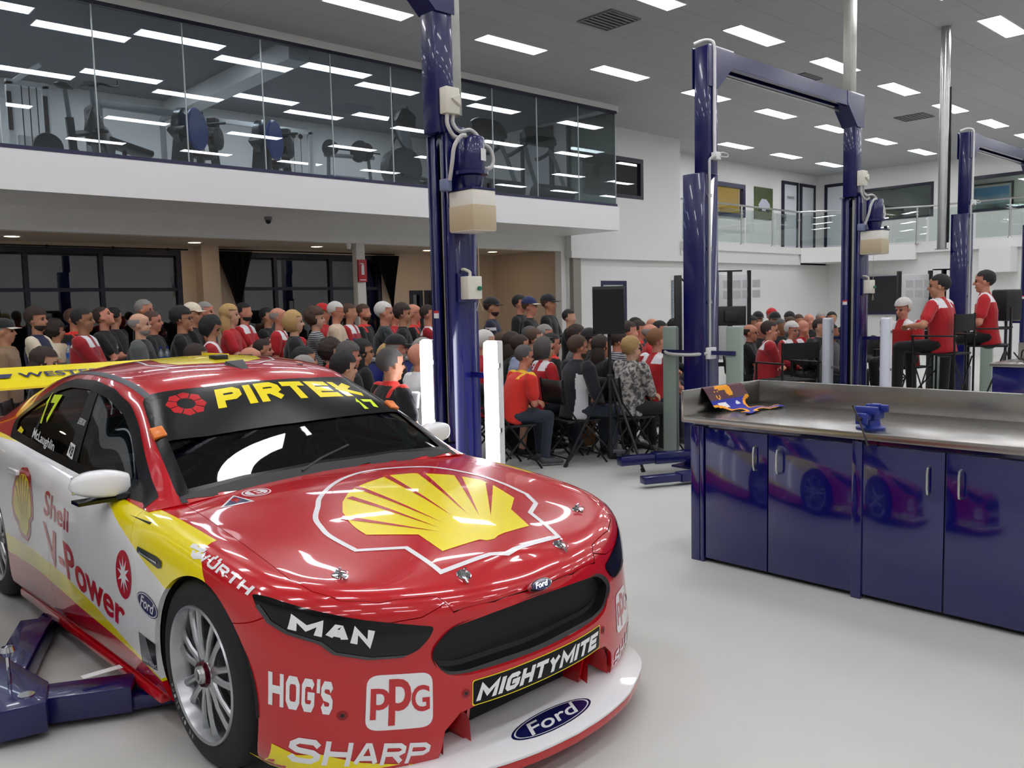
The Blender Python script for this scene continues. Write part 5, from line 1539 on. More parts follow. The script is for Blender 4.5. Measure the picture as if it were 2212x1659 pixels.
# ---- ceiling cable ducts and the exhaust pipe
t = MB().b2(3.93, 4.05, 4.83, 4.93, 2.98, 5.5).build('cable_duct', GALV, bev=.004)
tag(t, 'grey steel cable duct from the ceiling down behind the nearest hoist column', 'cable duct', 'ceiling cable ducts')
t = MB().b2(10.08, 10.22, 4.83, 4.93, 3.9, 5.5).build('cable_duct', GALV, bev=.004)
tag(t, 'grey steel cable duct from the ceiling to the right column of the middle hoist', 'cable duct', 'ceiling cable ducts')
t = thing('exhaust_pipe', 'round stainless extraction pipe hanging from the ceiling, left of the farthest hoist', 'pipe', (13.4, 5.0, 2.3))
mb = MB(); mb.lathe([(.06, 0), (.066, .0), (.066, 3.2), (.06, 3.2)], 28); mb.build('pipe', STEEL, t, smooth=True)
mb = MB(); mb.lathe([(.06, 0), (.09, 0), (.09, .012), (.06, .012)], 28); mb.build('flange', STEEL, t, smooth=True)
mb = MB(); mb.b2(.045, .075, -.075, -.045, .1, 2.35); mb.build('seal_strip', BLACK, t, fix=True)

# ---- white pole with the fire extinguisher sign, under the gym beam
o = MB().b2(8.14, 8.31, 12.64, 12.78, 0, 2.75).build('support_post', mat('post white', 'cfcac2', .45), bev=.006)
tag(o, 'white square steel post under the gym beam, carrying a red fire sign', 'post')
t = thing('fire_sign', 'red fire extinguisher location sign on the white post', 'sign', (8.22, 12.60, 2.28))
MB().b2(-.085, .085, -.012, .03, -.19, .19).build('sign_plate', mat('sign red', 'a81c26', .4), t, bev=.004)
mb = MB(); mb.b2(-.025, .03, -.016, -.012, -.07, .09); mb.b2(-.012, .02, -.016, -.012, .09, .125); mb.b2(-.045, .0, -.016, -.012, .115, .128); mb.build('extinguisher_symbol', STICK, t)
mb = MB(); mb.b2(-.06, .06, -.016, -.012, -.165, -.15); mb.build('sign_lettering', STICK, t)
# dome camera under the soffit
t = thing('dome_camera', 'small dark dome security camera under the gym soffit', 'security camera', (6.35, 12.3, 3.07))
MB().lathe([(.06, 0), (.06, -.04), (.05, -.05), (0, -.05)], 20).build('camera_base', mat('camera grey', '77787a', .5), t, smooth=True)
MB().lathe([(.045, -.05), (.043, -.075), (.03, -.10), (0, -.11)], 20).build('camera_dome', BLACKG, t, smooth=True)
# small white corner speaker by the post
tag(MB().lathe([(0, 0), (.03, 0), (.045, .06), (.04, .10), (0, .10)], 14, T(8.03, 12.70, 2.65)).build('detector', WHITE, smooth=True), 'small white detector on the beam left of the white post', 'detector')

# ---- tied back black curtains and the rod
CURT = mat('black curtain', '0b0b0c', .9)
rod = thing('curtain_rod', 'thin black curtain rod along the top of the low windows', 'curtain rod', (3.0, 14.93, 2.73))
MB().tube([(-6, 0, 0), (3.15, 0, 0)], .012, 8).build('rod', CURT, rod)
for x in (-4, -.5, .2, .9, 1.9, 2.8): MB().lathe([(.02, -.02), (.022, 0), (.02, .02)], 8, T(x, 0, 0)).build('rod_bracket', CURT, rod)
def curtain(x0, x1, xt, zt, label, lean):
    mb = MB(); P = []
    n = 48
    for j in range(22):
        t_ = j / 21; z = 2.72 - (2.72 - zt) * t_ if t_ <= 1 else 0
        w = (1 - t_) ** 1.15
        P.append([(xt + (x0 + (x1 - x0) * i / n - xt) * (w * .94 + .06), 14.86 + .035 * sin(i * 1.9) * (1 - .3 * t_) , z) for i in range(n + 1)])
    for j in range(1, 8):
        z = zt - zt * j / 7; w = .10 + .10 * min(1, j / 2)
        P.append([(xt + (x0 + (x1 - x0) * i / n - (x0 + x1) / 2) * w, 14.86 + .03 * sin(i * 1.9), max(z, .02)) for i in range(n + 1)])
    mb.grid(P); o = mb.build('curtain', CURT, smooth=True, sharp=80); tag(o, label, 'curtain', 'black tied curtains')
curtain(6.62, 7.32, 7.02, 1.62, 'black tied-back curtain left of the middle windows', 0)
curtain(10.02, 10.62, 10.42, 1.68, 'black tied-back curtain right of the white post', 0)
rod2 = thing('curtain_rod', 'thin black curtain rod between the two black curtains', 'curtain rod', (8.6, 14.93, 2.75)); MB().tube([(-1.95, 0, 0), (1.95, 0, 0)], .012, 8).build('rod', CURT, rod2)

# ---- upper gallery railing
rail = thing('gallery_railing', 'stainless handrail with glass infill around the upper gallery', 'railing', (22.9, 12.45, 3.08))
RP = [(17.25, 12.45), (22.9, 12.45), (24.2, 10.72), (24.72, 9.6), (24.74, 7.2), (24.74, -6)]
def rl(p, z=0): return (p[0] - 22.9, p[1] - 12.45, z)
MB().tube([rl(p, 1.02) for p in RP], .025, 10).build('handrail', STEEL, rail, smooth=True)
posts = [(19.9, 12.45), (21.45, 12.45), (22.9, 12.45), (24.62, 9.85), (24.74, 7.55), (24.74, 4), (24.74, 1), (24.74, -2)]
for p in posts:
    mb = MB(); mb.tube([rl(p, .0), rl(p, 1.0)], .024, 10); mb.lathe([(0, .05), (.045, .04), (.05, 0)], 14, T(*rl(p, 0))); mb.lathe([(.035, .78), (.04, .80), (.035, .82)], 12, T(*rl(p, 0))); mb.build('rail_post', STEEL, rail, smooth=True)
RG = glass('rail glass', 'f1f6f4', refl=.03)
for a, b in zip(RP, RP[1:]):
    a3, b3 = Vector(rl(a)), Vector(rl(b)); d = b3 - a3; L = d.length; n = max(1, round(L / 1.5))
    for k in range(n):
        M = T(*(a3 + d * (k / n))) @ RZ(math.atan2(d.y, d.x)); mb = MB(); mb.b2(.03, L / n - .03, -.005, .005, .06, .92, M); mb.build('glass_panel', RG, rail)

# ---- pictures on the gallery walls
def picture(label, M, w, h, m, fr=None, mt=None):
    t = thing('framed_picture' if fr else 'poster', label, 'picture'); t.matrix_world = M
    if fr:
        mb = MB(); mb.b2(-w / 2, w / 2, -h / 2, -h / 2 + .05, 0, .03); mb.b2(-w / 2, w / 2, h / 2 - .05, h / 2, 0, .03); mb.b2(-w / 2, -w / 2 + .05, -h / 2 + .05, h / 2 - .05, 0, .03); mb.b2(w / 2 - .05, w / 2, -h / 2 + .05, h / 2 - .05, 0, .03); mb.build('frame', fr, t)
        MB().b2(-w / 2 + .04, w / 2 - .04, -h / 2 + .04, h / 2 - .04, 0, .012).build('mount', mt, t)
        MB().b2(-w / 2 + .12, w / 2 - .12, -h / 2 + .12, h / 2 - .12, .012, .016).build('print', m, t)
    else: MB().b2(-w / 2, w / 2, -h / 2, h / 2, 0, .02).build('print', m, t)
    return t
def landscape(name, sky, mid, low, sc=3):
    m = mat(name, mid, .5); nt = m.node_tree; b = nt.nodes['Principled BSDF']
    tc = nt.nodes.new('ShaderNodeTexCoord'); sp = nt.nodes.new('ShaderNodeSeparateXYZ'); nt.links.new(tc.outputs['Generated'], sp.inputs[0])
    n = nt.nodes.new('ShaderNodeTexNoise'); n.inputs['Scale'].default_value = sc; n.inputs['Detail'].default_value = 6; nt.links.new(tc.outputs['Generated'], n.inputs['Vector'])
    ad = nt.nodes.new('ShaderNodeMath'); ad.operation = 'MULTIPLY_ADD'; ad.inputs[1].default_value = .5; nt.links.new(n.outputs['Fac'], ad.inputs[0]); nt.links.new(sp.outputs['Y'], ad.inputs[2])
    r = nt.nodes.new('ShaderNodeValToRGB'); e = r.color_ramp.elements
    e[0].position = .35; e[0].color = (*lin(low), 1); e[1].position = 1.0; e[1].color = (*lin(sky), 1); k = e.new(.65); k.color = (*lin(mid), 1)
    nt.links.new(ad.outputs[0], r.inputs['Fac']); nt.links.new(r.outputs['Color'], b.inputs['Base Color']); return m
Mb = Matrix(((1, 0, 0, 0), (0, 0, -1, 0), (0, 1, 0, 0), (0, 0, 0, 1)))
p = picture('poster of a white race car on green grass, left of the gallery doors', T(22.8, 13.54, 4.45) @ Mb, 1.0, .92, landscape('poster grass', '3c4a20', '4c5a26', '3e4a22', 5))
mb = MB(); mb.add([(-.30, -.05, .022), (-.12, .13, .022), (.12, .13, .022), (.32, .0, .022), (.36, -.15, .022), (.1, -.22, .022), (-.2, -.20, .022)], [(0, 6, 5, 4, 3, 2, 1)]); mb.build('printed_car', mat('print white', 'b9bccb', .5), p)
mb = MB(); mb.add([(-.3, -.12, .023), (-.1, -.12, .023), (-.12, -.24, .023), (-.28, -.24, .023)], [(0, 3, 2, 1)]); mb.add([(.1, -.12, .023), (.3, -.10, .023), (.28, -.24, .023), (.1, -.24, .023)], [(0, 3, 2, 1)]); mb.build('printed_wheels', mat('print dark', '23252c', .5), p)
Mr = Matrix(((0, 0, -1, 0), (-1, 0, 0, 0), (0, 1, 0, 0), (0, 0, 0, 1)))
picture('dark framed landscape print with blue sky behind the gallery window', T(28.19, 9.2, 4.45) @ Mr, 1.35, 1.0, landscape('print blue', '5aa0d8', 'c9dbe8', '4c5a44'), BLACK, STICK)
picture('dark framed print with a red dome shape at the right picture edge', T(28.19, 7.0, 4.45) @ Mr, 1.35, 1.0, landscape('print red', 'b9bcc4', 'c0392f', '55504c'), BLACK, STICK)

# ---- machines and stands at the back: white notice panels, monitors, tool trolley
PANEL = mat('clear white panel', 'cdd0d0', .35); GRIDP = mat('panel grid', 'bcbfbf', .5)
def notice(label, x, y, w, h, z0, rz):
    t = thing('display_panel', label, 'display panel', (x, y, 0), rz, 'white display panels on stands')
    MB().b2(-w / 2, w / 2, -.02, .02, z0, z0 + h).build('panel', PANEL, t, bev=.01)
    for i in range(4):
        for j in range(2): MB().b2(-w / 2 + .07 + i * .14, -w / 2 + .18 + i * .14, -.024, -.02, z0 + h - .20 - j * .15, z0 + h - .09 - j * .15).build('printed_sheet', GRIDP, t)
    mb = MB(); mb.b2(-w / 2 - .05, -w / 2, -.03, .03, 0, z0 + h + .05); mb.b2(w / 2, w / 2 + .05, -.03, .03, 0, z0 + h + .05); mb.b2(-w / 2 - .05, w / 2 + .05, -.03, .03, z0 - .1, z0 - .04); mb.build('stand_frame', BLACK, t, fix=True)
    mb = MB(); mb.b2(-w / 2 - .06, -w / 2 + .01, -.35, .35, 0, .06); mb.b2(w / 2 - .01, w / 2 + .06, -.35, .35, 0, .06); mb.build('stand_foot', BLACK, t, fix=True)

# ================================================================ PEOPLE
def rot_to(d, up=Vector((0, 0, 1))):
    """matrix whose x axis is d"""
    x = d.normalized(); y = up.cross(x)
    if y.length < 1e-4: y = Vector((0, 1, 0))
    y.normalize(); z = x.cross(y)
    return Matrix((x, y, z)).transposed().to_4x4()
def ell(mb, c, r, M=None, n=12, m=8):
    M0 = Matrix.Translation(c) if M is None else M @ Matrix.Translation(c)
    mb.lathe([(sin(pi * k / m), -cos(pi * k / m)) for k in range(m + 1)], n, M0 @ Matrix.Diagonal((r[0], r[1], r[2], 1)))
def cap(mb, a, b, r0, r1, n=10):
    a = Vector(a); b = Vector(b); d = b - a; L = max(d.length, 1e-4)
    q = d.to_track_quat('Z', 'Y').to_matrix().to_4x4()
    prof = [(0, -r0), (r0 * .6, -r0 * .8), (r0, 0)] + [(r0 + (r1 - r0) * t, L * t) for t in (.33, .66)] + [(r1, L), (r1 * .6, L + r1 * .8), (0, L + r1)]
    mb.lathe(prof, n, Matrix.Translation(a) @ q)
def limb(mb, pts, rs, n=10):
    for a, b, r0, r1 in zip(pts, pts[1:], rs, rs[1:]): cap(mb, a, b, r0, r1, n)
def rings(mb, R, lat, n=16):
    """torso loft: R = list of (centre, half depth, half width, forward)"""
    P = []
    for c, a, b, fw in R:
        P.append([Vector(c) + fw * (a * math.copysign(abs(cos(t)) ** .85, cos(t))) + lat * (b * math.copysign(abs(sin(t)) ** .8, sin(t))) for t in (2 * pi * k / n for k in range(n))])
    mb.grid(P, cv=True)
    mb.f.append(tuple(range(n))); mb.m.append(0)
    b0 = len(mb.v) - n; mb.f.append(tuple(b0 + k for k in reversed(range(n)))); mb.m.append(0)
def fuse(mb, name, mats, parent, vox, pick=None, smooth=3):
    """weld overlapping volumes into one continuous skin"""
    me = bpy.data.meshes.new(name); me.from_pydata([tuple(v) for v in mb.v], [], mb.f)
    o = bpy.data.objects.new(name, me); COL.objects.link(o)
    r = o.modifiers.new('r', 'REMESH'); r.mode = 'VOXEL'; r.voxel_size = vox; r.use_smooth_shade = True
    if smooth:
        s = o.modifiers.new('s', 'SMOOTH'); s.factor = .5; s.iterations = smooth
    bake(o)
    me = o.data; me.materials.clear()
    for m in mats: me.materials.append(m)
    if pick and len(mats) > 1:
        idx = [pick(p.center, p.normal) for p in me.polygons]
        me.polygons.foreach_set('material_index', idx)
    for p in me.polygons: p.use_smooth = True
    o.name = name; o.parent = parent
    return o
def ik(s, h, L1, L2, pole):
    d = h - s; D = min(d.length, (L1 + L2) * .995); dn = d.normalized()
    h = s + dn * D
    a = (L1 * L1 - L2 * L2 + D * D) / (2 * D); hh = math.sqrt(max(L1 * L1 - a * a, 1e-6))
    pl = pole - dn * pole.dot(dn); pl.normalize()
    return s + dn * a + pl * hh, h

SKINS = {'f': mat('skin fair', 'c99a80', .55, sub=.05), 'm': mat('skin medium', 'b47f62', .55, sub=.05), 'r': mat('skin ruddy', 'c08068', .55, sub=.05), 'd': mat('skin tan', '96684c', .55, sub=.05)}
HAIRS = {k: mat('hair ' + n, c, .7, bump=(180, .5)) for k, n, c in (('k', 'black', '121010'), ('n', 'dark brown', '2a1c14'), ('b', 'brown', '4a3324'), ('g', 'grey', '8d8984'), ('w', 'white', 'c9c6c0'), ('y', 'blonde', 'b5935e'), ('s', 'salt and pepper', '4d4a48'), ('i', 'ginger brown', '7c5232'))}
def cloth_m(c, kind='plain'):
    n = 'cloth ' + kind + ' ' + c
    if n in MATS: return MATS[n]
    m = mat(n, c, .85, sheen=.15, bump=(25, .25))
    if kind != 'plain':
        nt = m.node_tree; b = nt.nodes['Principled BSDF']; tc = nt.nodes.new('ShaderNodeTexCoord')
        if kind == 'stripe':
            t = nt.nodes.new('ShaderNodeTexWave'); t.bands_direction = 'Z'; t.inputs['Scale'].default_value = 14
        elif kind == 'plaid':
            t = nt.nodes.new('ShaderNodeTexBrick'); t.offset = 0; t.inputs['Scale'].default_value = 14
        else:
            t = nt.nodes.new('ShaderNodeTexNoise'); t.inputs['Scale'].default_value = 28; t.inputs['Detail'].default_value = 5
        nt.links.new(tc.outputs['Object'], t.inputs['Vector'])
        r = nt.nodes.new('ShaderNodeValToRGB'); e = r.color_ramp.elements
        e[0].position = .42; e[0].color = (*lin(c), 1); e[1].position = .58; e[1].color = (*lin({'stripe': '9a9ca0', 'plaid': '3e474a', 'floral': 'b9b4ae'}[kind]), 1)
        nt.links.new(t.outputs['Fac'], r.inputs['Fac']); nt.links.new(r.outputs['Color'], b.inputs['Base Color'])
    return m
RED = 'b0141f'; BRED = 'd22a1c'; BLK = '0f1012'; WHT = 'd8d8da'
TOPS = {  # base colour, accent colour, accent pattern, long sleeves, bulk, weave
    'team': (RED, WHT, 'yoke', 0, .013, 'plain'), 'teamjk': ('9c1520', WHT, 'yoke', 1, .022, 'plain'), 'redpolo': (RED, BRED, 'logo', 0, .013, 'plain'), 'bright': (BRED, 'e2b020', 'trim', 0, .018, 'plain'),
    'black': (BLK, 'a0a0a4', 'logo', 0, .013, 'plain'), 'blackred': (BLK, BRED, 'trim', 0, .013, 'plain'), 'blackjk': (BLK, '2a2b2e', 'none', 1, .022, 'plain'), 'navyjk': ('10131c', 'c9c9cc', 'side', 1, .022, 'plain'),
    'navywhite': ('141a40', 'dccfb8', 'sleeve', 0, .015, 'plain'), 'vest': ('101214', '55595a', 'sleeve', 1, .025, 'plain'), 'cream': ('cbb79c', 'bca88c', 'none', 1, .018, 'plain'), 'white': ('d6d6d8', 'b03030', 'logo', 1, .015, 'plain'),
    'blue': ('8f9cb8', 'c8c8cc', 'none', 1, .015, 'plain'), 'plaid': ('121a1c', '121a1c', 'none', 1, .02, 'plaid'), 'stripe': ('232427', '1b1c1e', 'vest', 1, .018, 'stripe'), 'floral': ('4c4b4b', '4c4b4b', 'none', 1, .02, 'floral'),
    'grey': ('5a5e60', '5a5e60', 'none', 1, .018, 'plain'), 'navy': ('161b33', 'c9cace', 'stripes', 1, .022, 'plain'), 'tan': ('8a7055', '8a7055', 'none', 1, .022, 'plain')}
BOTS = {'k': '101114', 'j': '26303f', 'n': '15182a', 't': '7d6b4e', 's': '33363a'}
SHOE = mat('shoe black', '15151a', .6); SHOEG = mat('shoe grey', '4a4d50', .7); SOLE = mat('sole white', 'b9b9bb', .6)
FRAMES = mat('glasses frame', '17181b', .3); EYE = mat('eye dark', '1d1512', .2)

def person(x, y, ztop, face, pose, arms, hair, hc, skin, topk, botk, label, look=0, nod=0, fine=2, w=1.0, extra='', lean=None, group=None, seat=.45):
    """face: heading in degrees; look / nod: head turn and nod in degrees; fine 0..2"""
    sit = pose == 'sit'
    base = (1.75 if not sit else seat + .86)
    k = (ztop / base) if not sit else (ztop - seat) / .86
    k = max(.86, min(1.12, k))
    if lean is None: lean = 6 if sit else 1
    root = thing('person', label, 'person', (x, y, 0), rad(face), group)
    vox = (.020, .0135, .0095)[fine]
    lat = Vector((0, 1, 0))
    S = lambda v: Vector(v) * k
    hipz = (seat + .085 * k) if sit else .93 * k
    P0 = Vector((0, 0, hipz))
    Rl = Matrix.Rotation(rad(lean), 3, 'Y')
    up = Rl @ Vector((0, 0, 1)); fw = Rl @ Vector((1, 0, 0))
    Rn = Matrix.Rotation(rad(lean * .4), 3, 'Y'); upn = Rn @ Vector((0, 0, 1))
    sp = lambda t, f=0: P0 + up * (t * k) + fw * (f * k)
    neck = sp(.50); 
    hd = neck + upn * (.152 * k)
    if not sit or True:     # fit the crown to the requested height
        dz = ztop - (hd.z + .126 * k); 
        if not sit:
            pass
        hd = hd + Vector((0, 0, max(-.03, min(.03, dz))))
    sh = {s: sp(.450) + lat * (s * .192 * k * w) for s in (-1, 1)}
    hip = {s: P0 + lat * (s * .088 * k * w) for s in (-1, 1)}
    if sit:
        kn = {s: Vector((.43 * k, s * (.11 + .03 * w) * k, seat + .06 * k)) for s in (-1, 1)}
        an = {s: Vector(((.46 if s > 0 else .38) * k, s * .13 * k, .085)) for s in (-1, 1)}
    else:
        kn = {s: Vector((.015, s * .10 * k, .50 * k)) for s in (-1, 1)}
        an = {s: Vector((-.02, s * .115 * k, .085 * k)) for s in (-1, 1)}
    # hand targets
    H = {}
    lapz = seat + .16 * k if sit else 1.0 * k
    for s in (-1, 1):
        H[s] = {'lap': Vector((.26 * k, s * .10 * k, lapz + .02)) if sit else Vector((.05, s * .26 * k, .80 * k)),
                'clasp': Vector((.33 * k, s * .030 * k, lapz + .06 * k)) if sit else sp(.10, .27) + lat * (s * .04 * k),
                'cross': sp(.21, .17) + lat * (-s * .13 * k), 'down': Vector((.02, s * .25 * k, .78 * k)),
                'drink': sp(.22, .26) + lat * (s * .06 * k) if s > 0 else (Vector((.22 * k, s * .11 * k, lapz)) if sit else sp(.16, .20) + lat * (.02)),
                'chin': hd + Vector((.10 * k, .02, -.15 * k)) if s > 0 else sp(.18, .18) + lat * (.05),
                'phone': sp(.20, .30) + lat * (s * .045 * k), 'behind': hd + Vector((-.09 * k, s * .05, -.02)) if s > 0 else sp(.20, .17) + lat * (.06),
                'rest': Vector((.28 * k, s * .24 * k, seat + .30 * k)) if sit else sp(.05, .25) + lat * (s * .18 * k), 'table': sp(.08, .33) + lat * (s * .12 * k)}[arms]
    el = {}
    for s in (-1, 1):
        pole = Vector((-.4, s * .8, -.6)) if arms != 'behind' or s < 0 else Vector((.2, 1, .3))
        if arms == 'cross': pole = Vector((.1, s * 1.0, -.5))
        el[s], H[s] = ik(sh[s], H[s], .285 * k, .255 * k, pole)
    shorts = botk.isupper() or botk == 'z'
    # ---------- body: one continuous skin
    mb = MB()
    rings(mb, [(sp(-.06), .085 * k, .13 * k * w, fw), (sp(.08), .085 * k, .12 * k * w, fw), (sp(.25), .095 * k, .135 * k * w, fw), (sp(.40), .085 * k, .15 * k * w, fw), (sp(.47), .06 * k, .11 * k * w, fw), (sp(.51), .052 * k, .058 * k, fw)], lat)
    limb(mb, [sp(.45), neck + (hd - neck) * .55], [.056 * k, .053 * k])
    for s in (-1, 1):
        limb(mb, [sh[s], el[s], H[s]], [.050 * k * w, .040 * k, .026 * k])
        limb(mb, [hip[s], kn[s], an[s]], [.072 * k, .055 * k, .036 * k])
        cap(mb, kn[s].lerp(an[s], .22), kn[s].lerp(an[s], .4), .054 * k, .05 * k)
    # hands
    for s in (-1, 1):
        fd = (H[s] - el[s]).normalized()
        if arms in ('clasp', 'phone', 'lap', 'table', 'rest'): fd = (fd + Vector((.2, -s * .5, -.1))).normalized()
        Mh = Matrix.Translation(H[s]) @ rot_to(fd) @ Matrix.Rotation(s * rad(20), 4, 'X')
        ell(mb, (.045 * k, 0, 0), (.052 * k, .040 * k, .018 * k), Mh)
        curl = .55 if arms in ('drink', 'phone', 'clasp', 'chin') else .3
        fr = .0095 * k if fine == 2 else .011 * k
        for j, L in enumerate((.070, .078, .073, .058)):
            yy = (-.030 + .020 * j) * s * k
            a = Mh @ Vector((.085 * k, yy, 0)); b_ = Mh @ Vector(((.085 + L * .5) * k, yy * 1.08, -L * curl * .5 * k)); c = Mh @ Vector(((.085 + L * (.85 - curl * .35)) * k, yy * 1.1, -L * curl * 1.5 * k))
            limb(mb, [a, b_, c], [fr, fr * .95, fr * .8], 8)
        a = Mh @ Vector((.02 * k, -.034 * s * k, 0)); b_ = Mh @ Vector((.055 * k, -.062 * s * k, -.012 * k)); c = Mh @ Vector((.085 * k, -.064 * s * k, -.03 * k))
        limb(mb, [a, b_, c], [fr * 1.3, fr * 1.1, fr * .9], 8)
    # head
    HM = Matrix.Translation(hd) @ Matrix.Rotation(rad(look), 4, 'Z') @ Matrix.Rotation(rad(nod + lean * .3), 4, 'Y') @ Matrix.Diagonal((k * 1.07, k * 1.07, k * 1.07, 1))
    ell(mb, (-.012, 0, .028), (.096, .076, .090), HM, 16, 12)
    ell(mb, (.022, 0, -.040), (.066, .057 + .006 * (w > 1.05), .072), HM, 14, 10)
    ell(mb, (.058, 0, -.092), (.026, .028, .022), HM); ell(mb, (.068, 0, .030), (.022, .050, .014), HM); ell(mb, (.055, 0, .055), (.035, .052, .035), HM)
    ell(mb, (.080, 0, -.060), (.014, .024, .012), HM); ell(mb, (.060, .034, -.028), (.024, .020, .022), HM); ell(mb, (.060, -.034, -.028), (.024, .020, .022), HM)
    cap(mb, HM @ Vector((.086, 0, .012)), HM @ Vector((.106, 0, -.022)), .009 * k, .0145 * k, 8)
    for s in (-1, 1): ell(mb, (-.004, s * .077, -.008), (.017, .010, .029), HM)
    body = fuse(mb, 'body', [SKINS[skin]], root, vox, smooth=2)
    if fine > 0:
        for s in (-1, 1):
            e = MB(); ell(e, (.079, s * .030, .006), (.0105, .0135, .0085), HM, 10, 6); e.build('eye', EYE, body, smooth=True)
            e = MB(); ell(e, (.084, s * .031, .026), (.008, .021, .004), HM, 8, 4); e.build('eyebrow', HAIRS[hc if hc in 'knbsgi' else 'g'], body, smooth=True)
        e = MB(); ell(e, (.092, 0, -.0605), (.006, .021, .0035), HM, 8, 4); e.build('mouth', mat('lip', '7a4038', .6), body)
    # ---------- clothes
    base_c, acc, pat, long_, g, weave = TOPS[topk]
    g *= k
    mb = MB()
    belly = .015 * k if w > 1.05 else 0
    rings(mb, [(sp(-.09), .115 * k * w + g, .150 * k * w + g, fw), (sp(.02, .01), .112 * k * w + g + belly, .148 * k * w + g, fw), (sp(.15, .012), .108 * k * w + g + belly, .142 * k * w + g, fw), (sp(.30), .112 * k * w + g, .155 * k * w + g, fw), (sp(.40), .098 * k * w + g, .182 * k * w + g, fw), (sp(.46), .072 * k + g, .148 * k * w + g, fw), (sp(.49), .058 * k + g, .095 * k * w + g, fw), (sp(.505), .050 * k + g, .062 * k + g, fw)], lat)
    for s in (-1, 1):
        e1 = el[s]; u = (e1 - sh[s]).normalized()
        if long_:
            wr = H[s] + (el[s] - H[s]).normalized() * .015 * k
            limb(mb, [sh[s], e1, wr], [.056 * k * w + g, .043 * k + g, .029 * k + g * .8])
        else:
            limb(mb, [sh[s], sh[s].lerp(e1, .68)], [.056 * k * w + g, .050 * k + g * 1.2])
    mb2 = MB()
    rings(mb, [(sp(.49), .057 * k + g * .5, .062 * k + g * .5, fw), (sp(.53, -.004), .052 * k + g * .5, .057 * k + g * .5, fw)], lat, 14)
    def pick(c, n):
        q = c - P0; t = q.dot(up) / k; side = c.y / k
        if pat == 'yoke': return 1 if (t > .405 and abs(side) > .055 and abs(side) < .215 and n.z > .25) else 0
        if pat in ('sleeve',):
            for s in (-1, 1):
                if s * c.y > .155 * k * w and (c - sh[s]).length < .8: return 1
            return 0
        if pat == 'logo':
            return 1 if ((c - (sp(.33, .13) + lat * (.07 * k))).length < .028 * k and n.dot(fw) > .3) else 0
        if pat == 'trim':
            return 1 if ((t > .40 and .10 < abs(side) < .135) or (t > .49)) else 0
        if pat == 'side': return 1 if (n.dot(fw) < .2 and abs(side) > .13 * w and t < .38 and abs(c.y) < .19 * k * w and c.x < .12) else 0
        if pat == 'vest': return 0 if abs(side) > .14 * w or t > .44 else 1
        if pat == 'stripes': return 1 if (abs(side) > .19 and int(t * 26) % 5 == 0) else 0
        return 0
    fuse(mb, 'jacket' if topk.endswith('jk') or topk in ('vest', 'cream', 'tan') else 'shirt', [cloth_m(base_c, weave), cloth_m(acc)], root, max(vox, .012), pick, smooth=2)
    bc = BOTS[botk.lower()] if botk != 'z' else BOTS['k']
    mb = MB(); q = .014 * k
    ell(mb, sp(-.03), (.115 * k * w, .155 * k * w, .11 * k), None, 14, 10)
    for s in (-1, 1):
        if shorts:
            limb(mb, [hip[s], hip[s].lerp(kn[s], .80)], [.088 * k, .078 * k])
        else:
            limb(mb, [hip[s], kn[s], an[s] + Vector((0, 0, .01))], [.086 * k * min(w, 1.1), .066 * k, .052 * k])
    fuse(mb, 'shorts' if shorts else 'trousers', [cloth_m(bc)], root, max(vox, .014), smooth=2)
    for s in (-1, 1):
        mb = MB(); a = an[s]; out = Vector((1, s * .25, 0)).normalized()
        ell(mb, (a.x - .01, a.y, .055), (.055, .045, .05)); M = T(a.x, a.y, 0) @ rot_to(out)
        ell(mb, (.075, 0, .042), (.12, .047, .038), M); ell(mb, (.14, 0, .035), (.06, .043, .028), M)
        so = fuse(mb, 'shoe', [SHOEG if 'G' in extra else SHOE, SOLE if 'G' in extra or 'T' in extra else SHOE], root, .014, lambda c, n: 1 if c.z < .022 else 0, smooth=1)
    # ---------- hair
    Hm = HAIRS[hc]
    def shell(c, r, keep, name='hair', n=28, m=20, jit=.003, mm=None):
        mb = MB(); vs = []; 
        rnd = random.Random(hash(label) % 9999 if False else len(label))
        for i in range(m + 1):
            for j in range(n):
                a = 2 * pi * j / n; b_ = pi * i / m
                jj = 1 + rnd.uniform(-jit, jit) * 8
                vs.append(Vector((c[0] + r[0] * sin(b_) * cos(a) * jj, c[1] + r[1] * sin(b_) * sin(a) * jj, c[2] + r[2] * cos(b_) * jj)))
        fs = []
        for i in range(m):
            for j in range(n):
                f = (i * n + j, (i + 1) * n + j, (i + 1) * n + (j + 1) % n, i * n + (j + 1) % n)
                cc = (vs[f[0]] + vs[f[1]] + vs[f[2]] + vs[f[3]]) / 4
                if keep(cc): fs.append(f)
        mb.add([HM @ v for v in vs], fs)
        o = mb.build(name, mm or Hm, root, smooth=True, fix=True, sharp=80)
        bm = bmesh.new(); bm.from_mesh(o.data); bmesh.ops.delete(bm, geom=[v for v in bm.verts if not v.link_faces], context='VERTS'); bm.to_mesh(o.data); bm.free()
        return o
    if hair == 'short': shell((-.014, 0, .036), (.103, .083, .094), lambda p: (p.z > .062 - .3 * max(0, -p.x)) or (p.x < .012 and p.z > -.012 and abs(p.y) > .03) or (p.x < -.045 and p.z > -.068))
    elif hair == 'thick': shell((-.012, 0, .042), (.112, .091, .104), lambda p: (p.z > .064 - .3 * max(0, -p.x)) or (p.x < .016 and p.z > -.02 and abs(p.y) > .03) or (p.x < -.04 and p.z > -.075), jit=.006)
    elif hair == 'thin': shell((-.014, 0, .030), (.100, .082, .080), lambda p: (p.x < .005 and -.05 < p.z < .055))
    elif hair == 'bob': shell((-.014, 0, .010), (.112, .098, .128), lambda p: p.z > .07 or (p.x < .025 and p.z > -.105), jit=.005)
    elif hair == 'long':
        shell((-.014, 0, .036), (.110, .092, .102), lambda p: p.z > .068 or (p.x < .02 and p.z > -.06), jit=.005)
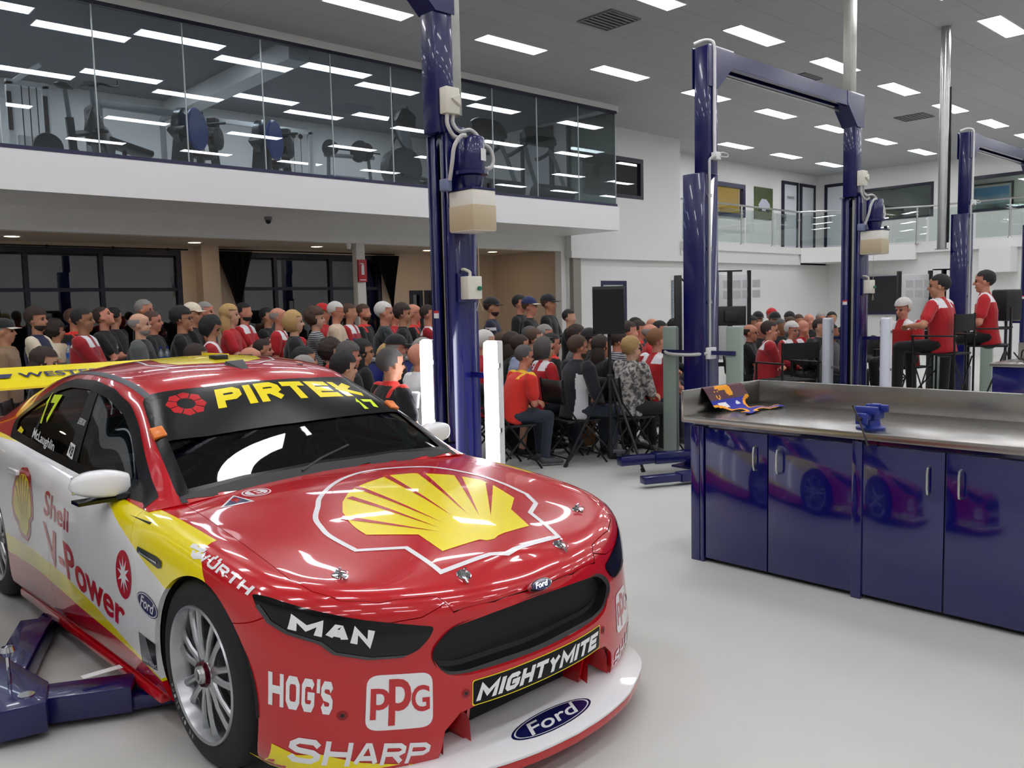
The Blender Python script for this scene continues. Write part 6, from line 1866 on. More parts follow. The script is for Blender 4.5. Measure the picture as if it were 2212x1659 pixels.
        shell((-.045, 0, -.10), (.075, .098, .17), lambda p: p.x < .012 and p.z < .0, jit=.006)
    elif hair == 'curly': shell((-.016, 0, .040), (.122, .108, .118), lambda p: p.z > .06 or (p.x < .02 and p.z > -.07), jit=.012)
    elif hair == 'cap':
        shell((-.014, 0, .036), (.100, .081, .090), lambda p: (p.x < .012 and -.06 < p.z < .04))
        cc = {'r': 'b81820', 'k': '141418', 'w': 'd9cdb8', 'n': '1a2350'}[extra[extra.index('C') + 1]]
        cp = shell((-.010, 0, .044), (.110, .090, .098), lambda p: p.z > .040, 'cap', mm=cloth_m(cc))
        mb = MB(); V = []
        for i in range(13):
            a = -1.1 + 2.2 * i / 12
            V.append([HM @ Vector((.085 * cos(a) - .0, .086 * sin(a), .045)), HM @ Vector((.085 * cos(a) + .075 * cos(a) ** .7 if abs(a) < 1.5 else 0, .083 * sin(a), .036 - .012 * sin(a) ** 2))])
        mb.grid(V); o = mb.build('cap_peak', cloth_m('d8d0c0' if 'W' in extra else cc), cp, smooth=True); mo = o.modifiers.new('t', 'SOLIDIFY'); mo.thickness = .003
    if 'B' in extra: shell((.026, 0, -.056), (.066, .058, .064), lambda p: p.z < -.052 and p.x > .0, 'beard')
    if 'O' in extra: # glasses
        mb = MB()
        for s in (-1, 1):
            mb.tube([HM @ Vector((.093, s * .032 + .023 * cos(t), .006 + .016 * sin(t))) for t in (2 * pi * q_ / 14 for q_ in range(14))], .0018 * k, 5, closed=True)
            mb.tube([HM @ Vector(p) for p in ((.092, s * .055, .01), (.05, s * .075, .012), (-.01, s * .082, .01))], .0018 * k, 5)
        mb.tube([HM @ Vector((.094, -.01, .01)), HM @ Vector((.094, .01, .01))], .002 * k, 5)
        mb.build('glasses', FRAMES, root)
    if 'U' in extra:   # sunglasses pushed up on the hair
        mb = MB(); 
        for s in (-1, 1): ell(mb, (.062, s * .030, .112), (.012, .026, .018), HM, 10, 6)
        mb.build('sunglasses', FRAMES, root, smooth=True)
    return root, H, hd

# folding chair used by the seated audience
FCH = mat('chair black metal', '121315', .4, metal=.3)
def folding_chair(x, y, rz, label, grp):
    t = thing('folding_chair', label, 'chair', (x, y, 0), rz, grp)
    MB().b2(-.20, .20, -.205, .205, .425, .447).build('seat', BLACK, t, bev=.008)
    mb = MB(); P = [[(-.235 - .02 * cos(pi * (u - .5)) + .03 * v_ * -1, -.21 + .42 * u, .62 + .24 * v_) for v_ in (0, .5, 1)] for u in (i / 8 for i in range(9))]
    mb.grid(P); o = mb.build('backrest', BLACK, t, smooth=True); m_ = o.modifiers.new('t', 'SOLIDIFY'); m_.thickness = .012
    for s in (-1, 1):
        mb = MB(); mb.tube([(.24, s * .225, .0), (-.24, s * .225, .62), (-.27, s * .22, .87)], .011, 8); mb.build('front_leg', FCH, t, smooth=True)
        mb = MB(); mb.tube([(-.25, s * .20, .0), (.16, s * .20, .44)], .011, 8); mb.build('rear_leg', FCH, t, smooth=True)
    mb = MB(); mb.tube([(.17, -.225, .09), (.17, .225, .09)], .008, 6); mb.tube([(-.19, -.2, .065), (-.19, .2, .065)], .008, 6); mb.build('stretcher', FCH, t)
    return t

PEOPLE = [
    (2.065, 9.61, 1.593, -28.7, 'stand', 'down', 'cap', 'g', 'm', 'tan', 'k', 'person in tan jacket and black cap with white peak at the left picture edge', {'extra': 'CkW', 'fine': 1}),
    (2.454, 10.003, 1.711, -31.7, 'stand', 'table', 'thick', 'n', 'm', 'navywhite', 'n', 'person in navy polo with cream sleeves leaning on the high table at far left', {'extra': 'B', 'look': -10, 'fine': 1}),
    (2.895, 11.001, 1.561, -37.6, 'stand', 'down', 'curly', 'n', 'm', 'cream', 'k', 'short dark-haired person in a pale top behind the high table, back half turned', {'look': 40, 'fine': 1}),
    (3.246, 11.516, 1.709, -41.0, 'stand', 'down', 'short', 'b', 'm', 'blackred', 'k', 'person in black with red shoulder trim, mostly hidden behind the arms-crossed red jacket', {'fine': 1}),
    (2.731, 9.388, 1.696, -29.5, 'stand', 'cross', 'short', 'k', 'd', 'teamjk', 'k', 'person in dark red team jacket with white shoulders, arms crossed, left of the water bottles', {'w': 1.08, 'fine': 1}),
    (3.322, 10.625, 1.721, -37.4, 'stand', 'cross', 'short', 'n', 'r', 'black', 't', 'person in black polo with head tipped back and arms crossed behind the water bottles', {'nod': -28, 'fine': 1}),
    (3.824, 11.804, 1.715, -44.3, 'stand', 'down', 'short', 'k', 'm', 'blackjk', 'k', 'person all in black standing against the dark window', {'look': 70, 'fine': 0}),
    (3.974, 11.128, 1.807, -42.1, 'stand', 'down', 'short', 'g', 'r', 'blackred', 'k', 'tall grey-haired person in black in front of the window frame', {'fine': 1}),
    (3.116, 8.886, 1.631, -27.9, 'stand', 'drink', 'thin', 'g', 'f', 'vest', 'k', 'bald person with white goatee in dark vest over grey sleeves holding a blue can', {'extra': 'B', 'w': 1.12, 'fine': 1}),
    (3.627, 9.923, 1.652, -35.1, 'stand', 'drink', 'short', 'b', 'r', 'blackjk', 'k', 'person in black holding a microphone up to the chin', {'fine': 1}),
    (3.589, 9.002, 1.68, -30.0, 'stand', 'chin', 'thick', 'k', 'm', 'blackjk', 'k', 'young person in black jacket and glasses with a hand at the chin', {'extra': 'O', 'fine': 1}),
    (4.154, 10.075, 1.732, -37.8, 'stand', 'chin', 'cap', 'n', 'm', 'black', 'k', 'person in white and maroon cap and black polo by the cream pier', {'extra': 'Cw', 'fine': 1}),
    (4.479, 10.461, 1.757, -41.1, 'stand', 'down', 'short', 'g', 'r', 'blackred', 'k', 'grey-haired person in black with red collar in front of the cream wall', {'fine': 1}),
    (3.637, 8.397, 1.586, -26.7, 'stand', 'phone', 'bob', 'k', 'm', 'teamjk', 'k', 'dark-haired person in red team jacket looking down at papers', {'nod': 28, 'fine': 1}),
    (4.445, 9.693, 1.709, -37.0, 'stand', 'phone', 'long', 'y', 'f', 'redpolo', 'k', 'person with long blonde hair in a bright red polo', {'fine': 1}),
    (5.149, 10.799, 1.743, -45.7, 'stand', 'cross', 'short', 'k', 'r', 'team', 'k', 'bearded person in red team polo beside the left curtain', {'extra': 'B', 'fine': 0}),
    (5.583, 10.991, 1.671, -48.7, 'stand', 'cross', 'short', 'k', 'm', 'black', 'k', 'dark-haired person in black tee in front of the middle window', {'fine': 0}),
    (4.96, 9.484, 1.664, -38.0, 'stand', 'down', 'thin', 'g', 'r', 'team', 'k', 'balding grey person in red team shirt with white shoulders, left of the blonde', {'w': 1.12, 'fine': 1}),
    (4.465, 8.208, 1.614, -28.2, 'stand', 'down', 'bob', 'y', 'f', 'blackjk', 'k', 'short blonde person in black jacket behind the car roof', {'fine': 1}),
    (5.193, 9.018, 1.637, -36.3, 'stand', 'cross', 'curly', 'b', 'f', 'stripe', 'k', 'curly brown-haired person in grey striped top and black vest, arms crossed', {'w': 1.1, 'fine': 1}),
    (6.171, 10.505, 1.704, -49.6, 'stand', 'down', 'cap', 'b', 'r', 'redpolo', 'k', 'person in bright red cap behind the curly-haired person', {'extra': 'Cr', 'fine': 0}),
    (5.856, 9.647, 1.723, -43.4, 'stand', 'clasp', 'short', 'w', 'r', 'cream', 'k', 'older person in cream pullover and glasses left of the white post', {'extra': 'O', 'nod': 8, 'fine': 0}),
    (6.254, 9.961, 1.699, -47.3, 'stand', 'clasp', 'short', 'b', 'm', 'teamjk', 'k', 'person in red team jacket with white shoulder patch, right beside the white post', {'fine': 0}),
    (6.73, 10.342, 1.693, -52.1, 'stand', 'clasp', 'short', 'b', 'r', 'blackred', 'k', 'person in black polo with orange trim seen just right of the white post', {'extra': 'B', 'fine': 0}),
    (5.655, 8.267, 1.697, -33.5, 'stand', 'table', 'short', 'w', 'r', 'plaid', 'k', 'white-haired person in dark plaid shirt leaning on the blue counter', {'w': 1.12, 'nod': 6, 'fine': 1}),
    (7.196, 10.26, 1.638, -54.7, 'stand', 'down', 'none', 'g', 'r', 'redpolo', 'k', 'bald person seen between the plaid shirt and the lanyard wearer', {'fine': 0}),
    (6.106, 8.532, 1.669, -37.7, 'stand', 'down', 'thick', 'n', 'm', 'black', 'k', 'tousle-haired person in black wearing a white pass on a lanyard', {'fine': 1}),
    (6.758, 9.19, 1.678, -45.9, 'stand', 'behind', 'none', 'k', 'r', 'blackred', 'k', 'bald person in dark glasses with one arm raised behind the head', {'extra': 'O', 'fine': 0}),
    (6.63, 8.702, 1.653, -41.9, 'stand', 'cross', 'short', 'n', 'r', 'teamjk', 'k', 'person in red and white jacket partly hidden by the near hoist column', {'fine': 1}),
    (2.084, 8.547, 1.323, -23.4, 'sit', 'chin', 'long', 'n', 'f', 'blackjk', 'k', 'dark-haired person resting chin on hand above the rear wing', {'nod': 12, 'fine': 1}),
    (3.22, 7.903, 1.317, -22.5, 'sit', 'lap', 'short', 'n', 'm', 'blackjk', 'k', 'back of a dark head just above the yellow roof emblem', {'look': 20, 'fine': 1}),
    (3.629, 7.627, 1.276, -21.8, 'sit', 'lap', 'thin', 'n', 'r', 'blackjk', 'k', 'balding dark-haired head just above the car roof scoop', {'fine': 1}),
    (4.548, 9.205, 1.288, -34.7, 'sit', 'lap', 'short', 'n', 'r', 'blackjk', 'k', 'dark-haired person with goatee looking right above the car roof', {'extra': 'B', 'fine': 1}),
    (5.23, 10.364, 1.256, -44.0, 'sit', 'lap', 'bob', 'b', 'f', 'redpolo', 'k', 'brown-haired face behind the person with the goatee', {'fine': 0}),
    (5.362, 9.827, 1.263, -41.8, 'sit', 'lap', 'cap', 'b', 'm', 'blackjk', 'k', 'person in dark red cap seated behind the car roof', {'extra': 'Cr', 'fine': 1}),
    (4.656, 8.714, 1.252, -32.2, 'sit', 'lap', 'none', 'b', 'r', 'blackjk', 'k', 'bald head below the dark red cap behind the car roof', {'fine': 1}),
    (3.779, 6.88, 1.283, -17.1, 'sit', 'lap', 'short', 'k', 'm', 'blackjk', 'k', 'black-haired head right of the bald head behind the car roof', {'fine': 1}),
    (3.516, 6.4, 1.231, -13.2, 'sit', 'lap', 'short', 'g', 'm', 'grey', 'k', 'grey hair top barely above the car roof', {'fine': 1}),
    (4.591, 7.783, 1.288, -25.7, 'sit', 'lap', 'curly', 'n', 'f', 'blackred', 'k', 'curly dark-haired person seated behind the windscreen top corner', {'fine': 1}),
    (4.279, 6.94, 1.292, -18.7, 'sit', 'lap', 'thick', 's', 'r', 'blackjk', 'k', 'grey wavy-haired person in dark clothes above the windscreen corner', {'fine': 1}),
    (4.66, 7.305, 1.301, -22.5, 'sit', 'lap', 'long', 'k', 'm', 'black', 'k', 'dark-haired person in glasses and black top before the blue counter', {'extra': 'O', 'fine': 1}),
    (3.594, 5.916, 1.254, -9.8, 'sit', 'lap', 'thick', 'k', 'f', 'cream', 'k', 'young black-haired person seated right behind the windscreen banner', {'fine': 1}),
    (5.352, 7.868, 1.213, -29.2, 'sit', 'lap', 'bob', 'y', 'f', 'blackjk', 'k', 'blonde head behind the person holding a white cup', {'fine': 1}),
    (5.154, 7.414, 1.322, -25.0, 'sit', 'lap', 'cap', 'g', 'r', 'blackjk', 'k', 'bearded person in black cap with pale logo in front of the counter', {'extra': 'CkBO', 'fine': 1}),
    (3.695, 5.413, 1.303, -6.2, 'sit', 'lap', 'short', 's', 'm', 'blackred', 'k', 'person in black polo with red stripe holding a white coffee cup behind the car', {'fine': 2}),
    (4.389, 5.981, 1.301, -11.5, 'sit', 'lap', 'none', 'g', 'r', 'white', 'k', 'bald person in white shirt left of the near hoist column', {'fine': 1}),
    (4.811, 6.475, 1.322, -16.4, 'sit', 'lap', 'short', 'g', 'r', 'grey', 'k', 'grey hair behind the bald person in white shirt', {'fine': 1}),
    (7.736, 8.729, 1.73, -50.0, 'stand', 'drink', 'cap', 'n', 'm', 'navy', 'n', 'person in navy and white striped jersey under the beige wall', {'extra': 'CkB', 'fine': 0}),
    (8.77, 9.258, 1.78, -62.5, 'stand', 'down', 'short', 'k', 'r', 'black', 'k', 'tall person in plain black at the back, left of the navy cap', {'fine': 0}),
    (8.367, 8.638, 1.728, -54.9, 'stand', 'cross', 'cap', 'b', 'r', 'black', 'k', 'person in navy cap with pale peak, arms crossed, black polo', {'extra': 'CnWO', 'fine': 0}),
    (8.853, 8.741, 1.766, -60.5, 'stand', 'drink', 'cap', 'b', 'm', 'blackjk', 'k', 'person in black cap and jacket raising a drink at the back', {'extra': 'Ck', 'fine': 0}),
    (8.704, 8.193, 1.547, -55.2, 'stand', 'clasp', 'short', 'k', 'f', 'blackjk', 'k', 'dark-haired person in black cardigan standing by the grey column', {'look': -15, 'fine': 0}),
    (5.884, 6.835, 1.356, -22.8, 'sit', 'lap', 'short', 'w', 'f', 'redpolo', 'S', 'white-haired person in shorts and red shirt half hidden by the lit tube', {'extra': 'OT', 'fine': 2}),
    (7.201, 8.013, 1.275, -40.5, 'sit', 'lap', 'short', 'b', 'm', 'blue', 'k', 'head in pale blue collar behind the lit tube', {'fine': 1}),
    (6.785, 7.376, 1.295, -32.2, 'sit', 'lap', 'long', 'n', 'm', 'blackjk', 'k', 'back of a dark-haired head left of the pale blue shirt', {'fine': 1}),
    (6.503, 6.943, 1.282, -26.5, 'sit', 'lap', 'short', 'n', 'm', 'blue', 'k', 'person in glasses and pale blue shirt behind the bright red shirt', {'extra': 'O', 'fine': 2}),
    (5.695, 6.197, 1.212, -16.2, 'sit', 'clasp', 'short', 's', 'r', 'bright', 'j', 'person in bright orange-red shirt and jeans leaning forward with clasped hands', {'extra': 'OG', 'fine': 2, 'lean': 22, 'w': 1.12}),
    (7.291, 7.519, 1.32, -36.7, 'sit', 'lap', 'short', 'b', 'f', 'blackred', 'k', 'brown-haired person behind the grey-haired person with sunglasses', {'fine': 1}),
    (7.68, 7.992, 1.335, -43.9, 'sit', 'lap', 'short', 's', 'm', 'blackjk', 'k', 'dark grey-haired head just left of the brown-haired person', {'fine': 0}),
    (8.179, 8.225, 1.344, -50.2, 'sit', 'lap', 'short', 'g', 'r', 'grey', 'k', 'grey-haired head at the back below the raised drink', {'extra': 'O', 'fine': 0}),
    (6.397, 6.455, 1.26, -21.1, 'sit', 'lap', 'bob', 's', 'f', 'team', 'j', 'person with grey bob and sunglasses on head, dark red polo and jeans', {'extra': 'UOG', 'fine': 2}),
    (7.035, 6.973, 1.277, -29.7, 'sit', 'lap', 'short', 'k', 'r', 'blackred', 'k', 'dark-haired person in black and red behind the grey bob', {'fine': 1}),
    (7.952, 7.435, 1.333, -41.1, 'sit', 'lap', 'thick', 'n', 'm', 'grey', 'k', 'dark-haired head behind the bearded person in navy jacket', {'fine': 1}),
    (6.365, 5.933, 1.291, -15.4, 'sit', 'lap', 'short', 'b', 'r', 'navyjk', 'j', 'bearded person with glasses in navy jacket with white side panels', {'extra': 'BO', 'fine': 2, 'w': 1.05}),
    (7.724, 7.002, 1.301, -34.6, 'sit', 'lap', 'cap', 'k', 'm', 'blackjk', 'k', 'black cap seated behind and right of the bearded person', {'extra': 'Ck', 'fine': 1}),
    (7.01, 6.187, 1.253, -20.7, 'sit', 'clasp', 'long', 'n', 'm', 'blackjk', 'k', 'long dark-haired person in black jacket with clasped hands behind the speaker stand', {'fine': 2}),
    (7.591, 6.456, 1.291, -27.2, 'sit', 'lap', 'thick', 'n', 'r', 'stripe', 'k', 'dark-haired person in black and white patterned top looking down', {'nod': 15, 'fine': 1}),
    (8.63, 7.145, 1.371, -44.7, 'sit', 'chin', 'short', 'n', 'r', 'blackred', 'k', 'person covering the mouth with a hand in the second row', {'fine': 0}),
    (9.394, 7.58, 1.363, -58.8, 'sit', 'lap', 'short', 'n', 'r', 'blackred', 'k', 'dark-haired person right of the hand-over-mouth person', {'fine': 0}),
    (10.346, 8.395, 1.383, -77.3, 'sit', 'lap', 'short', 'k', 'm', 'blackjk', 'k', 'dark head at the back below the white door frame', {'fine': 0}),
    (6.871, 5.649, 1.249, -13.6, 'sit', 'clasp', 'thick', 'y', 'f', 'floral', 'k', 'person with short blonde hair in a grey and white patterned blouse', {'fine': 2, 'w': 1.1, 'extra': 'G'}),
    (10.896, 8.495, 1.362, -85.5, 'sit', 'lap', 'none', 'g', 'r', 'grey', 'k', 'bald head at the back left of the black gantry', {'fine': 0}),
    (9.117, 7.163, 1.326, -50.9, 'sit', 'lap', 'thin', 'g', 'r', 'redpolo', 'k', 'balding grey head behind the ginger-haired person in red jacket', {'fine': 0}),
    (7.427, 5.748, 1.32, -16.9, 'sit', 'clasp', 'short', 'i', 'r', 'team', 'n', 'ginger-brown-haired person in red team jacket beside the grey green batten', {'fine': 2, 'w': 1.08}),
    (9.911, 7.602, 1.342, -66.8, 'sit', 'lap', 'short', 'k', 'm', 'blackjk', 'k', 'dark-haired person in glasses at the back by the gantry', {'extra': 'O', 'fine': 0}),
    (10.396, 7.686, 1.356, -75.4, 'sit', 'lap', 'long', 'k', 'm', 'blackjk', 'k', 'long dark-haired head between the gantry and the middle hoist', {'fine': 0}),
    (12.474, 7.656, 1.347, -112.6, 'sit', 'lap', 'long', 'k', 'd', 'blackjk', 'k', 'dark-haired face at the back left, just right of the white display panel', {'fine': 0}),
    (14.542, 8.761, 1.383, -128.8, 'sit', 'lap', 'cap', 'n', 'm', 'blackjk', 'k', 'dark cap in the back row, left of the bright red cap', {'extra': 'Ck', 'fine': 0}),
    (15.463, 9.008, 1.43, -134.0, 'sit', 'lap', 'cap', 'n', 'm', 'redpolo', 'k', 'bright red cap in the back row of the right hand audience', {'extra': 'Cr', 'fine': 0}),
    (13.863, 8.021, 1.381, -127.9, 'sit', 'lap', 'cap', 'k', 'm', 'blackjk', 'k', 'black cap directly in front of the bright red cap', {'extra': 'Ck', 'fine': 0}),
    (14.8, 8.246, 1.372, -134.6, 'sit', 'lap', 'cap', 'k', 'm', 'blackjk', 'k', 'black cap in the back row right of the bright red cap', {'extra': 'Ck', 'fine': 0}),
    (14.366, 7.823, 1.335, -134.5, 'sit', 'lap', 'short', 'b', 'r', 'blackjk', 'k', 'brown-haired head in the back row between black cap and bald head', {'fine': 0}),
    (13.939, 7.4, 1.357, -134.4, 'sit', 'lap', 'none', 'g', 'r', 'blackjk', 'k', 'tall bald head in the back row of the right hand audience', {'fine': 0}),
    (14.857, 7.644, 1.355, -140.2, 'sit', 'lap', 'short', 'g', 'r', 'blackjk', 'k', 'grey-haired head in glasses at the right end of the back row', {'extra': 'O', 'fine': 0}),
    (15.77, 7.891, 1.356, -144.2, 'sit', 'lap', 'short', 'k', 'm', 'blackjk', 'k', 'dark hair in the back row half hidden by the standing red and white shirt', {'fine': 0}),
    (11.522, 6.932, 1.288, -97.9, 'sit', 'lap', 'none', 'b', 'r', 'black', 'k', 'bald-topped person behind the arms-crossed red jacket on the right', {'fine': 0}),
    (10.469, 6.477, 1.278, -68.7, 'sit', 'cross', 'thin', 'n', 'r', 'black', 'k', 'person in glasses and black polo at the left end of the right front row', {'extra': 'O', 'fine': 2}),
    (10.223, 6.036, 1.328, -55.8, 'sit', 'cross', 'short', 'n', 'r', 'teamjk', 'K', 'heavy person in red team jacket, arms crossed, in the right front row', {'fine': 2, 'w': 1.15}),
    (12.237, 6.995, 1.304, -113.4, 'sit', 'lap', 'short', 's', 'd', 'black', 'k', 'person in glasses and black right of the red team jacket', {'extra': 'O', 'fine': 0}),
    (11.539, 6.424, 1.272, -100.5, 'sit', 'lap', 'thick', 'w', 'r', 'teamjk', 'k', 'white-haired person with glasses behind the empty folding director chair', {'extra': 'O', 'fine': 1}),
    (13.138, 7.316, 1.32, -125.5, 'sit', 'lap', 'short', 'b', 'm', 'blackjk', 'k', 'brown hair behind the white-haired person in glasses', {'fine': 0}),
    (12.048, 6.511, 1.293, -113.9, 'sit', 'chin', 'none', 'g', 'r', 'redpolo', 'k', 'bald person in red with a hand over the face', {'fine': 0}),
    (11.428, 5.931, 1.327, -99.7, 'sit', 'lap', 'short', 'n', 'f', 'blackjk', 'k', 'young dark-haired person above the white tube light', {'fine': 0}),
    (11.058, 5.591, 1.265, -81.8, 'sit', 'lap', 'short', 'k', 'm', 'grey', 'j', 'black-haired person in grey seen between white tube and hoist column', {'fine': 0}),
    (12.519, 5.397, 1.316, 180, 'sit', 'phone', 'short', 'n', 'm', 'blackjk', 'k', 'photographer holding a camera left of the white-haired speaker', {'fine': 0}),
    (10.69, 5.037, 1.856, 100, 'stand', 'down', 'short', 'n', 'r', 'team', 'k', 'person in red and white team shirt standing behind the middle hoist column', {'fine': 2}),
    (11.495, 4.717, 1.575, 165, 'sit', 'lap', 'thick', 'w', 'r', 'team', 'k', 'white-haired speaker in red team shirt sitting on a tall chair facing the crowd', {'fine': 2, 'w': 1.1, 'seat': 0.7, 'nod': 10}),
    (10.75, 3.967, 1.86, 88, 'sit', 'rest', 'short', 'k', 'm', 'team', 'k', 'dark-haired speaker in red team shirt seen from behind on a tall director chair', {'fine': 2, 'seat': 0.93, 'look': 22}),
    (11.827, 3.817, 1.914, 106, 'sit', 'lap', 'short', 'k', 'r', 'team', 'k', 'rightmost speaker in red team shirt in profile on a tall director chair', {'fine': 2, 'seat': 0.98}),
]
CHAIR0 = None
n_ch = 0
for (x, y, zt, hd_, pose, arms, hair, hc, skin, tk, bk, label, opt) in PEOPLE:
    grp = 'seated audience' if pose == 'sit' and opt.get('seat', .45) == .45 else 'standing onlookers' if pose == 'stand' else 'speakers on tall chairs'
    person(x, y, zt, hd_, pose, arms, hair, hc, skin, tk, bk, label, group=grp, **opt)
    if pose == 'sit' and opt.get('seat', .45) == .45:
        lab = 'black folding chair under the ' + ' '.join(label.split()[:11])
        if CHAIR0 is None: CHAIR0 = folding_chair(x, y, rad(hd_), lab, 'black folding audience chairs')
        else: dup(CHAIR0, (x, y, 0), rad(hd_), lab)

# ================================================================ GYM EQUIPMENT (on the gym deck)
GZ = 3.54
GB = mat('gym black', '17191b', .45); GG = mat('gym grey frame', '7f8486', .35, metal=.4); GW_ = mat('gym white frame', 'c5c8c8', .35); GBLU = mat('disc blue', '1c4a9c', .35); GP = mat('bench pad', '1b1d20', .55); YST = mat('strap yellow', 'd9cf22', .6)
def gthing(n, lab, x, y, rz=0, cat='exercise machine', g=None): return thing(n, lab, cat, (x, y, GZ), rz, g)
def treadmill(x, y, lab):
    t = gthing('treadmill', lab, x, y, 0, 'treadmill', 'treadmills behind the gym glass')   # front towards -y
    mb = MB(); mb.b2(-.40, .40, .15, 1.75, .10, .19); mb.build('running_deck', GB, t, bev=.02)
    mb = MB(); mb.b2(-.33, .33, .2, 1.72, .19, .196); mb.build('belt', RUBBER, t)
    mb = MB(); P = [[(xx, .12 + .19 * cos(a) * s, .21 + .17 * sin(a) * s) for a in (2 * pi * k / 20 for k in range(20))] for xx, s in ((-.46, .6), (-.44, .95), (-.40, 1), (.40, 1), (.44, .95), (.46, .6))]
    mb.grid(P, cv=True); mb.f.append(tuple(range(20))); mb.m.append(0); mb.f.append(tuple(100 + k for k in range(20))); mb.m.append(0); mb.build('motor_hood', mat('hood grey', '3a3e3f', .4), t, smooth=True, fix=True)
    for s in (-1, 1):
        mb = MB(); mb.tube([(s * .40, .12, .25), (s * .38, .38, .85), (s * .34, .50, 1.12)], .042, 4, flat=1.5); mb.build('upright', GG, t)
        mb = MB(); mb.tube(cr([(s * .36, .44, 1.18), (s * .40, .62, 1.08), (s * .40, .85, 1.02), (s * .39, .95, 1.02)], 10), .038, 10); mb.build('handrail', GB, t, smooth=True)
    mb = MB(); P = []
    for i in range(13):
        u = -1 + i / 6; w = (1 - abs(u) ** 4 * .45)
        P.append([(u * .42, .44 - .05, 1.28 - .12 * w), (u * .42, .40, 1.30 + .02), (u * .40, .46, 1.33 + .20 * w), (u * .40, .50, 1.33 + .21 * w), (u * .42, .52, 1.28), (u * .42, .48, 1.28 - .12 * w)])
    mb.grid(P, cv=True); mb.f.append(tuple(range(6))); mb.m.append(0); mb.f.append(tuple(72 + k for k in range(6))); mb.m.append(0); mb.build('console', GB, t, smooth=True, fix=True, sharp=50)
    return t
t1 = treadmill(12.0, 11.55, 'treadmill nearest the glass corner of the gym, console seen from behind')
treadmill(10.72, 11.6, 'treadmill just right of the near hoist column, inside the gym')
def spin_bike(x, y, rz, lab):
    t = gthing('exercise_bike', lab, x, y, rz, 'exercise bike')
    mb = MB(); mb.tube([(-.5, -.22, .05), (-.5, .22, .05)], .03, 10); mb.tube([(.5, -.22, .05), (.5, .22, .05)], .03, 10); mb.tube([(-.5, 0, .06), (.5, 0, .06)], .03, 8); mb.build('base', GB, t, smooth=True)
    mb = MB(); mb.tube([(-.28, 0, .08), (-.33, 0, .55)], .06, 4); mb.tube([(.42, 0, .08), (.22, 0, .75)], .05, 4); mb.tube([(-.3, 0, .35), (.3, 0, .5)], .04, 4); mb.build('frame', GB, t)
    mb = MB(); mb.lathe([(0, -.03), (.22, -.03), (.25, -.02), (.25, .02), (.22, .03), (0, .03)], 32, T(.36, 0, .34) @ RX(pi / 2)); mb.build('flywheel', GG, t, smooth=True)
    mb = MB(); P = []
    mb.lathe([(.03, .80), (.09, .72), (.17, .58), (.20, .45), (.16, .3)], 20, T(.2, 0, 0) @ Matrix.Diagonal((1, .5, 1, 1))); mb.build('shroud', GB, t, smooth=True)
    mb = MB(); mb.tube([(-.33, 0, .55), (-.38, 0, .88)], .028, 8); mb.build('seat_post', GG, t, smooth=True)
    mb = MB(); ell(mb, (-.42, 0, .92), (.13, .09, .035)); ell(mb, (-.30, 0, .93), (.10, .035, .025)); mb.build('saddle', GB, t, smooth=True)
    mb = MB(); mb.tube([(.20, 0, .75), (.17, 0, 1.06)], .028, 8); mb.build('handlebar_post', GG, t, smooth=True)
    mb = MB()
    for s in (-1, 1): mb.tube(cr([(.17, 0, 1.08), (.19, s * .14, 1.08), (.26, s * .20, 1.07), (.40, s * .22, 1.10), (.44, s * .21, 1.18)], 14), .018, 8)
    mb.b2(.10, .24, -.06, .06, 1.05, 1.10); mb.build('handlebar', GB, t)
    mb = MB(); mb.tube([(-.02, .11, .20), (-.02, .2, .20)], .02, 8); mb.b2(-.08, .05, .18, .28, .18, .21); mb.b2(-.08, .05, -.28, -.18, .42, .45); mb.tube([(-.02, -.11, .43), (-.02, -.2, .43)], .02, 8); mb.build('pedal', GB, t)
    return t
spin_bike(3.68, 11.95, rad(40), 'black upright exercise bike with drop handlebar behind the second gym pane')
def ergometer(x, y, rz, lab, s=1.0):
    t = gthing('air_ergometer', lab, x, y, rz, 'exercise machine', 'blue disc rowing machines')
    t.scale = (s, s, s)
    mb = MB(); mb.b2(-.55, .75, -.16, .16, 0, .12); mb.prism([(-.55, .10), (-.35, .10), (-.30, .55), (-.55, .62), (-.62, .55), (-.45, .48)], .24, Matrix(((1, 0, 0, 0), (0, 0, 1, -.12), (0, 1, 0, 0), (0, 0, 0, 1)))); mb.build('base', GB, t, bev=.015)
    mb = MB(); mb.lathe([(0, -.03), (.27, -.03), (.29, -.01), (.29, .01), (.27, .03), (0, .03)], 36, T(-.25, -.14, .62) @ RX(pi / 2)); mb.build('disc', GBLU, t, smooth=True)
    mb = MB(); mb.lathe([(0, .03), (.27, .03), (.30, .05), (.30, .14), (.27, .16), (0, .16)], 36, T(-.25, -.06, .62) @ RX(-pi / 2)); mb.build('disc_cover', mat('chrome cover', '5d6264', .25, metal=.7), t, smooth=True)
    mb = MB(); mb.tube([(-.25, 0, .62), (.5, 0, .66)], .045, 6); mb.build('beam', GB, t)
    mb = MB(); mb.tube([(.62, 0, .10), (.50, 0, .5), (.55, 0, .80)], .07, 6); mb.lathe([(0, -.07), (.17, -.06), (.18, 0), (.17, .06), (0, .07)], 24, T(.58, 0, .66) @ RX(pi / 2)); mb.build('fan_housing', GB, t)
    mb = MB(); mb.tube([(.42, -.25, .84), (.42, .25, .84)], .02, 8); mb.b2(.48, .60, -.07, .07, .82, .94); mb.build('handle', GB, t)
    mb = MB(); mb.b2(-.05, .35, -.14, .14, .30, .37); mb.b2(.05, .12, -.05, .05, .1, .3); mb.build('seat', GP, t, bev=.02)
    return t
ergometer(5.2, 12.1, rad(40), 'black exercise machine with blue disc left of centre in the gym')
ergometer(6.4, 12.15, rad(40), 'black exercise machine with blue disc, second and farther right')
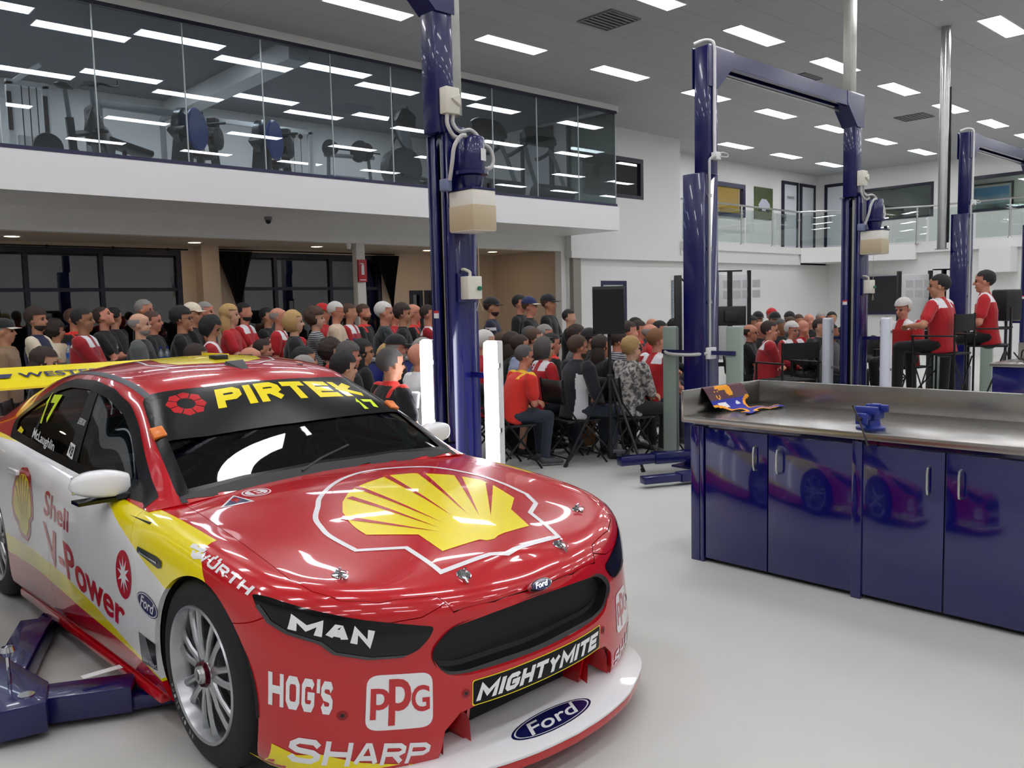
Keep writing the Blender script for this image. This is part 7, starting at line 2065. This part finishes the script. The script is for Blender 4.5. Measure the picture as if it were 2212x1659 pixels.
# incline bench
t = gthing('weight_bench', 'black padded bench tilted up beside the grey rack in the gym', 4.30, 12.4, rad(0), 'bench')
mb = MB(); mb.box((0, 0, 0), (.72, .34, .09), T(-.0, 0, .38) @ RY(rad(14))); mb.build('pad', GP, t, bev=.03)
mb = MB(); mb.tube([(.0, 0, .33), (.0, 0, .05)], .03, 6); mb.tube([(-.35, 0, .04), (.35, 0, .04)], .03, 6); mb.tube([(-.35, -.2, .04), (-.35, .2, .04)], .03, 6); mb.tube([(.35, -.2, .04), (.35, .2, .04)], .03, 6); mb.build('frame', GB, t)
# grey half rack
t = gthing('power_rack', 'grey steel power rack against the gym back wall', 5.4, 15.1, 0, 'weight rack')
for sx in (-.62, .62):
    for sy in (-.3, .3):
        MB().b2(sx - .04, sx + .04, sy - .04, sy + .04, 0, 1.5).build('upright', GG, t, bev=.004)
    MB().b2(sx - .035, sx + .035, -.3, .3, 1.45, 1.52).build('side_beam', GG, t, bev=.004); MB().b2(sx - .035, sx + .035, -.3, .3, 0, .07).build('foot_beam', GG, t, bev=.004)
    mb = MB()
    for k in range(7): mb.box((sx * 1.0, -.345, .3 + k * .16), (.03, .012, .02))
    mb.build('hole_strip', WHITE, t)
mb = MB(); mb.b2(-.62, .62, -.35, -.27, 1.42, 1.53); mb.build('header_beam', GG, t, bev=.004)
# white cable machine at the left
t = gthing('cable_machine', 'white cable pulley machine at the far left of the gym', 3.62, 14.3, 0, 'exercise machine')
mb = MB(); mb.b2(-.28, -.20, -.05, .05, 0, 1.5); mb.b2(.20, .28, -.05, .05, 0, 1.5); mb.b2(-.28, .28, -.05, .05, 1.46, 1.54); mb.tube([(-.2, 0, 1.5), (.1, -.4, 1.72)], .04, 4); mb.build('frame', GW_, t)
for x in (-.26, .22): MB().b2(x - .03, x + .03, -.075, -.055, .8, 1.35).build('guard', GB, t)
mb = MB(); [mb.tube([(x, -.1, .0), (x, -.1, 1.45)], .008, 5) for x in (-.1, 0, .1)]; mb.build('cable', GB, t)
MB().b2(-.16, .06, -.03, .03, .35, .75).build('weight_stack', GW_, t, bev=.01)
# white multi station with pulleys
t = gthing('multi_gym', 'white multi-station pulley frame against the gym back wall', 7.5, 14.9, 0, 'exercise machine')
mb = MB(); mb.b2(-1.2, -1.12, -.04, .04, 0, 1.55); mb.b2(1.1, 1.18, -.04, .04, 0, 1.5); mb.b2(-1.2, 1.18, -.04, .04, 1.45, 1.53); mb.b2(.55, .62, -.04, .04, 0, 1.45); mb.build('frame', GW_, t, fix=True)
for x in (-1.0, .45, .75, .9):
    mb = MB(); mb.lathe([(.045, -.01), (.05, 0), (.045, .01), (0, .01)], 16, T(x, -.08, 1.38) @ RX(pi / 2)); mb.tube([(x, -.08, 1.35), (x, -.08, .1)], .006, 5); mb.build('pulley_cable', GB, t)
MB().b2(.30, .345, -.10, -.09, .45, 1.25).build('strap', YST, t)
mb = MB(); mb.tube([(.45, -.1, .9), (.40, -.1, .7), (.5, -.1, .7), (.45, -.1, .9)], .012, 6); mb.build('hand_grip', GB, t)
for x, z in ((-.6, 1.75), (.9, 1.72)):
    o = MB().b2(x + 7.5 - .09, x + 7.5 + .09, 15.90, 15.99, z + GZ - .11, z + GZ + .09).build('wall_speaker', GB, bev=.01); tag(o, 'small black wall speaker in the gym, ' + ('left one' if x < 0 else 'right one'), 'speaker')
# bench press with plates
t = gthing('plate_machine', 'grey plate-loaded bench with black weight plates left of the near hoist', 8.25, 12.9, 0, 'exercise machine')
mb = MB(); mb.tube([(-.45, 0, 0), (-.42, 0, .72)], .035, 4); mb.tube([(.45, 0, 0), (.38, 0, .72)], .035, 4); mb.tube([(-.5, 0, .70), (.5, 0, .74)], .035, 4); mb.tube([(-.45, 0, .35), (.1, -.3, .3)], .03, 4); mb.build('frame', GG, t)
for x, r in ((-.48, .14), (-.40, .11), (.12, .19), (.25, .16)):
    mb = MB(); mb.lathe([(.02, -.02), (r - .01, -.02), (r, 0), (r - .01, .02), (.02, .02)], 24, T(x, -.12, .80) @ RZ(.4) @ RY(pi / 2) @ RX(.0)); mb.build('weight_plate', GB, t, smooth=True)
MB().tube([(-.55, -.12, .80), (.55, -.12, .80)], .015, 8).build('barbell', GB, t)
# elliptical
t = gthing('elliptical_trainer', 'dark elliptical trainer just left of the near hoist column', 8.75, 11.95, rad(0), 'exercise machine')
mb = MB(); mb.lathe([(0, -.14), (.34, -.13), (.36, 0), (.34, .13), (0, .14)], 28, T(-.1, 0, .42) @ RX(pi / 2)); mb.build('wheel_housing', mat('hood grey'), t, smooth=True)
mb = MB(); mb.tube([(.05, 0, .6), (.0, .08, 1.2)], .09, 6, flat=1.2); mb.b2(-.30, .9, -.12, .12, 0, .1); mb.build('mast', GG, t)
mb = MB(); mb.prism([(-.25, 1.18), (.15, 1.10), (.18, 1.30), (.0, 1.42), (-.12, 1.40)], .30, Matrix(((1, 0, 0, 0), (0, 0, 1, -.1), (0, 1, 0, 0), (0, 0, 0, 1)))); mb.build('console', GB, t, bev=.02)
for s, o_ in ((-1, -.38), (1, .28)):
    mb = MB(); mb.tube(cr([(-.15 , s * .2, .7), (-.38 + (o_ + .38) * .5, s * .24, .95), (o_ - .05, s * .26, 1.2), (o_ - .03, s * .26, 1.55)], 12), .018, 8); mb.build('swing_handle', GB, t, smooth=True)
    mb = MB(); mb.tube([(-.2, s * .15, .3), (.75, s * .15, .22)], .03, 6); mb.b2(.45, .85, s * .15 - .07, s * .15 + .07, .22, .27); mb.build('foot_pedal', GB, t)
for x, y, r in ((4.05, 12.0, .1), (3.2, 11.9, .18)):
    o = MB().lathe([(0, 0), (r * .95, 0), (r, .03), (r * .95, .06), (0, .06)], 24, T(x, y, GZ + r) @ RX(pi / 2)).build('weight_plate', GB, smooth=True)
    tag(o, 'small black weight plate standing on the gym floor' if r < .15 else 'large black weight plate at the gym floor edge, far left', 'weight plate')

# ================================================================ FLOOR PROPS
# loudspeaker on a tripod
t = thing('speaker_stand', 'black tripod stand carrying a loudspeaker in front of the audience', 'stand', (6.42, 5.50, 0))
mb = MB(); mb.tube([(0, 0, .16), (0, 0, 1.33)], .018, 12); mb.build('pole', BLACK, t, smooth=True)
mb = MB(); mb.lathe([(.018, .78), (.032, .78), (.034, .90), (.018, .92)], 16); mb.lathe([(.018, .14), (.03, .14), (.03, .2), (.018, .2)], 16); mb.build('collar', BLACK, t, smooth=True)
for a in (262, 22, 142):
    d = Vector((cos(rad(a)), sin(rad(a)), 0))
    mb = MB(); mb.tube([Vector((0, 0, .86)) + d * .03, d * .46 + Vector((0, 0, .02))], .014, 8); mb.build('leg', BLACK, t, smooth=True)
    mb = MB(); mb.tube([Vector((0, 0, .17)) + d * .02, d * .25 + Vector((0, 0, .42))], .009, 6); mb.build('brace', BLACK, t)
    mb = MB(); mb.tube([d * .445 + Vector((0, 0, .035)), d * .465 + Vector((0, 0, .0))], .02, 8); mb.build('rubber_foot', RUBBER, t)
t = thing('loudspeaker', 'tall black loudspeaker on a tripod stand, seen from behind', 'loudspeaker', (6.42, 5.50, 1.315), rad(-142 + 90))
mb = MB(); mb.prism(rounded([(-.16, -.14), (.16, -.14), (.13, .12), (-.13, .12)], .05), .46); mb.build('cabinet', BLACK, t, bev=.012)
MB().b2(-.145, .145, -.15, -.142, .03, .43).build('front_grille', mat('grille dark', '0b0c0d', .8), t)
mb = MB(); mb.b2(-.05, .05, .118, .124, .1, .3); mb.build('connector_plate', BLACKG, t)
# second black speaker far right
t = thing('loudspeaker', 'black loudspeaker on a pole behind the rightmost speaker', 'loudspeaker', (12.9, 3.95, 0), rad(60))
mb = MB(); mb.b2(-.14, .14, -.13, .13, 1.25, 1.68); mb.build('cabinet', BLACK, t, bev=.03); MB().tube([(0, 0, .5), (0, 0, 1.25)], .018, 10).build('pole', BLACK, t)
for a in (0, 120, 240): MB().tube([(0, 0, .85), (.42 * cos(rad(a)), .42 * sin(rad(a)), .01)], .013, 6).build('leg', BLACK, t)

# bar tables with bottles
TW = mat('table top dark', '2b2826', .4)
def bar_table(x, y, lab, r=.3, h=1.05):
    t = thing('bar_table', lab, 'table', (x, y, 0), 0, 'high round tables')
    MB().lathe([(0, h - .025), (r, h - .025), (r + .005, h - .01), (r, h), (0, h)], 32).build('table_top', TW, t, smooth=True)
    MB().tube([(0, 0, .02), (0, 0, h - .025)], .035, 12).build('pedestal', GALV, t, smooth=True)
    MB().lathe([(0, .025), (.22, .02), (.23, 0), (0, 0)], 24).build('base', GALV, t, smooth=True)
    return t
bar_table(2.78, 9.62, 'high round table under the elbows of the navy polo wearer', h=1.12); bar_table(3.30, 9.1, 'high round table with water bottles left of the vest wearer')
PETB = glass('bottle plastic', 'd7e2ea', refl=.08, murk='aab8c2', through=.45)
bproto = None
def bottle(x, y, z, lab, s=1.0, grp='water bottles'):
    global bproto
    if bproto is None:
        bproto = thing('water_bottle', lab, 'bottle', (x, y, z), 0, grp)
        MB().lathe([(0, 0), (.03, 0), (.033, .01), (.033, .13), (.028, .155), (.013, .185), (.013, .2), (0, .2)], 16).build('bottle_body', PETB, bproto, smooth=True)
        MB().lathe([(.0335, .06), (.0335, .115)], 16).build('bottle_label', mat('label blue', '2a5fae', .4), bproto, smooth=True)
        MB().lathe([(0, .222), (.015, .222), (.015, .2)], 12).build('bottle_cap', mat('cap blue', '1c3c8c', .4), bproto)
        return bproto
    return dup(bproto, (x, y, z), 0, lab, grp)
for i in range(4): bottle(3.22 + .075 * i, 9.02 + .02 * (i % 2), 1.05, 'water bottle, ' + ORD[i] + ' from the left on the high table')
for i in range(3): bottle(2.62 + .07 * i, 9.50, 1.12, 'bottle, ' + ORD[i] + ' from the left by the navy polo wearer')
# blue counter in front of the plaid shirt
t = thing('service_counter', 'blue panelled service counter with pale top behind the seated heads', 'counter', (5.0, 7.72, 0), rad(-24))
MB().b2(-.35, .55, .0, .30, 0, 1.05).build('counter_body', mat('counter blue', '1a2a86', .4), t, bev=.005); MB().b2(-.38, .58, -.03, .33, 1.05, 1.08).build('counter_top', mat('counter top', '8f8d8a', .35), t, bev=.004)
for i, (x, y) in enumerate(((4.86, 7.78), (4.93, 7.76), (5.0, 7.73))): bottle(x, y, 1.08, 'small bottle, ' + ORD[i] + ' from the left on the blue counter')
# coffee cup of the person beside the near hoist
t = thing('coffee_cup', 'white takeaway coffee cup held behind the right mirror of the car', 'cup', (3.79, 5.17, .86))
MB().lathe([(0, 0), (.028, 0), (.04, .10), (0, .10)], 20).build('cup_body', STICK, t, smooth=True); MB().lathe([(.043, .10), (.043, .112), (.036, .12), (0, .12)], 20).build('cup_lid', WHITE, t, smooth=True)
# bags and cans on the floor
t = thing('paper_bag', 'brown paper carrier bag on the floor by the grey bob wearer', 'bag', (7.15, 6.55, 0), rad(-30))
MB().b2(-.14, .14, -.06, .06, 0, .34).build('bag_body', mat('kraft paper', '9a6a40', .8, bump=(14, .2)), t, bev=.006); mb = MB(); mb.tube([(-.06, -.062, .33), (-.05, -.062, .45), (.05, -.062, .45), (.06, -.062, .33)], .004, 6); mb.build('bag_handle', mat('kraft paper'), t)
t = thing('backpack', 'black backpack slumped on the floor beside the bare-legged person', 'bag', (6.35, 6.72, 0), rad(-40))
mb = MB(); ell(mb, (0, 0, .16), (.2, .13, .17), None, 18, 12); ell(mb, (.02, -.1, .12), (.14, .07, .10), None, 14, 8); mb.build('bag_body', mat('nylon black', '111214', .8, bump=(20, .3)), t, smooth=True); mb = MB(); mb.tube(cr([(.12, -.1, .22), (.26, -.16, .12), (.34, -.1, .02), (.22, .0, .02)], 12), .014, 6, flat=.4); mb.build('shoulder_strap', mat('nylon black'), t)
o = MB().lathe([(0, 0), (.03, 0), (.033, .01), (.033, .115), (.027, .125), (0, .125)], 20, T(7.72, 6.62, 0)).build('drink_can', mat('can teal', '2f8a8c', .3, metal=.5), smooth=True); tag(o, 'teal drink can on the floor behind the tripod', 'can')

# tall director chairs
def director_chair(x, y, rz, seat, lab, back=True):
    t = thing('director_chair', lab, 'chair', (x, y, 0), rz, 'black folding director chairs')
    MB().b2(-.22, .22, -.26, .26, seat - .02, seat).build('seat', CURT, t, bev=.004)
    MB().b2(-.245, -.232, -.28, .28, seat + .26, seat + .46).build('backrest', CURT, t, bev=.003)
    for s in (-1, 1):
        MB().tube([(-.24, s * .28, 0), (-.24, s * .28, seat + .47)], .013, 8).build('back_post', FCH, t); MB().tube([(.24, s * .28, 0), (.24, s * .28, seat + .20)], .013, 8).build('front_leg', FCH, t)
        MB().b2(-.26, .26, s * .28 - .025, s * .28 + .025, seat + .20, seat + .22).build('armrest', BLACK, t, bev=.004)
    for xx in (-.24, .24):
        mb = MB(); mb.tube([(xx, -.28, .08), (xx, .28, seat - .05)], .010, 6); mb.build('cross_brace', FCH, t); mb = MB(); mb.tube([(xx + .02, .28, .08), (xx + .02, -.28, seat - .05)], .010, 6); mb.build('cross_brace', FCH, t)
    mb = MB(); mb.b2(.20, .34, -.27, .27, .30, .315); mb.build('footrest', FCH, t)
    return t
for (x, y, zt, hd_, pose, arms, hair, hc, skin, tk, bk, label, opt) in PEOPLE:
    if opt.get('seat', .45) != .45:
        director_chair(x, y, rad(hd_), opt['seat'], {'white': 'black director chair under the white-haired speaker', 'dark-': 'black director chair of the speaker seen from behind', 'right': 'black director chair of the rightmost speaker'}[label[:5]])
director_chair(9.75, 5.45, rad(70), .62, 'empty black director chair facing the right hand audience')
# notice panels, monitor arms, gantry
notice('white display panel on a black stand left of the right hand audience', 10.95, 7.0, .42, 1.25, .75, rad(-48))
notice('white display panel behind the white-haired speaker', 13.4, 5.38, .42, .75, 1.2, rad(-44))
def monitor(x, y, rz, lab):
    t = thing('monitor_stand', lab, 'monitor', (x, y, 0), rz, 'black monitor stands')
    MB().b2(-.03, .03, -.02, .02, 0, 2.0).build('stand_pole', BLACK, t); MB().b2(-.16, .16, -.03, .03, 2.0, 2.02).build('top_bracket', BLACK, t); MB().b2(-.2, .2, -.2, .2, 0, .03).build('stand_base', BLACK, t, bev=.005)
    mb = MB(); mb.b2(-.24, .20, -.08, -.03, 1.28, 1.54); mb.b2(-.1, .1, -.12, -.08, 1.33, 1.48); mb.build('monitor_back', BLACK, t, bev=.01)
    return t
monitor(10.02, 6.45, rad(-42), 'black monitor seen from behind on a pole, right of the middle hoist column')
monitor(13.65, 5.05, rad(-42), 'black monitor bracket behind the seated speaker with his back turned')
t = thing('gantry_frame', 'tall black equipment frame with white strip left of the middle hoist column', 'frame', (10.35, 7.48, 0), rad(-45))
mb = MB(); mb.b2(-.10, .0, -.05, .05, 0, 2.0); mb.tube([(.0, 0, 1.95), (.06, 0, 1.9), (.06, 0, 1.7), (.0, 0, 1.62)], .018, 8); mb.b2(-.14, .1, -.14, .14, 0, .05); mb.build('frame_post', BLACK, t, bev=.005); MB().b2(.0, .07, -.03, .03, .4, 1.85).build('white_strip', WHITE, t, bev=.004)
t = thing('wall_board', 'large black wall board with navy edge on the right hand wall', 'board', (24.75, 10.7, 1.18)); MB().b2(-.03, .04, -.35, .75, 0, 1.01).build('board_face', mat('board black', '15171a', .4), t); MB().b2(-.05, .04, -.38, .78, -.05, 0).build('board_edge', NAVY, t); MB().b2(-.05, .04, -.38, .78, 1.01, 1.05).build('board_edge', NAVY, t)
t = thing('wall_louvre', 'narrow pale louvred panel on the wall behind the black frame', 'louvre', (17.1, 12.53, 1.2)); MB().b2(-.14, .14, -.01, .01, 0, .95).build('louvre_frame', mat('louvre grey', '8a8f96', .5), t)
for k in range(12): MB().b2(-.11, .11, -.025, -.01, .04 + .075 * k, .085 + .075 * k).build('louvre_slat', mat('louvre pale', 'a9bcd6', .4), t)
# second blue bench far right with a heap of cables
t = thing('base_cabinet', 'blue cabinet with steel top at the right edge, below the speakers', 'cabinet', (8.8, 2.2, 0)); MB().b2(0, .8, -.6, .6, .02, .93).build('carcass', CABP, t, bev=.004); MB().b2(-.02, .82, -.62, .62, .93, .965).build('worktop', STL, t, bev=.004); MB().b2(.80, .82, -.62, .62, .965, 1.12).build('upstand', STL, t)
t = thing('cable_heap', 'tangle of black cables and adaptors on the far right cabinet', 'cables', (9.0, 2.45, .965))
mb = MB(); rr = random.Random(4)
for k in range(4):
    mb.tube(cr([(rr.uniform(-.12, .3), rr.uniform(-.3, .25), .012 + rr.uniform(0, .10)) for _ in range(7)], 40), .007, 6)
mb.b2(-.06, .1, -.2, -.05, 0, .05); mb.build('cable', BLACK, t, smooth=True, kind=None) if False else mb.build('cable', BLACK, t)
# area light added so the yellow room shows through its window
od = bpy.data.lights.new('office_fill_light', 'AREA'); od.energy = 60; od.size = 1.0; od.color = (1, .93, .8)
ol = bpy.data.objects.new('office_fill_light', od); COL.objects.link(ol); ol.location = (20.6, 14.5, 5.4); tag(ol, 'added fill light in the yellow-walled room behind the gallery window', 'light')
for i, (x, y) in enumerate(((27.2, 7.0), (27.2, 11.5))):  # area lights without fixtures, added to brighten the rooms behind the gallery windows
    od = bpy.data.lights.new('office_fill_light', 'AREA'); od.energy = 45; od.size = 1.0; ol = bpy.data.objects.new('office_fill_light', od); COL.objects.link(ol); ol.location = (x, y, 5.4); tag(ol, 'added fill light behind the ' + ('picture' if i == 0 else 'grey') + ' window of the gallery', 'light')
